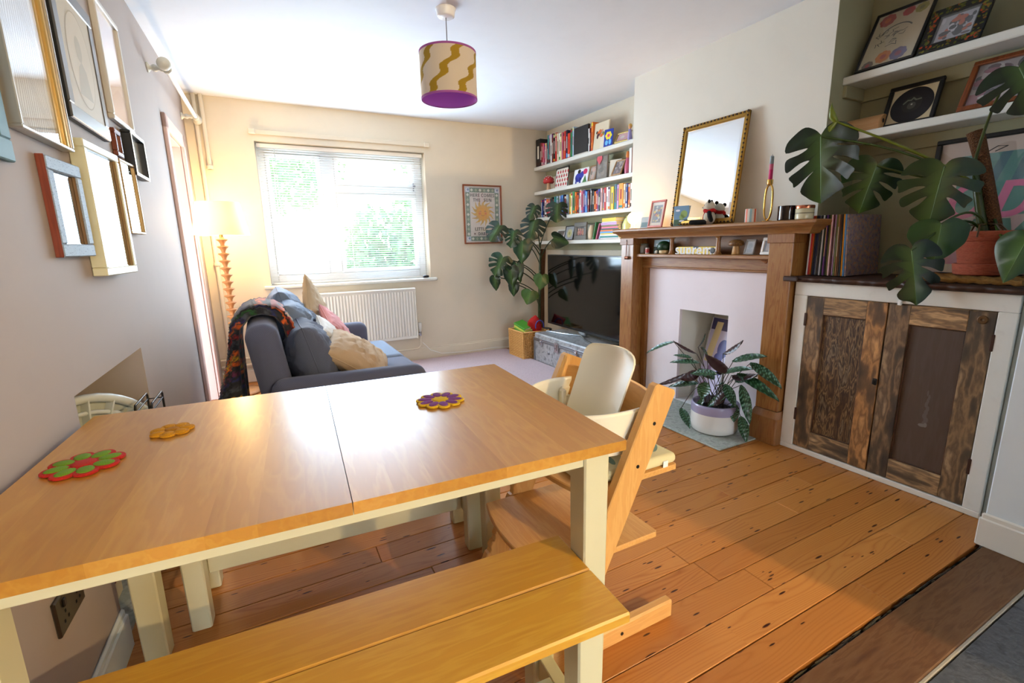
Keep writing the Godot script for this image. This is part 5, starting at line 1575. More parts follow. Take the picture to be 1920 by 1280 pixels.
	part(hk, "hook", mb().tube([Vector3(0, 0, -0.002), Vector3(0, 0, 0.02), Vector3(0.008, -0.008, 0.026), Vector3(0.004, -0.016, 0.022)], 0.003, 6), M.brass)
	part(hk, "plate", mb().box(Vector3(0, 0, 0.0), Vector3(0.016, 0.022, 0.004), 0.001), M.brass)

func ring_plate(p: Vector3) -> MB:
	var b := mb()
	b.X = Transform3D(Basis(Vector3.BACK, PI / 2), p)
	b.lathe([Vector2(0.004, 0.0), Vector2(0.008, 0.003), Vector2(0.014, 0.001), Vector2(0.017, 0.002), Vector2(0.018, -0.002)], 18)
	return b
func far_alcove() -> void:
	var xs := 2.82
	shelf("alcove_shelf", "topmost white shelf by the window wall, full of tall books", xs, 3.0, -4.80, -3.055, 2.02, 0.036, 0.0)
	shelf("alcove_shelf", "white shelf of cards and pictures below the tall books", xs, 3.0, -4.80, -3.055, 1.757, 0.036, 0.0)
	shelf("alcove_shelf", "white shelf packed with paperbacks behind the tall houseplant", xs, 3.0, -4.80, -3.055, 1.474, 0.036, 0.0)
	shelf("alcove_shelf", "lowest white shelf, directly above the television", xs, 3.0, -4.80, -3.055, 1.217, 0.036, 0.0)
	# paperbacks
	var low := [[-4.66, 25, 19, "blue"], [-4.63, 24, 19, "navy"], [-4.598, 35, 20, "white"], [-4.558, 35, 19, "red"], [-4.523, 27, 19, "pink"], [-4.485, 27, 19, "dark green"], [-4.457, 27, 20, "black"], [-4.428, 25, 18, "brown"], [-4.399, 27, 20, "teal"], [-4.37, 26, 20, "pale blue"], [-4.34, 25, 19, "grey"], [-4.31, 23, 20, "white"], [-4.283, 23, 20, "blue"], [-4.257, 23, 20, "sky blue"], [-4.229, 23, 20, "navy"], [-4.2, 25, 19, "dark red"], [-4.17, 21, 20, "pale blue"], [-4.146, 22, 19, "grey"], [-4.118, 24, 20, "yellow"], [-4.091, 24, 21, "cream"], [-4.053, 34, 22, "green"], [-4.018, 26, 21, "orange"], [-3.99, 23, 20, "red orange"], [-3.964, 19, 22, "black"], [-3.94, 22, 22, "white"], [-3.915, 23, 21, "pink"], [-3.89, 20, 21, "purple"], [-3.866, 20, 21, "blue"], [-3.842, 24, 20, "sky blue"], [-3.819, 14, 20, "red"], [-3.802, 16, 20, "dark red"], [-3.782, 14, 22, "slate"], [-3.764, 17, 20, "dark brown"], [-3.736, 26, 19, "black"], [-3.708, 24, 18, "orange"], [-3.684, 18, 19, "red"], [-3.664, 17, 20, "purple"], [-3.641, 25, 20, "charcoal"], [-3.612, 23, 20, "pale pink"], [-3.588, 20, 19, "grey"], [-3.56, 28, 20, "red"], [-3.528, 25, 20, "white"], [-3.5, 25, 20, "pale grey"], [-3.464, 36, 20, "yellow"], [-3.42, 28, 21, "teal"], [-3.388, 27, 21, "lilac"], [-3.342, 52, 21, "amber"], [-3.297, 22, 20, "cream"], [-3.27, 23, 20, "blue"], [-3.245, 23, 20, "orange"], [-3.218, 24, 20, "white"], [-3.19, 24, 19, "dark red"]]
	row_of_books(low, 1.475, 0.13, "paperback", "third alcove shelf", "paperbacks on the third shelf of the far alcove")
	var high := [[-4.745, 90, 29, "black"], [-4.682, 28, 24, "dark red"], [-4.65, 26, 23, "crimson"], [-4.622, 22, 22, "pink"], [-4.598, 20, 22, "magenta"], [-4.573, 24, 22, "pale pink"], [-4.549, 20, 22, "maroon"], [-4.527, 22, 29, "teal"], [-4.501, 28, 29, "grey"], [-4.471, 28, 29, "white"], [-4.441, 28, 29, "dark red"], [-4.411, 25, 28, "black"], [-4.38, 27, 28, "red"], [-4.347, 31, 27, "cream"], [-4.313, 28, 27, "white"], [-4.282, 26, 26, "pale yellow"], [-4.256, 18, 26, "pink"], [-4.233, 20, 26, "orange"], [-4.208, 25, 27, "red"], [-4.18, 24, 27, "navy"], [-4.142, 38, 23, "orange red"], [-4.104, 27, 27, "green"], [-4.074, 21, 28, "pale blue"], [-3.824, 25, 21, "white"], [-3.8, 16, 21, "dark red"], [-3.776, 26, 25, "orange"]]
	row_of_books(high, 2.021, 0.17, "book", "top alcove shelf", "tall books on the top shelf of the far alcove")
	var y := 2.021
	# large black album facing the room
	var t := thing("album", "large square black album standing face out among the tall books", "album", at(Vector3(2.835, y + 0.012, -4.055), -PI / 2, -0.04))
	part(t, "cover", mb().bb(Vector3(0, 0, -0.022), Vector3(0.225, 0.245, 0), 0.002), flatm(COL["charcoal"] * 0.7, 0.5))
	part(t, "pages", mb().bb(Vector3(0.003, -0.012, -0.02), Vector3(0.222, 0.0, -0.003), 0.001), flatm(Color(0.8, 0.76, 0.7), 0.8))
	t = thing("greetings_card", "tall cream card with flowers in a vase on the top alcove shelf", "card", at(Vector3(2.84, y, -3.752), -PI / 2, -0.12))
	var b := mb().paint(Color(0.84, 0.79, 0.68)).bb(Vector3(0, 0, -0.012), Vector3(0.20, 0.235, 0), 0)
	b.paint(Color(0.86, 0.82, 0.74)).rect(0.10, 0.0, 0.17, 0.11, 0.0004)
	blobs(b, 12, 0.01, 0.08, 0.19, 0.18, [Color(0.06, 0.06, 0.06), Color(0.82, 0.4, 0.12), Color(0.45, 0.48, 0.2), Color(0.3, 0.12, 0.14), Color(0.75, 0.55, 0.45)], 0.012, 0.022, 0.0006)
	part(t, "card", b, M.print)
	t = thing("greetings_card", "small blue card with a yellow and pink flower on the top alcove shelf", "card", at(Vector3(2.83, y, -3.585), -PI / 2 + 0.25, -0.12))
	b = mb().paint(Color(0.08, 0.2, 0.62)).bb(Vector3(0, 0, -0.003), Vector3(0.095, 0.15, 0), 0)
	flower(b, 0.047, 0.095, 0.036, Color(0.9, 0.85, 0.2), Color(0.85, 0.25, 0.5), 0.0004, 6)
	b.paint(Color(0.4, 0.7, 0.9)).disc(0.03, 0.035, 0.016, 0.0004, 0.022).disc(0.066, 0.04, 0.014, 0.0004, 0.024)
	part(t, "card", b, M.print)
	t = frame("framed_photo", "gilt framed pink picture at the right of the top alcove shelf", "photo", at(Vector3(2.83, y, -3.43), -PI / 2 + 0.1, -0.5), 0.16, 0.1, 0.012, 0.014, flatm(Color(0.66, 0.55, 0.25), 0.4, 0.3))
	b = backing(t, 0.16, 0.1, 0.014, 0.005, Color(0.82, 0.6, 0.62))
	b.paint(Color(0.85, 0.8, 0.78)).disc(0.07, 0.05, 0.025, 0.0054, 0.015)
	part(t, "print", b, M.print)
	t = thing("doll_figurine", "slim lilac figurine with golden hair at the end of the top alcove shelf", "figurine", Vector3(2.845, y, -3.255))
	part(t, "body", mb().lathe([Vector2(0, 0), Vector2(0.018, 0), Vector2(0.02, 0.02), Vector2(0.014, 0.06), Vector2(0.012, 0.085), Vector2(0, 0.09)], 14), flatm(Color(0.58, 0.55, 0.78), 0.5))
	part(t, "head", mb().ball(Vector3(0, 0.104, 0), Vector3(0.014, 0.018, 0.014), 12), flatm(Color(0.85, 0.62, 0.45), 0.6))
	part(t, "hair", mb().ball(Vector3(0.003, 0.112, 0), Vector3(0.016, 0.02, 0.016), 10), flatm(Color(0.8, 0.62, 0.3), 0.7))
	# second shelf
	y = 1.758
	t = thing("toadstool", "red and white spotted toadstool ornament at the window end of the second shelf", "ornament", Vector3(2.87, y, -4.57))
	part(t, "stalk", mb().lathe([Vector2(0, 0), Vector2(0.026, 0), Vector2(0.02, 0.03), Vector2(0.018, 0.08), Vector2(0, 0.085)], 16), flatm(Color(0.82, 0.65, 0.5), 0.6))
	part(t, "cap", mb().lathe([Vector2(0, 0.075), Vector2(0.05, 0.07), Vector2(0.062, 0.085), Vector2(0.058, 0.115), Vector2(0.035, 0.14), Vector2(0, 0.148)], 20), flatm(Color(0.72, 0.16, 0.17), 0.5))
	b = mb()
	for k in 26:
		var a := k * 2.4
		var f := 0.15 + 0.8 * float(k) / 26
		var r := 0.061 * sqrt(f)
		b.ball(Vector3(cos(a) * r, 0.148 - 0.062 * f * f, sin(a) * r), Vector3.ONE * 0.006, 6)
	part(t, "spots", b, flatm(Color(0.88, 0.84, 0.8), 0.6))
	t = frame("framed_card", "strawberry patterned card before a black frame on the second shelf", "picture", at(Vector3(2.85, y, -4.405), -PI / 2, -0.12), 0.235, 0.20, 0.012, 0.012, M.black)
	b = backing(t, 0.235, 0.2, 0.012, 0.005, Color(0.86, 0.83, 0.79))
	b.paint(Color(0.86, 0.83, 0.79)).rect(0.012, 0.0, 0.235, 0.175, 0.013)
	for k in 20:
		var px := 0.03 + 0.045 * (k % 5) + (0.02 if (k / 5) % 2 else 0.0)
		var py := 0.025 + 0.042 * (k / 5)
		b.paint(Color(0.68, 0.14, 0.17)).disc(px, py, 0.013, 0.0134, 0.015, 9)
		b.paint(Color(0.25, 0.42, 0.2)).disc(px, py + 0.014, 0.008, 0.0137, 0.004, 7)
	part(t, "print", b, M.print)
	t = thing("greetings_card", "white card painted with a blue elephant and a pink balloon", "card", at(Vector3(2.845, y, -4.075), -PI / 2, -0.15))
	b = mb().paint(Color(0.86, 0.87, 0.88)).bb(Vector3(0, 0, -0.004), Vector3(0.235, 0.14, 0), 0)
	b.paint(Color(0.15, 0.18, 0.58)).disc(0.085, 0.06, 0.06, 0.0004, 0.045).rect(0.035, 0.0, 0.06, 0.06, 0.0004).rect(0.10, 0.0, 0.125, 0.06, 0.0004).disc(0.135, 0.08, 0.03, 0.0005, 0.033)
	b.paint(Color(0.08, 0.07, 0.09)).disc(0.085, 0.115, 0.025, 0.0007, 0.02)
	b.paint(Color(0.75, 0.15, 0.35)).disc(0.185, 0.105, 0.034, 0.0007, 0.026)
	b.paint(Color(0.25, 0.45, 0.25)).flat(PackedVector2Array([Vector2(0.15, 0.0), Vector2(0.225, 0.0), Vector2(0.19, 0.07)]), 0.0007)
	part(t, "card", b, M.print)
	t = frame("framed_photo", "small tan framed photo beside the elephant card", "photo", at(Vector3(2.85, y, -3.83), -PI / 2, -0.25), 0.11, 0.145, 0.012, 0.010, wood(1, Color(0.62, 0.48, 0.33)))
	b = backing(t, 0.11, 0.145, 0.01, 0.005, Color(0.6, 0.52, 0.48))
	blobs(b, 12, 0.01, 0.01, 0.1, 0.13, [Color(0.75, 0.6, 0.55), Color(0.35, 0.28, 0.27), Color(0.66, 0.62, 0.6)], 0.01, 0.025, 0.0054)
	part(t, "print", b, M.print)
	t = frame("framed_photo", "grey brown photo with a pink heart at its top corner on the second shelf", "photo", at(Vector3(2.855, y, -3.712), -PI / 2, -0.06), 0.165, 0.205, 0.014, 0.008, flatm(Color(0.45, 0.41, 0.38), 0.5))
	b = backing(t, 0.165, 0.205, 0.008, 0.005, Color(0.40, 0.36, 0.33))
	blobs(b, 14, 0.01, 0.01, 0.155, 0.15, [Color(0.5, 0.45, 0.4), Color(0.3, 0.27, 0.26), Color(0.45, 0.42, 0.42)], 0.01, 0.03, 0.0054)
	b.paint(Color(0.80, 0.33, 0.38)).disc(0.035, 0.18, 0.024, 0.0145).disc(0.065, 0.18, 0.024, 0.0145).flat(PackedVector2Array([Vector2(0.015, 0.17), Vector2(0.05, 0.125), Vector2(0.085, 0.17)]), 0.0146)
	part(t, "print", b, M.print)
	t = thing("card_stack", "bundle of cream and brown cards leaning on the second shelf", "cards", at(Vector3(2.86, y, -3.535), -PI / 2 + 0.3, -0.08))
	b = mb()
	for k in 4:
		b.paint([Color(0.84, 0.82, 0.76), Color(0.7, 0.6, 0.45), Color(0.3, 0.16, 0.13), Color(0.8, 0.74, 0.6)][k]).bb(Vector3(0.006 * k, 0, -0.012 * k - 0.004), Vector3(0.12 + 0.006 * k, 0.15 - 0.01 * k, -0.012 * k), 0)
	part(t, "cards", b, M.print)
	t = frame("framed_photo", "pale wooden frame leaning well back near the end of the second shelf", "photo", at(Vector3(2.83, y, -3.47), -PI / 2 + 0.15, -0.5), 0.115, 0.155, 0.012, 0.014, wood(1, Color(0.72, 0.58, 0.40)))
	b = backing(t, 0.115, 0.155, 0.014, 0.005, Color(0.45, 0.36, 0.36))
	blobs(b, 14, 0.014, 0.014, 0.1, 0.14, [Color(0.72, 0.68, 0.66), Color(0.3, 0.2, 0.22), Color(0.6, 0.5, 0.5)], 0.006, 0.02, 0.0054)
	part(t, "print", b, M.print)
	t = thing("pink_bottle", "pink glass bottle with an orange top on the second shelf", "bottle", Vector3(2.86, y, -3.29))
	part(t, "body", mb().lathe([Vector2(0, 0), Vector2(0.026, 0), Vector2(0.026, 0.06), Vector2(0.016, 0.115), Vector2(0.012, 0.13)], 16), flatm(Color(0.76, 0.38, 0.50), 0.25))
	part(t, "stopper", mb().lathe([Vector2(0.013, 0.13), Vector2(0.017, 0.15), Vector2(0.01, 0.18), Vector2(0, 0.185)], 14), flatm(Color(0.86, 0.5, 0.22), 0.5))
	for k in 2:
		t = thing("book", ["white spined book at the breast end of the second shelf", "red spined book at the breast end of the second shelf"][k], "book", Vector3(2.84, y, -3.235 + 0.04 * k))
		part(t, "cover", mb().bb(Vector3(0, 0, -0.016), Vector3(0.14, 0.2, 0.016), 0.002), flatm([COL["white"], COL["red"]][k], 0.5))
		part(t, "pages", mb().bb(Vector3(0.004, 0.2, -0.013), Vector3(0.137, 0.2004, 0.013), 0), flatm(Color(0.85, 0.82, 0.75), 0.9))
	# lowest shelf
	y = 1.218
	t = frame("framed_photo", "small dark photo in a white frame nearest the window on the lowest shelf", "photo", at(Vector3(2.85, y, -4.42), -PI / 2, -0.45), 0.16, 0.12, 0.012, 0.012, M.frame_white)
	b = backing(t, 0.16, 0.12, 0.012, 0.005, Color(0.2, 0.13, 0.11))
	blobs(b, 10, 0.012, 0.012, 0.148, 0.108, [Color(0.35, 0.25, 0.22), Color(0.12, 0.08, 0.08)], 0.01, 0.025, 0.0054)
	part(t, "print", b, M.print)
	t = frame("framed_photo", "photo of a yellow flower behind the tall plant on the lowest shelf", "photo", at(Vector3(2.86, y, -4.245), -PI / 2, -0.2), 0.16, 0.145, 0.012, 0.006, M.black)
	b = backing(t, 0.16, 0.145, 0.006, 0.005, Color(0.62, 0.66, 0.72))
	flower(b, 0.08, 0.07, 0.045, Color(0.78, 0.77, 0.55), Color(0.62, 0.6, 0.25), 0.0054)
	part(t, "print", b, M.print)
	t = frame("framed_photo", "wide grey framed photo of people in the middle of the lowest shelf", "photo", at(Vector3(2.865, y, -4.065), -PI / 2, -0.06), 0.205, 0.17, 0.016, 0.042, flatm(Color(0.42, 0.405, 0.38), 0.5), true, 0.006)
	b = backing(t, 0.205, 0.17, 0.042, 0.005, Color(0.10, 0.07, 0.07))
	for k in 3:
		b.paint(Color(0.62, 0.25, 0.2) if k % 2 else Color(0.7, 0.42, 0.3)).disc(0.065 + 0.035 * k, 0.07, 0.018, 0.0054, 0.026)
		b.paint(Color(0.78, 0.55, 0.42)).disc(0.065 + 0.035 * k, 0.102, 0.011, 0.0056)
	part(t, "print", b, M.print)
	t = thing("vase", "small cream ceramic vase on the lowest shelf", "vase", Vector3(2.88, y, -3.80))
	part(t, "body", mb().lathe([Vector2(0, 0), Vector2(0.03, 0), Vector2(0.038, 0.02), Vector2(0.04, 0.08), Vector2(0.03, 0.115), Vector2(0.022, 0.125), Vector2(0.024, 0.135), Vector2(0.02, 0.135), Vector2(0.018, 0.12), Vector2(0, 0.11)], 20), flatm(Color(0.80, 0.72, 0.60), 0.5))
	var lean := ["green", "pink", "pale blue"]
	for k in 3:
		t = thing("book", "%s picture book leaning against the pile on the lowest shelf" % lean[k], "book", Transform3D(Basis(Vector3.RIGHT, 0.28 + 0.06 * k), Vector3(2.84 + 0.01 * k, y, -3.735 + 0.035 * k)), "picture books on the lowest shelf")
		part(t, "cover", mb().bb(Vector3(0, 0, -0.006), Vector3(0.13, 0.165 - 0.01 * k, 0.006), 0.001), flatm(COL[lean[k]], 0.5))
		part(t, "pages", mb().bb(Vector3(0.004, 0.003, -0.0045), Vector3(0.131, 0.16 - 0.01 * k, 0.0045), 0), flatm(Color(0.85, 0.83, 0.78), 0.9))
	var pile := [["pale grey", 12], ["teal", 14], ["white", 14], ["yellow", 10], ["sky blue", 15], ["orange", 13], ["dark teal", 11], ["pink", 16], ["olive", 12], ["lilac", 22], ["white", 8], ["yellow", 30]]
	var yy := y
	for k in pile.size():
		var th: float = pile[k][1] * 0.00105
		t = thing("book", "%s book lying in the pile on the lowest shelf, %s from the bottom" % [pile[k][0], ORD[k]], "book", at(Vector3(2.90, yy, -3.47 + rng.randf_range(-0.012, 0.012)), rng.randf_range(-0.06, 0.06)), "picture books on the lowest shelf")
		var bw := 0.27 - 0.006 * k
		part(t, "cover", mb().box(Vector3(-0.002, th * 0.5, 0), Vector3(0.16, th - 0.0008, bw), 0.001), flatm(COL[pile[k][0]], 0.5))
		part(t, "pages", mb().box(Vector3(-0.002, th * 0.5, 0.001), Vector3(0.157, th * 0.7, bw + 0.0005), 0), flatm(Color(0.86, 0.84, 0.8), 0.9))
		yy += th
	t = thing("storage_jar", "pale green glass jar at the breast end of the lowest shelf", "jar", Vector3(2.87, y, -3.25))
	part(t, "jar", mb().lathe([Vector2(0, 0), Vector2(0.06, 0), Vector2(0.066, 0.01), Vector2(0.066, 0.12), Vector2(0.05, 0.16), Vector2(0.035, 0.175), Vector2(0.035, 0.19), Vector2(0, 0.19)], 24), flatm(Color(0.78, 0.80, 0.55), 0.25))
	part(t, "base_band", mb().lathe([Vector2(0.0665, 0.03), Vector2(0.067, 0.032), Vector2(0.067, 0.038), Vector2(0.0665, 0.04)], 24), flatm(Color(0.6, 0.6, 0.3), 0.4))

func row_of_books(list: Array, y: float, dep: float, called: String, where: String, group: String) -> void:
	var i := 0
	for q in list:
		var th: float = q[1] * 0.001
		var h: float = q[2] * 0.01 + rng.randf_range(-0.005, 0.005)
		var col: Color = COL[q[3]]
		var d := dep * rng.randf_range(0.88, 1.05)
		var adj := "wide" if q[1] > 33 else ("slim" if q[1] < 21 else ("tall" if q[2] > 26 else ("short" if q[2] < 20 else "upright")))
		var t := thing(called, "%s %s %s, %s from the window end of the %s" % [adj, q[3], called, ordinal(i), where], "book", Transform3D(Basis(Vector3.RIGHT, rng.randf_range(-0.012, 0.012)), Vector3(2.835 + rng.randf_range(0, 0.012), y, q[0])), group)
		var b := mb()
		var e := th * 0.5 - 0.0006
		b.bb(Vector3(0, 0, -e), Vector3(d, h, -e + 0.0018), 0.0005).bb(Vector3(0, 0, e - 0.0018), Vector3(d, h, e), 0.0005).bb(Vector3(0, 0, -e), Vector3(0.003, h, e), 0.001)
		part(t, "cover", b, flatm(col, 0.5))
		part(t, "pages", mb().bb(Vector3(0.003, 0.003, -e + 0.0016), Vector3(d - 0.004, h - 0.003, e - 0.0016), 0), flatm(Color(0.85, 0.82, 0.74), 0.9))
		# title block and bands printed on the spine
		var p := mb()
		var lum := col.get_luminance()
		var ink: Color = Color(0.9, 0.88, 0.82) if lum < 0.35 else [Color(0.12, 0.1, 0.12), Color(0.6, 0.12, 0.12), Color(0.12, 0.2, 0.45)][rng.randi() % 3]
		var y0 := h * rng.randf_range(0.25, 0.4)
		var y1 := h * rng.randf_range(0.6, 0.85)
		p.paint(ink).bb(Vector3(-0.0005, y0, -e * 0.35), Vector3(0.0, y1, e * 0.35), 0)
		if rng.randf() < 0.6:
			p.paint(COL[COL.keys()[rng.randi() % COL.size()]]).bb(Vector3(-0.0004, h * 0.04, -e * 0.9), Vector3(0.0, h * rng.randf_range(0.1, 0.2), e * 0.9), 0)
		if rng.randf() < 0.4:
			p.paint(COL[COL.keys()[rng.randi() % COL.size()]]).bb(Vector3(-0.0004, h * 0.87, -e * 0.9), Vector3(0.0, h * 0.97, e * 0.9), 0)
		part(t, "spine_print", p, M.print)
		i += 1

func table_leg(b: MB, x: float, z: float, s: float, h: float, taper := 0.0) -> MB:
	var k := s * 0.5
	var tk := k - taper
	var rows := []
	for q in [[tk - 0.003, 0.0], [tk, 0.003], [k, h]]:
		var r: float = q[0]
		var c := 0.004
		rows.append(PackedVector3Array([Vector3(x + r, q[1], z - r + c), Vector3(x + r - c, q[1], z - r), Vector3(x - r + c, q[1], z - r), Vector3(x - r, q[1], z - r + c), Vector3(x - r, q[1], z + r - c), Vector3(x - r + c, q[1], z + r), Vector3(x + r - c, q[1], z + r), Vector3(x + r, q[1], z + r - c)]))
	for j in 8:
		for i in 2:
			var o := Vector3(cos(TAU * (j + 0.5 - 1) / 8.0), 0, 0)
			var a: Vector3 = rows[i][j]
			var bb2: Vector3 = rows[i][(j + 1) % 8]
			var mid := (a + bb2) * 0.5 - Vector3(x, a.y, z)
			b.face([a, bb2, rows[i + 1][(j + 1) % 8], rows[i + 1][j]], mid)
	return b

func dining() -> void:
	var T := Transform3D(Basis(Vector3.UP, -0.058), Vector3(0.688, 0, -0.770))
	var L := 1.19
	var W := 0.79
	var t := thing("dining_table", "extending dining table with honey wood top and cream painted legs", "table", T)
	var tones := [Color(0.75, 0.545, 0.215), Color(0.71, 0.505, 0.185), Color(0.78, 0.575, 0.245), Color(0.72, 0.515, 0.19), Color(0.765, 0.565, 0.24)]
	for leaf in 2:
		var lf := Node3D.new()
		name_it(t, lf, "tabletop_leaf")
		var x0: float = [-L, -0.593][leaf]
		var x1: float = [-0.5945, 0.0][leaf]
		var n := 8
		for k in n:
			var a := lerpf(x0, x1, float(k) / n)
			var c := lerpf(x0, x1, float(k + 1) / n)
			var sb := mb().bb(Vector3(a + (0.0 if k else 0.0), 0.726, -W), Vector3(c, 0.75, 0), 0.0)
			part(lf, "stave", sb, wood(2, tones[(k * 3 + leaf * 2) % 5], 0.30, "soft", 0.17 * k + 0.5 * leaf, 3.2, 0.5, 0.25))
	part(t, "apron", mb().bb(Vector3(-L + 0.09, 0.688, -0.055), Vector3(-0.09, 0.726, -0.035), 0.002), M.cream_paint)
	part(t, "apron", mb().bb(Vector3(-L + 0.09, 0.688, -W + 0.035), Vector3(-0.09, 0.726, -W + 0.055), 0.002), M.cream_paint)
	part(t, "apron", mb().bb(Vector3(-0.055, 0.688, -W + 0.09), Vector3(-0.035, 0.726, -0.09), 0.002), M.cream_paint)
	part(t, "apron", mb().bb(Vector3(-L + 0.035, 0.688, -W + 0.09), Vector3(-L + 0.055, 0.726, -0.09), 0.002), M.cream_paint)
	for lx in [-0.058, -L + 0.058]:
		for lz in [-0.062, -W + 0.062]:
			part(t, "leg", table_leg(mb(), lx, lz, 0.068, 0.726, 0.004), M.cream_paint)
	# crocheted flower coasters
	coaster("green petalled crocheted flower coaster with a red centre and red edging", Vector3(-0.378, 0.751, -1.24), 0.068, 8, Color(0.45, 0.62, 0.10), Color(0.78, 0.14, 0.07), Color(0.78, 0.12, 0.06), 0.3)
	coaster("small plain mustard yellow crocheted flower coaster", Vector3(-0.243, 0.751, -1.376), 0.047, 7, Color(0.84, 0.58, 0.04), Color(0.72, 0.48, 0.03), Color(0.84, 0.58, 0.04), 0.1)
	coaster("purple petalled crocheted flower coaster with a yellow centre and yellow edging", Vector3(0.412, 0.751, -1.248), 0.068, 10, Color(0.52, 0.27, 0.56), Color(0.92, 0.76, 0.10), Color(0.92, 0.74, 0.12), 0.2)
	bench("dining_bench", "honey wood bench with cream legs in front of the table", Transform3D(Basis(Vector3.UP, -0.058), Vector3(0.588, 0, -0.628)), 1.0, 0.295)
	bench("dining_bench", "honey wood bench with cream legs half hidden on the far side of the table", Transform3D(Basis(Vector3.UP, -0.058), Vector3(0.715, 0, -1.54)), 1.10, 0.295)

func coaster(label: String, p: Vector3, r: float, n: int, pc: Color, cc: Color, ec: Color, rot: float) -> void:
	var t := thing("flower_coaster", label, "coaster", at(p, rot), "crocheted flower coasters on the table")
	var knit := func(c: Color) -> StandardMaterial3D:
		var key := "knit" + c.to_html()
		if not M.has(key):
			rough_mat(key, c, 1.0, M.knit_dots, Vector3.ONE * 22.0, 0.1, M.fine)
		return M[key]
	if not M.has("knit_dots"):
		M["knit_dots"] = noise(0.07, 55, [[0.0, g(0.55)], [0.4, g(0.95)], [1.0, g(1.0)]], FastNoiseLite.TYPE_CELLULAR, 1)
	var e := mb()
	var f := PackedVector2Array()
	for k in n * 10:
		var a := TAU * k / (n * 10)
		var lobe := absf(cos(a * n * 0.5))
		f.append(Vector2(cos(a), sin(a)) * r * (0.80 + 0.22 * pow(lobe, 0.6)))
	e.X = Transform3D(Basis(Vector3.RIGHT, -PI / 2), Vector3.ZERO)
	e.prism(f, 0.006, 0.0015)
	part(t, "edging", e, knit.call(ec))
	for k in n:
		var a := TAU * (k + 0.0) / n
		var b := mb().ball(Vector3(cos(a) * r * 0.63, 0.006, -sin(a) * r * 0.63), Vector3(r * 0.30, 0.0035, r * 0.62 * sin(PI / n) * 0.95), 12, Basis(Vector3.UP, a))
		part(t, "petal", b, knit.call(pc))
	part(t, "flower_centre", mb().ball(Vector3(0, 0.006, 0), Vector3(r * 0.32, 0.004, r * 0.32), 14), knit.call(cc))

func bench(called: String, label: String, T: Transform3D, L: float, W: float) -> void:
	var t := thing(called, label, "bench", T, "benches along the table")
	for k in 2:
		var z0 := -W * (k + 1) / 2.0 + (0.0006 if k == 0 else 0.0)
		var z1 := -W * k / 2.0 - (0.0006 if k == 1 else 0.0)
		part(t, "seat_board", mb().bb(Vector3(-L, 0.425, z0), Vector3(0, 0.45, z1), 0.004), wood(0, [Color(0.82, 0.63, 0.23), Color(0.79, 0.59, 0.19)][k], 0.33, "soft", 0.3 + 0.4 * k, 5.0, 0.45, 0.25))
	for lx in [-0.085, -L + 0.085]:
		for lz in [-0.045, -W + 0.045]:
			part(t, "leg", table_leg(mb(), lx, lz, 0.062, 0.425, 0.003), M.cream_paint)
		part(t, "end_rail", mb().bb(Vector3(lx - 0.014, 0.36, -W + 0.075), Vector3(lx + 0.014, 0.424, -0.075), 0.002), M.cream_paint)
		part(t, "end_rail", mb().bb(Vector3(lx - 0.016, 0.12, -W + 0.075), Vector3(lx + 0.016, 0.185, -0.075), 0.002), M.cream_paint)
	part(t, "stretcher", mb().bb(Vector3(-L + 0.102, 0.12, -W * 0.5 - 0.014), Vector3(-0.102, 0.185, -W * 0.5 + 0.014), 0.002), M.cream_paint)

func curved_panel(b: MB, x: float, bow: float, y0: float, y1: float, z0: float, z1: float, th: float, lean: float) -> MB:
	var P := []
	var n := 16
	for s in [[0, y0], [0, y1], [1, y1], [1, y0], [0, y0]]:
		var rw := PackedVector3Array()
		for i in n + 1:
			var u := float(i) / n
			var z := lerpf(z0, z1, u)
			rw.append(Vector3(x + bow * (1 - pow(2 * u - 1, 2)) + s[0] * th + (s[1] - y0) * lean, s[1], z))
		P.append(rw)
	for i in 4:
		b.grid([P[i], P[i + 1]])
	for e in [0, n]:
		b.face([P[0][e], P[1][e], P[2][e], P[3][e]], Vector3(0, 0, -1 if e == 0 else 1))
	return b

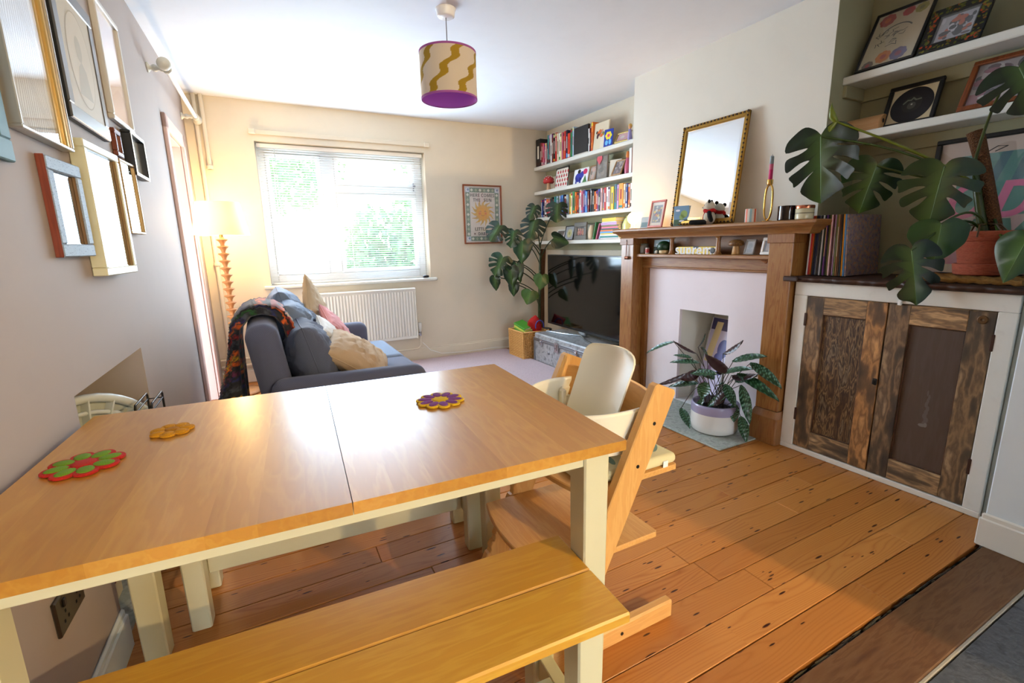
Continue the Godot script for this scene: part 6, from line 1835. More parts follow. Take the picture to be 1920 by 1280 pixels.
func high_chair() -> void:
	var t := thing("high_chair", "wooden high chair with white plastic baby rail pulled up to the table end", "high chair", Transform3D(Basis(Vector3.UP, 0.0), Vector3(0.84, 0, -1.175)))
	var bm := wood(1, Color(0.85, 0.655, 0.385), 0.4, "soft", 0.2, 4.0, 0.6)
	var bx := wood(0, Color(0.85, 0.655, 0.385), 0.4, "soft", 0.4, 6.0, 0.6)
	var bz := wood(2, Color(0.85, 0.655, 0.385), 0.38, "soft", 0.6, 6.0, 0.6)
	# uprights lean back from the foot; notched on the front edge
	var foot := Vector2(-0.235, 0.0)
	var top := Vector2(0.14, 0.785)
	var d := (top - foot).normalized()
	var nrm := Vector2(-d.y, d.x)
	var hw := 0.043
	var poly := PackedVector2Array()
	poly.append(foot - nrm * hw + d * -0.016)
	poly.append(top - nrm * hw - d * 0.008)
	poly.append(top - nrm * (hw - 0.008))
	poly.append(top + nrm * (hw - 0.01) - d * 0.002)
	poly.append(top + nrm * hw - d * 0.012)
	var len := foot.distance_to(top)
	var q := 0.55
	while q > 0.12:
		for s in [[0.0, 0.0], [-0.012, 0.007], [-0.022, 0.007], [-0.028, 0.0]]:
			poly.append(foot + d * (len * q + s[0]) + nrm * (hw - s[1]))
		q -= 0.052
	poly.append(foot + nrm * hw + d * 0.03)
	for s in [-1.0, 1.0]:
		var u := mb()
		u.X = Transform3D(Basis.IDENTITY, Vector3(0, 0, s * 0.225 - 0.015))
		u.prism(poly, 0.03, 0.003)
		var up := part(t, "upright", u, bm)
		for f in [0.13, 0.28, 0.66]:
			var c : Vector2 = top - d * (f * len)
			part(up, "bolt", mb().tube([Vector3(c.x + 0.005, c.y, s * 0.24 - 0.001 * s), Vector3(c.x + 0.005, c.y, s * 0.2413)], 0.0055, 10), M.black)
		var rn := mb()
		rn.bb(Vector3(-0.275, 0.0, s * 0.225 - 0.016), Vector3(0.21, 0.062, s * 0.225 + 0.016), 0.006)
		var r := part(t, "runner", rn, bx)
		part(r, "bolt", mb().tube([Vector3(-0.0, 0.03, s * 0.241), Vector3(-0.0, 0.03, s * 0.2425)], 0.0055, 10), M.black)
	for q2 in [[0.495, -0.12, 0.235, "seat_plate", 0.36], [0.285, -0.235, 0.165, "foot_plate", 0.38]]:
		var pl := PackedVector2Array()
		var x0: float = q2[1]
		var x1: float = q2[2]
		var hz := 0.209
		for i in 11:
			var a := lerpf(-1, 1, i / 10.0)
			pl.append(Vector2(x0 - 0.035 * (1 - a * a), a * hz))
		pl.append(Vector2(x1 - 0.01, hz))
		pl.append(Vector2(x1, hz - 0.01))
		pl.append(Vector2(x1, -hz + 0.01))
		pl.append(Vector2(x1 - 0.01, -hz))
		var b := mb()
		b.X = Transform3D(Basis(Vector3.RIGHT, PI / 2), Vector3(0, q2[0] + 0.018, 0))
		b.prism(pl, 0.018, 0.003)
		part(t, q2[3], b, bz)
	part(t, "cross_bar", mb().tube([Vector3(-0.11, 0.24, -0.209), Vector3(-0.11, 0.24, 0.209)], 0.006, 8).tube([Vector3(-0.02, 0.44, -0.209), Vector3(-0.02, 0.44, 0.209)], 0.006, 8), M.black)
	part(t, "floor_bar", mb().bb(Vector3(-0.20, 0.006, -0.21), Vector3(-0.17, 0.05, 0.21), 0.004), bz)
	part(t, "back_panel", curved_panel(mb(), 0.075, 0.055, 0.655, 0.755, -0.209, 0.209, 0.012, 0.35), bz)
	part(t, "back_panel", curved_panel(mb(), 0.035, 0.055, 0.54, 0.62, -0.209, 0.209, 0.012, 0.35), bz)
	var cream := flatm(Color(0.90, 0.875, 0.79), 0.35)
	# plastic back shell: rounded, slightly dished and leaning back
	var P := []
	for side in 2:
		for iy in 15:
			var v := iy / 14.0
			var row := PackedVector3Array()
			for iz in 15:
				var u := lerpf(-1, 1, iz / 14.0)
				var vv: float = [v, 1.0 - v][side]
				var hw2 := 0.120 + 0.008 * vv
				vv = sin(vv * PI / 2)
				var k := maxf(0.0, vv - 0.86) / 0.14
				hw2 -= 0.045 * (1.0 - sqrt(maxf(0.0, 1.0 - k * k)))
				var yt := 0.565 + 0.29 * vv
				row.append(Vector3(0.045 + 0.40 * (yt - 0.565) - 0.03 * u * u + (0.007 if side == 1 else 0.0), yt, u * hw2 * (1.0 if side == 0 else -1.0) * (-1.0 if side == 1 else 1.0)))
			P.append(row)
	var sh := mb().grid(P, false, true)
	for col in [0, 14]:
		var e := []
		for i in 15:
			e.append(P[i][col])
		for i in range(15, 30):
			e.append(P[i][col])
		for i in 14:
			sh.face([P[i][col], P[i + 1][col], P[28 - i][col], P[29 - i][col]], Vector3(-0.2, 0, -1 if col == 0 else 1))
	part(t, "back_shell", sh, cream)
	# wrap-round rail
	var R := []
	for q3 in [[0.0, 0.0], [-0.004, 0.10], [0.0, 0.108], [0.006, 0.108], [0.009, 0.098], [0.007, 0.0]]:
		var row := PackedVector3Array()
		for i in 33:
			var a := lerpf(-1.0, 1.0, i / 32.0) * PI * 0.62
			var rx: float = 0.185 - q3[0]
			var rz: float = 0.198 - q3[0]
			row.append(Vector3(0.045 - rx * signf(cos(a)) * pow(absf(cos(a)), 0.85), 0.59 + q3[1] + 0.02 * absf(sin(a)) * (q3[1] / 0.108), rz * signf(sin(a)) * pow(absf(sin(a)), 0.8)))
		R.append(row)
	part(t, "baby_rail", mb().grid(R, false, true), cream)
	for s in [-1.0, 1.0]:
		part(t, "rail_clip", mb().box(Vector3(0.085, 0.665, s * 0.19), Vector3(0.05, 0.04, 0.02), 0.005).box(Vector3(0.06, 0.60, s * 0.17), Vector3(0.02, 0.16, 0.024), 0.004), cream)
	# padded seat cushion printed with leaves
	var cu := thing("seat_cushion", "pale cream padded seat cushion with grey green leaf print in the high chair", "cushion", Vector3(0.84 + 0.065, 0.514, -1.175))
	part(cu, "pad", mb().rbox(Vector3(0, 0.016, 0), Vector3(0.345, 0.034, 0.405), 0.016), flatm(Color(0.84, 0.80, 0.62), 0.9))
	var lp := mb().paint(Color(0.42, 0.52, 0.44))
	lp.X = Transform3D(Basis(Vector3.RIGHT, -PI / 2), Vector3(0, 0.0336, 0))
	for k in 14:
		var c := Vector2(-0.13 + 0.088 * (k % 4), -0.17 + 0.085 * (k / 4) + 0.03 * (k % 2))
		var a := k * 1.3
		var pl2 := PackedVector2Array()
		for i in 12:
			var an := TAU * i / 12
			pl2.append(c + Vector2(cos(an) * 0.032, sin(an) * 0.011).rotated(a))
		lp.flat(pl2)
	part(cu, "leaf_print", lp, M.cloth_print)
	for s in [-1.0, 1.0]:
		part(cu, "strap_tag", mb().box(Vector3(0.12, 0.004, s * 0.205), Vector3(0.02, 0.03, 0.003), 0.001), M.frame_white)

func pillow(w: float, h: float, th: float, seed_ := 0, pinch := 0.07) -> MB:
	var b := mb()
	var nz := FastNoiseLite.new()
	nz.seed = seed_
	nz.frequency = 3.2
	var n := 34
	for side in [1.0, -1.0]:
		var P := []
		for i in n + 1:
			var v := sin(lerpf(-PI / 2, PI / 2, float(i) / n))
			var row := PackedVector3Array()
			for j in n + 1:
				var u: float = sin(lerpf(-PI / 2, PI / 2, float(j) / n)) * side
				var x: float = w * 0.5 * u * (1.0 - pinch * (1 - v * v))
				var y: float = h * 0.5 * v * (1.0 - pinch * (1 - u * u))
				var e := pow(maxf(0, 1 - u * u), 0.36) * pow(maxf(0, 1 - v * v), 0.36)
				var wr := nz.get_noise_2d(u * 1.5 + side * 5, v * 1.5) * 0.25 + nz.get_noise_2d(u * 2.2 + 9, v * 0.8 + side * 3) * 0.16
				row.append(Vector3(x, y, side * th * 0.5 * e * (1.0 + wr)))
			P.append(row)
		b.grid(P)
	# piped seam
	return b

func sofa() -> void:
	var t := thing("sofa", "slate blue two seat sofa seen from its end, facing the fireplace", "sofa", Vector3.ZERO)
	var sm: StandardMaterial3D = M.sofa_blue
	part(t, "base", mb().rbox(Vector3(0.38, 0.22, -3.26), Vector3(0.86, 0.18, 1.46), 0.03), sm)
	part(t, "back", mb().rbox(Vector3(0.0, 0.50, -3.26), Vector3(0.155, 0.66, 1.42), 0.07, Basis(Vector3.BACK, 0.14), 7), sm)
	part(t, "arm", mb().rbox(Vector3(0.36, 0.345, -2.52), Vector3(0.78, 0.42, 0.15), 0.068, Basis(Vector3.BACK, -0.02), 7), sm)
	part(t, "arm", mb().rbox(Vector3(0.36, 0.36, -4.02), Vector3(0.72, 0.45, 0.15), 0.068, Basis.IDENTITY, 7), sm)
	for k in 2:
		part(t, "seat_cushion", mb().rbox(Vector3(0.45, 0.365, -2.93 - 0.665 * k), Vector3(0.80, 0.145, 0.66), 0.055, Basis.IDENTITY, 6), M.cushion_light_blue if k else sm)
	for lx in [0.02, 0.72]:
		for lz in [-2.56, -3.98]:
			part(t, "leg", mb().lathe([Vector2(0, 0), Vector2(0.016, 0), Vector2(0.026, 0.13), Vector2(0, 0.13)], 14, Vector3(lx, 0.0142, lz)), wood(1, Color(0.35, 0.22, 0.12)))
	# loose cushions
	var c := [
		["plump dark slate blue back cushion at the near end of the sofa", 0.53, 0.45, 0.25, Vector3(0.20, 0.575, -2.86), PI / 2, -0.25, 0.0, "cushion_blue", 1],
		["slate blue back cushion in the middle of the sofa", 0.50, 0.46, 0.25, Vector3(0.16, 0.645, -3.28), PI / 2, -0.3, 0.0, "cushion_light_blue", 2],
		["slate blue back cushion at the far end of the sofa", 0.50, 0.48, 0.25, Vector3(0.13, 0.68, -3.70), PI / 2, -0.22, 0.0, "cushion_light_blue", 3],
		["small navy blue cushion tucked behind the pink one", 0.36, 0.34, 0.13, Vector3(0.29, 0.62, -3.42), PI / 2, -0.4, 0.1, "cushion_navy", 4],
		["beige cushion standing on its corner at the far end of the sofa", 0.42, 0.42, 0.13, Vector3(0.33, 0.71, -3.84), PI / 2 - 0.25, -0.2, 0.72, "cushion_beige", 5],
		["blush pink cushion leaning against the beige ones", 0.40, 0.38, 0.13, Vector3(0.44, 0.58, -3.52), PI / 2 - 0.1, -0.5, 0.3, "cushion_pink", 6],
		["white cushion just showing between the blue and tan ones", 0.36, 0.34, 0.12, Vector3(0.36, 0.59, -3.14), PI / 2 - 0.1, -0.5, 0.15, "cushion_white", 7],
		["large tan cushion lying against the near arm of the sofa", 0.48, 0.40, 0.17, Vector3(0.45, 0.55, -2.86), PI / 2 - 0.35, -0.95, 0.16, "cushion_tan", 8]]
	for q in c:
		var o := thing("cushion", q[0], "cushion", Transform3D(Basis(Vector3.UP, q[5]) * Basis(Vector3.RIGHT, q[6]) * Basis(Vector3.BACK, q[7]), q[4]), "loose cushions on the sofa")
		part(o, "cover", pillow(q[1], q[2], q[3], q[9]), M[q[8]])
		var w: float = q[1] * 0.5
		var h: float = q[2] * 0.5
		var path := []
		for k in 41:
			var f := k / 10.0
			var s := int(f) % 4
			var u := f - int(f)
			u = sin(lerpf(-PI / 2, PI / 2, u))
			var e := 1.0 - 0.07 * (1 - u * u)
			path.append([Vector3(w * u, -h * e, 0), Vector3(w * e, h * u, 0), Vector3(-w * u, h * e, 0), Vector3(-w * e, -h * u, 0)][s])
		part(o, "seam", mb().tube(path, 0.003, 6, false), M[q[8]])
	blanket()

# chunky crocheted blanket folded over the back of the sofa
func blanket() -> void:
	var cv := Curve2D.new()
	for p in [Vector2(-0.155, 0.20), Vector2(-0.15, 0.40), Vector2(-0.145, 0.58), Vector2(-0.14, 0.70), Vector2(-0.125, 0.78), Vector2(-0.08, 0.835), Vector2(-0.03, 0.845), Vector2(0.025, 0.83), Vector2(0.06, 0.78), Vector2(0.075, 0.70), Vector2(0.085, 0.62), Vector2(0.095, 0.54)]:
		cv.add_point(p)
	var pal := {"k": Color(0.11, 0.11, 0.125), "o": Color(0.78, 0.33, 0.06), "r": Color(0.50, 0.09, 0.09), "n": Color(0.13, 0.14, 0.32), "g": Color(0.14, 0.34, 0.16), "y": Color(0.76, 0.55, 0.10), "p": Color(0.34, 0.12, 0.24), "s": Color(0.24, 0.25, 0.28)}
	var bands := "krpkooyksknpkoyoksrkonsgksnkokroyskpkooskrkynoks"
	var rows := 120
	var seg := 84
	var P := []
	var Cc := []
	var L := cv.get_baked_length()
	var nz := FastNoiseLite.new()
	nz.frequency = 0.09
	for i in rows + 1:
		var d := L * i / rows
		var q := cv.sample_baked(d)
		var q2 := cv.sample_baked(minf(d + 0.012, L))
		var q0 := cv.sample_baked(maxf(d - 0.012, 0))
		var dir := (q2 - q0).normalized()
		var nn := Vector2(-dir.y, dir.x)
		var f := float(i) / rows
		var T := lerpf(0.145, 0.05, smoothstep(0.0, 0.5, f)) * sqrt(clampf(minf(f * 14.0 + 0.15, (1.0 - f) * 14.0 + 0.1), 0.0, 1.0))
		var row := PackedVector3Array()
		for j in seg:
			var a := TAU * j / seg
			var ca := cos(a)
			var sa := sin(a)
			# rounded-rectangle section: thickness away from the sofa, width along its back
			var u := signf(ca) * pow(absf(ca), 0.5)
			var w := signf(sa) * pow(absf(sa), 0.35)
			var fold := 1.0 + 0.16 * sin(a * 7.0 + f * 3.0) * (1.0 - 0.6 * f)
			var st := 0.006 * (absf(sin(i * PI / 2.0)) + absf(sin(j * PI / 2.0))) + 0.005 * nz.get_noise_2d(i * 4.0, j * 6.0)
			var off: float = T * 0.5 * (1.0 + u * fold) + 0.004 + st * (1.0 if u > -0.3 else 0.0)
			var z := -3.03 + (0.235 + 0.02 * sin(f * 9.0) + st) * w * (1.0 + 0.05 * sin(u * 4.0 + f * 5.0))
			row.append(Vector3(q.x + nn.x * off, q.y + nn.y * off, z))
			var band := bands[(i / 3 + int(2.5 * sin(j * 0.16 + 1.0))) % bands.length()]
			var cc: Color = pal[band]
			if nz.get_noise_2d(i * 5.0 + 70, j * 7.0) > 0.22 or (i % 3 == 2 and j % 2 == 0):
				cc = pal["k"]
			Cc.append((cc * (0.75 + 0.5 * fposmod(sin(i * 12.9 + j * 78.2) * 43758.5, 1.0))).srgb_to_linear())
		P.append(row)
	var b := mb().grid(P, true)
	for k in Cc.size():
		b.c[k] = Cc[k]
	for e in [0, rows]:
		var p := []
		for q in P[e]:
			p.append(q)
		b.paint(pal["k"]).face(p, Vector3(0, -1, 0))
	var t := thing("blanket", "chunky crocheted blanket in dark stripes with orange and red, over the sofa back", "blanket", Vector3.ZERO)
	part(t, "knit", b, M.cloth_print)

func tv_corner() -> void:
	# metal travelling trunk
	var t := thing("metal_trunk", "silver metal travelling trunk serving as a television stand", "trunk", Vector3(2.655, 0, -3.665))
	var tm: StandardMaterial3D = M.trunk_metal
	part(t, "body", mb().bb(Vector3(-0.25, 0.0, -0.445), Vector3(0.25, 0.235, 0.445), 0.012), tm)
	part(t, "lid", mb().bb(Vector3(-0.254, 0.238, -0.449), Vector3(0.254, 0.30, 0.449), 0.012), tm)
	var ed := mb()
	for sx in [-0.252, 0.252]:
		for sz in [-0.447, 0.447]:
			ed.box(Vector3(sx, 0.118, sz), Vector3(0.02, 0.236, 0.02), 0.003)
	ed.box(Vector3(-0.256, 0.228, 0), Vector3(0.012, 0.016, 0.90), 0.002).box(Vector3(-0.258, 0.246, 0), Vector3(0.012, 0.016, 0.906), 0.002).box(Vector3(0, 0.228, 0.45), Vector3(0.51, 0.016, 0.01), 0.002).box(Vector3(0, 0.246, 0.452), Vector3(0.51, 0.016, 0.01), 0.002)
	part(t, "edging", ed, M.steel)
	for zz in [-0.30, 0.30]:
		part(t, "clasp", mb().box(Vector3(-0.264, 0.225, zz), Vector3(0.012, 0.06, 0.035), 0.003).ball(Vector3(-0.272, 0.225, zz), Vector3(0.006, 0.012, 0.012), 8), M.chrome)
	var lk := part(t, "lock", mb().box(Vector3(-0.264, 0.215, -0.02), Vector3(0.012, 0.10, 0.06), 0.003).box(Vector3(-0.272, 0.22, -0.02), Vector3(0.01, 0.06, 0.03), 0.002), M.chrome)
	part(lk, "keyhole", mb().box(Vector3(-0.2775, 0.21, -0.02), Vector3(0.002, 0.016, 0.005), 0.0005), M.soot)
	for zz in [-0.18, 0.14]:
		part(t, "round_boss", mb().ball(Vector3(-0.254, 0.13, zz), Vector3(0.008, 0.018, 0.018), 10), M.steel)
	part(t, "rivets", rivets(), M.steel)
	part(t, "handle", mb().tube([Vector3(-0.08, 0.15, 0.448), Vector3(-0.08, 0.145, 0.475), Vector3(-0.05, 0.125, 0.48), Vector3(0.05, 0.125, 0.48), Vector3(0.08, 0.145, 0.475), Vector3(0.08, 0.15, 0.448)], 0.01, 8), wood(0, Color(0.4, 0.25, 0.14)))
	# television
	var T := Transform3D(Basis(Vector3.UP, -PI / 2 - 0.04), Vector3(2.642, 0.30, -3.645))
	var tv := thing("television", "large flat black television standing on the metal trunk", "television", T)
	part(tv, "casing", mb().bb(Vector3(-0.63, 0.05, -0.05), Vector3(0.63, 0.775, -0.004), 0.006), flatm(Color(0.03, 0.03, 0.032), 0.4))
	var glass := flatm(Color(0.012, 0.013, 0.015), 0.08)
	part(tv, "screen", mb().bb(Vector3(-0.617, 0.07, -0.004), Vector3(0.617, 0.765, -0.001), 0.001), glass)
	part(tv, "bezel", mb().bb(Vector3(-0.63, 0.05, -0.006), Vector3(0.63, 0.069, 0.002), 0.002).bb(Vector3(-0.63, 0.766, -0.006), Vector3(0.63, 0.775, 0.0), 0.001).bb(Vector3(-0.63, 0.069, -0.006), Vector3(-0.618, 0.766, 0.0), 0.001).bb(Vector3(0.618, 0.069, -0.006), Vector3(0.63, 0.766, 0.0), 0.001), flatm(Color(0.05, 0.05, 0.055), 0.3))
	var st := flatm(Color(0.70, 0.72, 0.74), 0.25, 0.9)
	var leg := part(tv, "stand", mb().tube([Vector3(-0.42, 0.008, 0.13), Vector3(-0.2, 0.010, 0.08), Vector3(0, 0.012, -0.01), Vector3(0.2, 0.010, 0.08), Vector3(0.42, 0.008, 0.13)], 0.0095, 10), st)
	part(leg, "stand_post", mb().box(Vector3(0, 0.035, -0.025), Vector3(0.12, 0.05, 0.035), 0.008), st)
	# soft cable bundle and handles of a bag on the trunk end
	var bg := thing("rope_handled_bag", "small basket bag with looped rope handles beside the trunk", "bag", Vector3(2.52, 0, -3.12))
	for k in 2:
		var path := []
		for i in 15:
			var a := PI * i / 14
			path.append(Vector3(-0.05 + 0.09 * k + 0.01 * sin(a), 0.20 + 0.11 * sin(a), -0.07 * cos(a) - 0.02 * k))
		part(bg, "handle", mb().tube(path, 0.006, 8), rough_mat("rope", Color(0.70, 0.62, 0.48), 0.9, M.mottle, Vector3.ONE * 12, 0.1, M.fine))
	part(bg, "body", mb().lathe([Vector2(0, 0), Vector2(0.07, 0), Vector2(0.08, 0.05), Vector2(0.085, 0.20), Vector2(0.075, 0.21), Vector2(0.07, 0.19), Vector2(0.0, 0.18)], 20, Vector3.ZERO, Vector2(1.0, 0.85)), rough_mat("seagrass", Color(0.62, 0.5, 0.33), 0.9, M.grain, Vector3(14, 20, 14), 0.2, M.cell))
	# woven basket of books and toys
	var k0 := thing("rattan_basket", "square woven rattan basket beside the trunk", "basket", Vector3(2.46, 0.0, -4.335))
	var rt: StandardMaterial3D = M.rattan
	var S := 0.15
	var frm := mb()
	for sx in [-S, S]:
		for sz in [-S, S]:
			frm.tube([Vector3(sx, 0, sz), Vector3(sx * 1.03, 0.3, sz * 1.03)], 0.009, 8)
	for yy in [0.012, 0.29]:
		var f: float = 1.0 + 0.03 * yy / 0.3
		frm.tube([Vector3(-S, yy, -S) * Vector3(f, 1, f), Vector3(S, yy, -S) * Vector3(f, 1, f), Vector3(S, yy, S) * Vector3(f, 1, f), Vector3(-S, yy, S) * Vector3(f, 1, f), Vector3(-S, yy, -S) * Vector3(f, 1, f)], 0.010, 8, false)
	part(k0, "frame", frm, rt)
	for side in 4:
		var B := Basis(Vector3.UP, side * PI / 2)
		var w := mb()
		for r in 20:
			var path := []
			for i in 25:
				var u := lerpf(-S + 0.006, S - 0.006, i / 24.0)
				path.append(B * Vector3(u, 0.025 + r * 0.0135, S * 1.015 + 0.006 * sin(i * PI / 2.0 + r * PI)))
			w.tube(path, 0.0052, 5, false)
		for i in 12:
			var u := lerpf(-S + 0.014, S - 0.014, i / 11.0)
			w.tube([B * Vector3(u, 0.015, S * 1.01), B * Vector3(u, 0.288, S * 1.02)], 0.0065, 5, false)
		part(k0, "woven_side", w, rt)
	part(k0, "bottom", mb().bb(Vector3(-S, 0.004, -S), Vector3(S, 0.012, S), 0.002), rt)
	part(k0, "lining", mb().bb(Vector3(-S + 0.012, 0.0125, -S + 0.012), Vector3(S - 0.012, 0.02, S - 0.012), 0.002), flatm(Color(0.3, 0.2, 0.1), 0.9))
	var bc := [["yellow", Vector3(-0.07, 0.17, -0.02), 0.30], ["green", Vector3(-0.055, 0.205, -0.035), 0.36], ["pale yellow", Vector3(-0.045, 0.225, -0.06), 0.42], ["green", Vector3(-0.035, 0.25, -0.075), 0.48]]
	var bnames := ["yellow children's book lowest in the rattan basket", "leaf green children's book second up in the rattan basket", "pale lime children's book third up in the rattan basket", "bright green children's book on top in the rattan basket"]
	for i in 4:
		var bk := thing("childrens_book", bnames[i], "book", Transform3D(Basis(Vector3.UP, 0.25) * Basis(Vector3.BACK, 0.15) * Basis(Vector3.RIGHT, 0.35), Vector3(2.46, 0, -4.335) + Vector3(-0.055 + 0.004 * i, 0.255 + 0.027 * i, 0.0 - 0.012 * i)), "children's books in the basket")
		part(bk, "cover", mb().box(Vector3.ZERO, Vector3(0.13, 0.022, 0.17), 0.003), flatm([Color(0.86, 0.70, 0.08), Color(0.32, 0.55, 0.12), Color(0.72, 0.76, 0.30), Color(0.28, 0.58, 0.16)][i], 0.5))
		part(bk, "pages", mb().box(Vector3(0.002, 0, 0), Vector3(0.1285, 0.016, 0.1705), 0.001), flatm(Color(0.88, 0.86, 0.78), 0.9))
	var ty := thing("toy_bag", "crumpled red bag with a blue strap in the rattan basket", "toy bag", Vector3(2.53, 0.29, -4.33))
	part(ty, "body", pillow(0.14, 0.19, 0.14, 31, 0.05), flatm(Color(0.68, 0.04, 0.06), 0.6), Transform3D(Basis(Vector3.UP, 0.6) * Basis(Vector3.BACK, 0.4), Vector3(0, 0.03, 0)))
	var lp := []
	for i in 15:
		var a := PI * 1.2 * i / 14 - 0.3
		lp.append(Vector3(0.02 + 0.05 * cos(a), 0.04 + 0.06 * sin(a), 0.075))
	part(ty, "strap", mb().tube(lp, 0.006, 7), flatm(Color(0.25, 0.28, 0.6), 0.6))

func rivets() -> MB:
	var b := mb()
	for k in 23:
		var z := -0.43 + 0.86 * k / 22
		b.ball(Vector3(-0.2625, 0.228, z), Vector3(0.003, 0.004, 0.004), 6)
		b.ball(Vector3(-0.2515, 0.02, z), Vector3(0.003, 0.004, 0.004), 6)
	for k in 12:
		var x := -0.23 + 0.46 * k / 11
		b.ball(Vector3(x, 0.285, 0.449), Vector3(0.004, 0.004, 0.003), 6)
		b.ball(Vector3(x, 0.02, 0.446), Vector3(0.004, 0.004, 0.003), 6)
	return b

# ------------------------------------------------------------------ plants
const HALF := [[[0.0, 0.03], [0.09, 0.13], [0.24, 0.19], [0.41, 0.13], [0.53, 0.0], [0.555, -0.13], [0.34, -0.135], [0.20, -0.15], [0.35, -0.195], [0.57, -0.235], [0.565, -0.36], [0.53, -0.44], [0.33, -0.345], [0.17, -0.325], [0.32, -0.43], [0.50, -0.54], [0.46, -0.65], [0.41, -0.71], [0.25, -0.58], [0.13, -0.51], [0.22, -0.64], [0.34, -0.79], [0.25, -0.88], [0.12, -0.96], [0.0, -1.03]],
	[[0.0, 0.02], [0.08, 0.12], [0.22, 0.17], [0.38, 0.12], [0.49, 0.0], [0.52, -0.14], [0.50, -0.30], [0.44, -0.47], [0.34, -0.64], [0.22, -0.80], [0.10, -0.94], [0.0, -1.05]]]

func leaf_z(x: float, y: float, fold: float, droop: float) -> float:
	return -fold * absf(x) * 0.5 - fold * x * x * 0.5 - droop * y * y + 0.012 * sin(absf(x) * 14.0 - y * 9.0)

# split: notched leaf, otherwise a plain heart; base at the origin, tip down -y, face +z
func big_leaf(split: bool, size: float, wide: float, fold: float, droop: float, col: Color, sd: int) -> ArrayMesh:
	var r := RandomNumberGenerator.new()
	r.seed = sd
	var b := mb()
	var hf: Array = HALF[0 if split else 1]
	for s in [1.0, -1.0]:
		var poly := PackedVector2Array()
		for i in hf.size():
			var p: Array = hf[i]
			var j := Vector2(r.randf_range(-0.02, 0.02), r.randf_range(-0.02, 0.02)) if i > 0 and i < hf.size() - 1 else Vector2.ZERO
			poly.append(Vector2(p[0] * wide * s, p[1]) + j * Vector2(1, 1) * (1.0 if p[0] > 0.05 else 0.0))
		# denser outline for a smooth curve
		var dense := PackedVector2Array()
		var m := poly.size()
		for i in m - 1:
			var p0 := poly[maxi(i - 1, 0)]
			var p1 := poly[i]
			var p2 := poly[i + 1]
			var p3 := poly[mini(i + 2, m - 1)]
			for k in 3:
				dense.append(p1.cubic_interpolate(p2, p0, p3, k / 3.0))
		dense.append(poly[m - 1])
		for k in range(7, 0, -1):
			dense.append(Vector2(0, lerpf(0.03, -1.03, k / 8.0)))
		var cells := []
		# cut into strips so that the blade can bend
		var strips := 6
		for q in strips:
			var ya := lerpf(0.25, -1.1, float(q) / strips)
			var yb := lerpf(0.25, -1.1, float(q + 1) / strips)
			for h in 3:
				var xa := 0.75 * h / 3.0
				var xb := 0.75 * (h + 1) / 3.0
				var cell := PackedVector2Array([Vector2(xa * s, yb), Vector2(xb * s, yb), Vector2(xb * s, ya), Vector2(xa * s, ya)])
				for o in Geometry2D.intersect_polygons(dense, cell):
					cells.append(o)
		for o in cells:
			var tr := Geometry2D.triangulate_polygon(o)
			var base := b.v.size()
			for p in o:
				var z := leaf_z(p.x, p.y, fold, droop)
				var dx: float = (leaf_z(p.x + 0.01 * s, p.y, fold, droop) - z) / (0.01 * s)
				var dy := (leaf_z(p.x, p.y + 0.01, fold, droop) - z) / 0.01
				var mid := clampf(1.0 - absf(p.x) / 0.04, 0, 1)
				var side := pow(0.5 + 0.5 * cos((absf(p.x) * 0.9 - p.y) * 30.0), 8.0) * 0.10
				b.paint(col.lerp(Color(0.36, 0.48, 0.22), clampf(mid * 0.6 + side, 0, 1)))
				b.vert(Vector3(p.x, p.y, z) * size, Vector3(-dx, -dy, 1.0))
			for i in range(0, tr.size(), 3):
				var a: Vector2 = o[tr[i]]
				var ccw: bool = (o[tr[i + 1]] - a).cross(o[tr[i + 2]] - a) > 0
				b.idx.append_array(PackedInt32Array([base + tr[i], base + tr[i + 2 if ccw else i + 1], base + tr[i + 1 if ccw else i + 2]]))
	# midrib
	var path := []
	for k in 9:
		var y := lerpf(0.0, -0.97, k / 8.0)
		path.append(Vector3(0, y, leaf_z(0, y, fold, droop) + 0.004) * size)
	b.paint(Color(0.33, 0.45, 0.2)).tube(path, [0.011 * size, 0.010 * size, 0.009 * size, 0.008 * size, 0.007 * size, 0.006 * size, 0.005 * size, 0.003 * size, 0.001 * size], 5)
	return b.done()

func leaf_at(base: Vector3, tip: Vector3, normal: Vector3) -> Transform3D:
	var y := (base - tip).normalized()
	var z := (normal - y * normal.dot(y)).normalized()
	return Transform3D(Basis(y.cross(z), y, z), base)

func stalk(a: Vector3, b: Vector3, rise: float) -> Array:
	var p := []
	for k in 9:
		var f := k / 8.0
		p.append(a.lerp(b, f) + Vector3(0, rise * sin(PI * pow(f, 0.8)), 0))
	return p

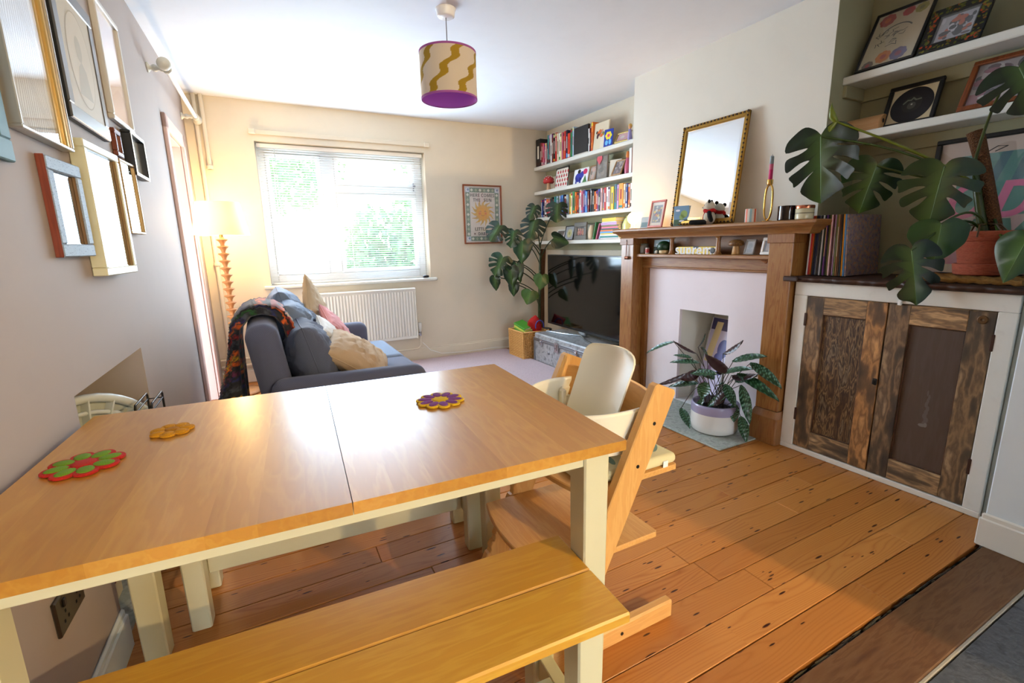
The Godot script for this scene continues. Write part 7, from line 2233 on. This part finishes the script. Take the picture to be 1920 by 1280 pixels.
func plants() -> void:
	# near monstera in a terracotta pot on the cabinet
	var c := Vector3(2.83, 1.014, -0.90)
	var t := thing("potted_monstera", "large split leaf monstera tied to a coir pole above the alcove cabinet", "plant", c)
	var pot := thing("plant_pot", "terracotta pot in a matching saucer on the alcove cabinet", "plant pot", c)
	part(pot, "saucer", mb().lathe([Vector2(0, 0), Vector2(0.092, 0), Vector2(0.098, 0.006), Vector2(0.104, 0.048), Vector2(0.097, 0.05), Vector2(0.088, 0.012), Vector2(0, 0.01)], 36), M.terracotta)
	part(pot, "pot", mb().lathe([Vector2(0, 0.012), Vector2(0.08, 0.012), Vector2(0.104, 0.145), Vector2(0.106, 0.147), Vector2(0.115, 0.15), Vector2(0.119, 0.185), Vector2(0.115, 0.19), Vector2(0.106, 0.187), Vector2(0.100, 0.15), Vector2(0, 0.15)], 40), M.terracotta)
	part(t, "soil", mb().lathe([Vector2(0.103, 0.155), Vector2(0.05, 0.168), Vector2(0, 0.172)], 24), M.soil)
	var pole := mb()
	pole.tube([Vector3(0.0, 0.15, 0.03), Vector3(-0.02, 0.4, -0.03), Vector3(-0.04, 0.61, -0.09)], [0.026, 0.024, 0.03], 12)
	part(t, "coir_pole", pole, M.coir)
	part(t, "wire_tie", mb().tube([Vector3(-0.05, 0.52, -0.03), Vector3(-0.06, 0.535, 0.0), Vector3(-0.03, 0.535, 0.02), Vector3(-0.02, 0.52, -0.02)], 0.002, 5), M.black)
	var stem := mb().paint(Color(0.22, 0.26, 0.1))
	stem.tube([Vector3(-0.03, 0.16, 0.0), Vector3(-0.05, 0.25, -0.02), Vector3(-0.055, 0.38, -0.05), Vector3(-0.06, 0.50, -0.07)], [0.018, 0.017, 0.014, 0.008], 9)
	part(t, "stem", stem, M.leaf)
	var rt := mb().paint(Color(0.32, 0.22, 0.12))
	for k in 6:
		var a := k * 1.1 + 2.0
		rt.tube([Vector3(-0.04, 0.22, 0), Vector3(-0.06 + 0.05 * cos(a), 0.215, 0.05 * sin(a)), Vector3(-0.04 + 0.085 * cos(a), 0.165, 0.085 * sin(a))], 0.0035, 6)
	part(t, "aerial_roots", rt, M.leaf)
	var dk := Color(0.055, 0.12, 0.055)
	var md := Color(0.10, 0.19, 0.06)
	var nl := [
		[Vector3(2.40, 1.655, -1.415), Vector3(2.40, 1.355, -1.385), Vector3(-0.88, 0.15, 0.45), true, 0.88, 0.35, dk, 0.05],
		[Vector3(2.60, 1.515, -1.262), Vector3(2.61, 1.30, -1.315), Vector3(-0.75, 0.2, 0.6), true, 0.95, 0.3, md, -0.02],
		[Vector3(2.58, 1.468, -0.998), Vector3(2.58, 1.235, -1.02), Vector3(-0.85, 0.3, 0.45), true, 1.05, 0.25, md, 0.06],
		[Vector3(2.60, 1.236, -0.985), Vector3(2.57, 1.075, -0.975), Vector3(-0.8, 0.3, 0.5), false, 1.25, 0.35, Color(0.12, 0.24, 0.07), 0.05],
		[Vector3(2.50, 1.125, -1.035), Vector3(2.50, 0.895, -0.985), Vector3(-0.85, 0.35, 0.5), true, 0.82, 0.45, dk, 0.06],
		[Vector3(2.52, 1.78, -0.80), Vector3(2.50, 1.62, -0.72), Vector3(-0.7, -0.3, 0.5), true, 1.2, 0.3, dk, 0.1],
		[Vector3(2.55, 1.17, -0.70), Vector3(2.52, 1.01, -0.735), Vector3(-0.9, 0.1, 0.2), false, 0.9, 0.5, Color(0.14, 0.25, 0.08), -0.05]]
	var root := [Vector3(2.77, 1.38, -0.95), Vector3(2.77, 1.42, -0.96), Vector3(2.77, 1.36, -0.93), Vector3(2.78, 1.23, -0.90), Vector3(2.78, 1.22, -0.92), Vector3(2.77, 1.48, -0.97), Vector3(2.80, 1.25, -0.88)]
	for i in nl.size():
		var q: Array = nl[i]
		var size: float = q[0].distance_to(q[1]) / 1.02
		var lf := inst(t, "leaf", big_leaf(q[3], size, q[4], q[5], 0.10, q[6], 40 + i), M.leaf, Transform3D(Basis.IDENTITY, -c) * leaf_at(q[0], q[1], q[2]))
		var st := mb().paint([Color(0.2, 0.28, 0.08), Color(0.25, 0.3, 0.1)][i % 2])
		st.tube(stalk(root[i] - c, q[0] - c, q[7]), [0.006, 0.0058, 0.0055, 0.0052, 0.005, 0.0048, 0.0046, 0.0044, 0.004], 7)
		part(t, "petiole", st, M.leaf)
	# pale stalk with an unfurling leaf
	var yl := mb().paint(Color(0.42, 0.46, 0.08))
	yl.tube(stalk(Vector3(2.77, 1.40, -0.95) - c, Vector3(2.44, 1.715, -1.375) - c, 0.02), [0.007, 0.007, 0.0065, 0.006, 0.006, 0.0055, 0.005, 0.005, 0.006], 7)
	yl.tube([Vector3(2.44, 1.715, -1.375) - c, Vector3(2.43, 1.74, -1.39) - c, Vector3(2.425, 1.775, -1.395) - c, Vector3(2.425, 1.80, -1.395) - c], [0.010, 0.016, 0.008, 0.001], 7)
	yl.tube([Vector3(2.44, 1.715, -1.375) - c, Vector3(2.43, 1.69, -1.395) - c, Vector3(2.425, 1.66, -1.40) - c], [0.008, 0.016, 0.002], 7)
	part(t, "unfurling_leaf", yl, M.leaf, Transform3D.IDENTITY, "yellow green unfurling leaf")

	# tall monstera behind the basket
	c = Vector3(2.74, 0, -4.53)
	var fp := thing("plant_pot", "dark plant pot behind the rattan basket in the corner", "plant pot", c)
	part(fp, "pot", mb().lathe([Vector2(0, 0), Vector2(0.09, 0), Vector2(0.115, 0.22), Vector2(0.118, 0.24), Vector2(0.108, 0.24), Vector2(0.10, 0.2), Vector2(0, 0.2)], 28), flatm(Color(0.2, 0.19, 0.18), 0.6))
	t = thing("tall_monstera", "tall monstera climbing a coir pole in the corner beside the television", "plant", c)
	part(t, "soil", mb().lathe([Vector2(0.10, 0.202), Vector2(0, 0.215)], 20), M.soil)
	part(t, "coir_pole", mb().tube([Vector3(0, 0.2, 0), Vector3(-0.01, 0.7, 0.02), Vector3(0.0, 1.13, 0.04)], 0.034, 12), M.coir)
	stem = mb().paint(Color(0.20, 0.24, 0.1))
	stem.tube([Vector3(-0.05, 0.2, 0.03), Vector3(-0.055, 0.6, 0.05), Vector3(-0.05, 0.95, 0.06), Vector3(-0.04, 1.2, 0.05)], [0.018, 0.016, 0.013, 0.007], 9)
	part(t, "stem", stem, M.leaf)
	var N := Vector3(-0.45, 0.25, 0.85)
	var fl := [
		[Vector3(2.125, 1.37, -4.3), Vector3(2.02, 1.225, -4.3), Vector3(-0.3, 0.5, 0.8), true, 1.15, 1.05],
		[Vector3(2.30, 1.315, -4.32), Vector3(2.245, 1.155, -4.3), N, true, 0.95, 1.0],
		[Vector3(2.53, 1.42, -4.3), Vector3(2.45, 1.23, -4.26), N, true, 1.15, 1.1],
		[Vector3(2.545, 1.565, -4.32), Vector3(2.47, 1.43, -4.30), N, true, 0.9, 1.1],
		[Vector3(2.74, 1.575, -4.19), Vector3(2.71, 1.40, -4.16), Vector3(-0.5, 0.1, 0.85), true, 1.25, 1.2],
		[Vector3(2.66, 1.24, -4.14), Vector3(2.82, 1.20, -4.09), Vector3(-0.4, 0.5, 0.8), false, 1.1, 0.95],
		[Vector3(2.375, 1.215, -4.28), Vector3(2.35, 1.0, -4.26), N, false, 0.95, 1.15],
		[Vector3(2.13, 1.06, -4.25), Vector3(2.04, 0.885, -4.25), Vector3(-0.3, 0.3, 0.9), true, 1.1, 1.0],
		[Vector3(2.24, 0.95, -4.3), Vector3(2.255, 0.735, -4.28), N, false, 0.75, 1.2],
		[Vector3(2.06, 0.87, -4.3), Vector3(2.07, 0.73, -4.3), N, false, 0.8, 1.1],
		[Vector3(2.33, 0.99, -4.33), Vector3(2.35, 0.80, -4.30), N, false, 0.7, 1.15],
		[Vector3(2.60, 0.86, -4.28), Vector3(2.56, 0.72, -4.25), N, false, 1.15, 0.5],
		[Vector3(2.47, 0.70, -4.29), Vector3(2.41, 0.575, -4.27), N, false, 1.35, 0.5],
		[Vector3(2.28, 0.79, -4.31), Vector3(2.27, 0.66, -4.30), N, false, 0.9, 1.0]]
	for i in fl.size():
		var q: Array = fl[i]
		var size: float = q[0].distance_to(q[1]) / 1.02
		var col := Color(0.045, 0.13, 0.06)
		if q[5] < 0.8:
			col = Color(0.22, 0.33, 0.09)
		elif i in [6, 7, 1]:
			col = Color(0.05, 0.17, 0.11)
		inst(t, "leaf", big_leaf(q[3], size, q[4], 0.35, 0.12, col, 80 + i), M.leaf, Transform3D(Basis.IDENTITY, -c) * leaf_at(q[0], q[1], q[2]))
		var st := mb().paint(Color(0.14, 0.2, 0.07))
		var ry := clampf(q[0].y - 0.25, 0.35, 1.15)
		st.tube(stalk(Vector3(-0.05, ry, 0.06), q[0] - c, 0.05), 0.0055, 6)
		part(t, "petiole", st, M.leaf)

	# striped prayer plant on the hearth
	c = Vector3(2.43, 0.012, -1.915)
	var pp := thing("plant_pot", "round white ceramic pot with a purple glazed rim on the hearth", "plant pot", c)
	part(pp, "bowl", mb().lathe([Vector2(0, 0), Vector2(0.115, 0.0), Vector2(0.135, 0.012), Vector2(0.142, 0.05), Vector2(0.142, 0.128)], 44), flatm(Color(0.85, 0.85, 0.83), 0.2))
	part(pp, "glazed_rim", mb().lathe([Vector2(0.1425, 0.128), Vector2(0.143, 0.168), Vector2(0.139, 0.182), Vector2(0.131, 0.184), Vector2(0.128, 0.17), Vector2(0.126, 0.13), Vector2(0, 0.13)], 44), flatm(Color(0.58, 0.56, 0.67), 0.2))
	t = thing("prayer_plant", "prayer plant with striped green leaves and burgundy undersides on the hearth", "plant", c)
	part(t, "soil", mb().lathe([Vector2(0.124, 0.135), Vector2(0, 0.15)], 24), M.soil)
	var ll := [
		# base offset, tip offset (x into the room is negative, z towards the kitchen positive), width, underside showing
		[Vector3(0.0, 0.50, -0.36), Vector3(-0.06, 0.42, -0.60), 0.042, false], [Vector3(0.0, 0.505, -0.16), Vector3(-0.04, 0.59, -0.05), 0.02, true],
		[Vector3(0.02, 0.44, -0.10), Vector3(-0.02, 0.52, -0.10), 0.055, false], [Vector3(0.0, 0.46, -0.17), Vector3(0.0, 0.48, -0.36), 0.022, true],
		[Vector3(0.0, 0.40, -0.14), Vector3(-0.05, 0.40, -0.36), 0.042, false], [Vector3(-0.02, 0.36, -0.12), Vector3(-0.08, 0.28, -0.20), 0.075, true],
		[Vector3(-0.03, 0.33, -0.2), Vector3(-0.10, 0.19, -0.36), 0.04, true], [Vector3(-0.02, 0.27, -0.12), Vector3(-0.08, 0.235, -0.34), 0.05, false],
		[Vector3(0.0, 0.50, 0.03), Vector3(0.03, 0.58, 0.16), 0.05, true], [Vector3(-0.02, 0.40, 0.10), Vector3(-0.05, 0.46, -0.06), 0.07, true],
		[Vector3(0.0, 0.46, 0.10), Vector3(0.0, 0.56, 0.28), 0.06, false], [Vector3(-0.03, 0.38, 0.06), Vector3(-0.06, 0.49, 0.24), 0.055, false],
		[Vector3(0.02, 0.47, 0.2), Vector3(-0.02, 0.42, 0.42), 0.06, false], [Vector3(-0.02, 0.40, 0.15), Vector3(-0.06, 0.37, 0.43), 0.06, false],
		[Vector3(0.0, 0.38, 0.10), Vector3(-0.02, 0.40, 0.30), 0.07, true], [Vector3(-0.02, 0.34, 0.18), Vector3(-0.08, 0.17, 0.31), 0.055, false],
		[Vector3(-0.04, 0.37, 0.03), Vector3(-0.09, 0.37, -0.14), 0.055, false], [Vector3(-0.06, 0.31, -0.02), Vector3(-0.11, 0.22, -0.03), 0.075, false],
		[Vector3(-0.05, 0.29, 0.10), Vector3(-0.10, 0.19, 0.08), 0.045, true], [Vector3(-0.05, 0.27, 0.12), Vector3(-0.12, 0.19, 0.02), 0.05, false],
		[Vector3(-0.07, 0.22, -0.03), Vector3(-0.15, 0.09, -0.05), 0.035, false], [Vector3(-0.03, 0.32, 0.08), Vector3(-0.08, 0.24, 0.20), 0.055, false],
		[Vector3(-0.08, 0.09, -0.20), Vector3(-0.15, 0.04, -0.06), 0.05, false], [Vector3(0.03, 0.13, 0.16), Vector3(-0.02, 0.02, 0.25), 0.055, false],
		[Vector3(0.02, 0.20, 0.12), Vector3(-0.04, 0.12, 0.17), 0.05, false], [Vector3(0.03, 0.35, 0.0), Vector3(0.0, 0.42, 0.04), 0.06, false],
		[Vector3(0.05, 0.3, -0.06), Vector3(0.06, 0.36, -0.2), 0.06, false], [Vector3(0.04, 0.33, 0.1), Vector3(0.07, 0.4, 0.2), 0.06, false],
		[Vector3(0.0, 0.42, -0.2), Vector3(-0.03, 0.44, -0.34), 0.03, false], [Vector3(-0.03, 0.30, 0.02), Vector3(-0.07, 0.33, 0.10), 0.05, true]]
	for i in ll.size():
		var q: Array = ll[i]
		var d: Vector3 = q[1] - q[0]
		var side := d.cross(Vector3.UP).normalized()
		var upv := side.cross(d).normalized()
		var nface := (upv * 0.8 + Vector3(-0.55, 0.25, 0.5)).normalized()
		if q[3]:
			nface = -nface
		inst(t, "leaf", striped_leaf(d.length(), q[2] * 1.12, i), M.leaf, leaf_at(q[0], q[1], nface))
		var st := mb().paint(Color(0.20, 0.16, 0.10))
		var a := i * 2.4
		var root2 := Vector3(cos(a) * 0.05, 0.14, sin(a) * 0.05)
		st.tube(stalk(root2, q[0], 0.02 if q[0].y > 0.2 else 0.16), 0.0022, 5)
		part(t, "petiole", st, M.leaf)

func striped_leaf(L: float, w: float, sd: int) -> ArrayMesh:
	var b := mb()
	for side in 2:
		var P := []
		var rows := 26
		var cols := 8
		for i in rows + 1:
			var f := float(i) / rows
			var row := PackedVector3Array()
			var hw := w * 0.5 * pow(sin(PI * pow(f, 0.85) * 0.985 + 0.02), 0.75)
			for j in cols + 1:
				var u := lerpf(-1, 1, float(j) / cols)
				if side == 1:
					u = -u
				row.append(Vector3(u * hw, -f * L, 0.25 * w * u * u * 0.5 + 0.0012 * sin(f * 40.0 + absf(u) * 3) - 0.22 * L * f * f + (0.0 if side == 0 else -0.0008)))
			P.append(row)
		var base := b.v.size()
		# front faces +z: rows run down, so walk the columns backwards
		var Q := []
		for r in P:
			var rr: PackedVector3Array = r.duplicate()
			rr.reverse()
			Q.append(rr)
		b.grid(Q)
		for i in rows + 1:
			for j in cols + 1:
				var u := absf(lerpf(-1, 1, float(j) / cols))
				var f := float(i) / rows
				var s := fposmod(f * 9.0 - u * 1.1, 1.0)
				var c := Color(0.07, 0.19, 0.11)
				if side == 0:
					if s < 0.3 and u > 0.1:
						c = Color(0.33, 0.50, 0.37) if sd % 3 else Color(0.42, 0.60, 0.50)
					if u < 0.13:
						c = Color(0.16, 0.28, 0.14)
				else:
					c = Color(0.19, 0.075, 0.05)
				b.c[base + i * (cols + 1) + j] = c.srgb_to_linear()
	return b.done()

# ------------------------------------------------------------------ lamps
func shade_glow(col: Color, e: float) -> StandardMaterial3D:
	var m := StandardMaterial3D.new()
	m.albedo_color = Color(0.9, 0.82, 0.66)
	m.roughness = 0.9
	m.emission_enabled = true
	m.emission = col
	m.emission_energy_multiplier = e
	m.backlight_enabled = true
	m.backlight = Color(0.36, 0.31, 0.22)
	return m

func omni(called: String, p: Vector3, col: Color, e: float, size: float) -> void:
	var o := OmniLight3D.new()
	o.name = called
	o.light_color = col
	o.light_energy = e
	o.light_size = size
	o.omni_range = 12.0
	o.omni_attenuation = 2.0
	o.shadow_enabled = true
	o.position = p
	add_child(o)

func lamps() -> void:
	# bobbin floor lamp
	var c := Vector3(-0.255, 0, -4.45)
	var t := thing("floor_lamp", "lit floor lamp with a cream shade and a turned bobbin wooden pole", "floor lamp", c)
	var pf := [Vector2(0, 0), Vector2(0.13, 0), Vector2(0.135, 0.012), Vector2(0.12, 0.03), Vector2(0.03, 0.04), Vector2(0.018, 0.05)]
	var y := 0.06
	while y < 1.25:
		pf.append_array([Vector2(0.015, y), Vector2(0.016, y + 0.012), Vector2(0.024, y + 0.030), Vector2(0.040, y + 0.043), Vector2(0.042, y + 0.047), Vector2(0.036, y + 0.051), Vector2(0.016, y + 0.054)])
		y += 0.0555
	pf.append(Vector2(0.014, y + 0.02))
	pf.append(Vector2(0, y + 0.02))
	part(t, "bobbin_pole", mb().lathe(pf, 24), wood(1, Color(0.72, 0.50, 0.30), 0.5, "soft", 0.1, 4.0, 4.0))
	var sh := mb()
	var y0 := 1.305
	var y1 := 1.555
	sh.lathe([Vector2(0.202, y0), Vector2(0.155, y1), Vector2(0.153, y1), Vector2(0.200, y0 - 0.0), Vector2(0.202, y0)], 44)
	part(t, "lamp_shade", sh, shade_glow(Color(1.0, 0.80, 0.52), 0.30))
	var bm := StandardMaterial3D.new()
	bm.albedo_color = Color(1, 0.95, 0.85)
	bm.emission_enabled = true
	bm.emission = Color(1.0, 0.78, 0.45)
	bm.emission_energy_multiplier = 6.0
	part(t, "bulb", mb().lathe([Vector2(0, 1.36), Vector2(0.016, 1.362), Vector2(0.030, 1.40), Vector2(0.032, 1.42), Vector2(0.022, 1.445), Vector2(0, 1.452)], 18), bm)
	part(t, "lamp_holder", mb().lathe([Vector2(0, 1.29), Vector2(0.015, 1.29), Vector2(0.016, 1.36), Vector2(0, 1.362)], 14).tube([Vector3(-0.153, 1.54, 0), Vector3(0.153, 1.54, 0)], 0.0015, 5).tube([Vector3(0, 1.54, -0.153), Vector3(0, 1.54, 0.153)], 0.0015, 5), M.brass)
	omni("floor_lamp_light", c + Vector3(0, 1.42, 0), Color(1.0, 0.82, 0.56), 0.52, 0.028)
	# small globe lamp glowing at the far end of the mantel
	c = Vector3(2.625, 1.286, -2.935)
	t = thing("globe_lamp", "small glowing white globe lamp at the far end of the mantel", "table lamp", c)
	part(t, "base", mb().lathe([Vector2(0, 0), Vector2(0.03, 0), Vector2(0.03, 0.01), Vector2(0.012, 0.015), Vector2(0.012, 0.04), Vector2(0, 0.04)], 18), M.frame_white)
	var gm := StandardMaterial3D.new()
	gm.albedo_color = Color(1, 0.97, 0.9)
	gm.emission_enabled = true
	gm.emission = Color(1.0, 0.84, 0.58)
	gm.emission_energy_multiplier = 3.5
	part(t, "globe_bulb", mb().ball(Vector3(0, 0.083, 0), Vector3.ONE * 0.047, 20), gm)
	omni("globe_lamp_light", c + Vector3(0, 0.083, 0), Color(1.0, 0.80, 0.52), 0.22, 0.045)
	# pendant
	c = Vector3(1.018, 2.42, -2.64)
	t = thing("pendant_lamp", "drum pendant lampshade with mustard wavy stripes and a purple lining", "pendant lamp", c)
	part(t, "ceiling_rose", mb().lathe([Vector2(0, -0.042), Vector2(0.036, -0.042), Vector2(0.046, -0.036), Vector2(0.05, -0.01), Vector2(0.055, 0.0)], 28), M.frame_white)
	part(t, "cord", mb().tube([Vector3(0, -0.04, 0), Vector3(0, -0.24, 0)], 0.0028, 8), flatm(Color(0.45, 0.45, 0.47), 0.5))
	var R := 0.152
	var ya := -0.445
	var yb := -0.215
	var pr := mb()
	var seg := 220
	var hs := 110
	var cream := Color(0.80, 0.74, 0.66).srgb_to_linear()
	var must := Color(0.60, 0.48, 0.06).srgb_to_linear()
	var P := []
	for i in hs + 1:
		var row := PackedVector3Array()
		for j in seg:
			var a := TAU * j / seg
			row.append(Vector3(R * cos(a), lerpf(ya, yb, float(i) / hs), -R * sin(a)))
		P.append(row)
	pr.grid(P, true)
	for i in hs + 1:
		for j in seg:
			var v := float(i) / hs * (yb - ya)
			var s := float(j) / seg * TAU * R
			# stepping wave bands climbing round the drum
			var w := TAU * R / 6.0
			var k := v * 0.80 + 0.0150 * sin(v * TAU / 0.078 + 0.6)
			var d := fposmod(s - k - 0.05, w)
			pr.c[i * seg + j] = must if d < 0.046 else cream
	var pmat := StandardMaterial3D.new()
	pmat.vertex_color_use_as_albedo = true
	pmat.roughness = 0.85
	part(t, "lamp_shade", pr, pmat)
	var purple := flatm(Color(0.74, 0.40, 0.78), 0.7)
	part(t, "lining", mb().lathe([Vector2(R - 0.002, yb), Vector2(R - 0.002, ya)], 60), purple)
	for q in [ya, yb]:
		part(t, "trim", mb().lathe([Vector2(R - 0.002, q - 0.005), Vector2(R + 0.0015, q - 0.005), Vector2(R + 0.0015, q + 0.005), Vector2(R - 0.002, q + 0.005)], 60), flatm(Color(0.60, 0.30, 0.58), 0.7))
	var sp := mb()
	for k in 3:
		var a := TAU * k / 3
		sp.tube([Vector3(0, -0.24, 0), Vector3(cos(a) * R, yb - 0.02, sin(a) * R)], 0.0015, 5)
	part(t, "spider", sp, M.steel)
	part(t, "bulb", mb().lathe([Vector2(0, -0.36), Vector2(0.02, -0.35), Vector2(0.03, -0.325), Vector2(0.016, -0.285), Vector2(0.014, -0.24), Vector2(0, -0.24)], 18), flatm(Color(0.85, 0.85, 0.84), 0.3))
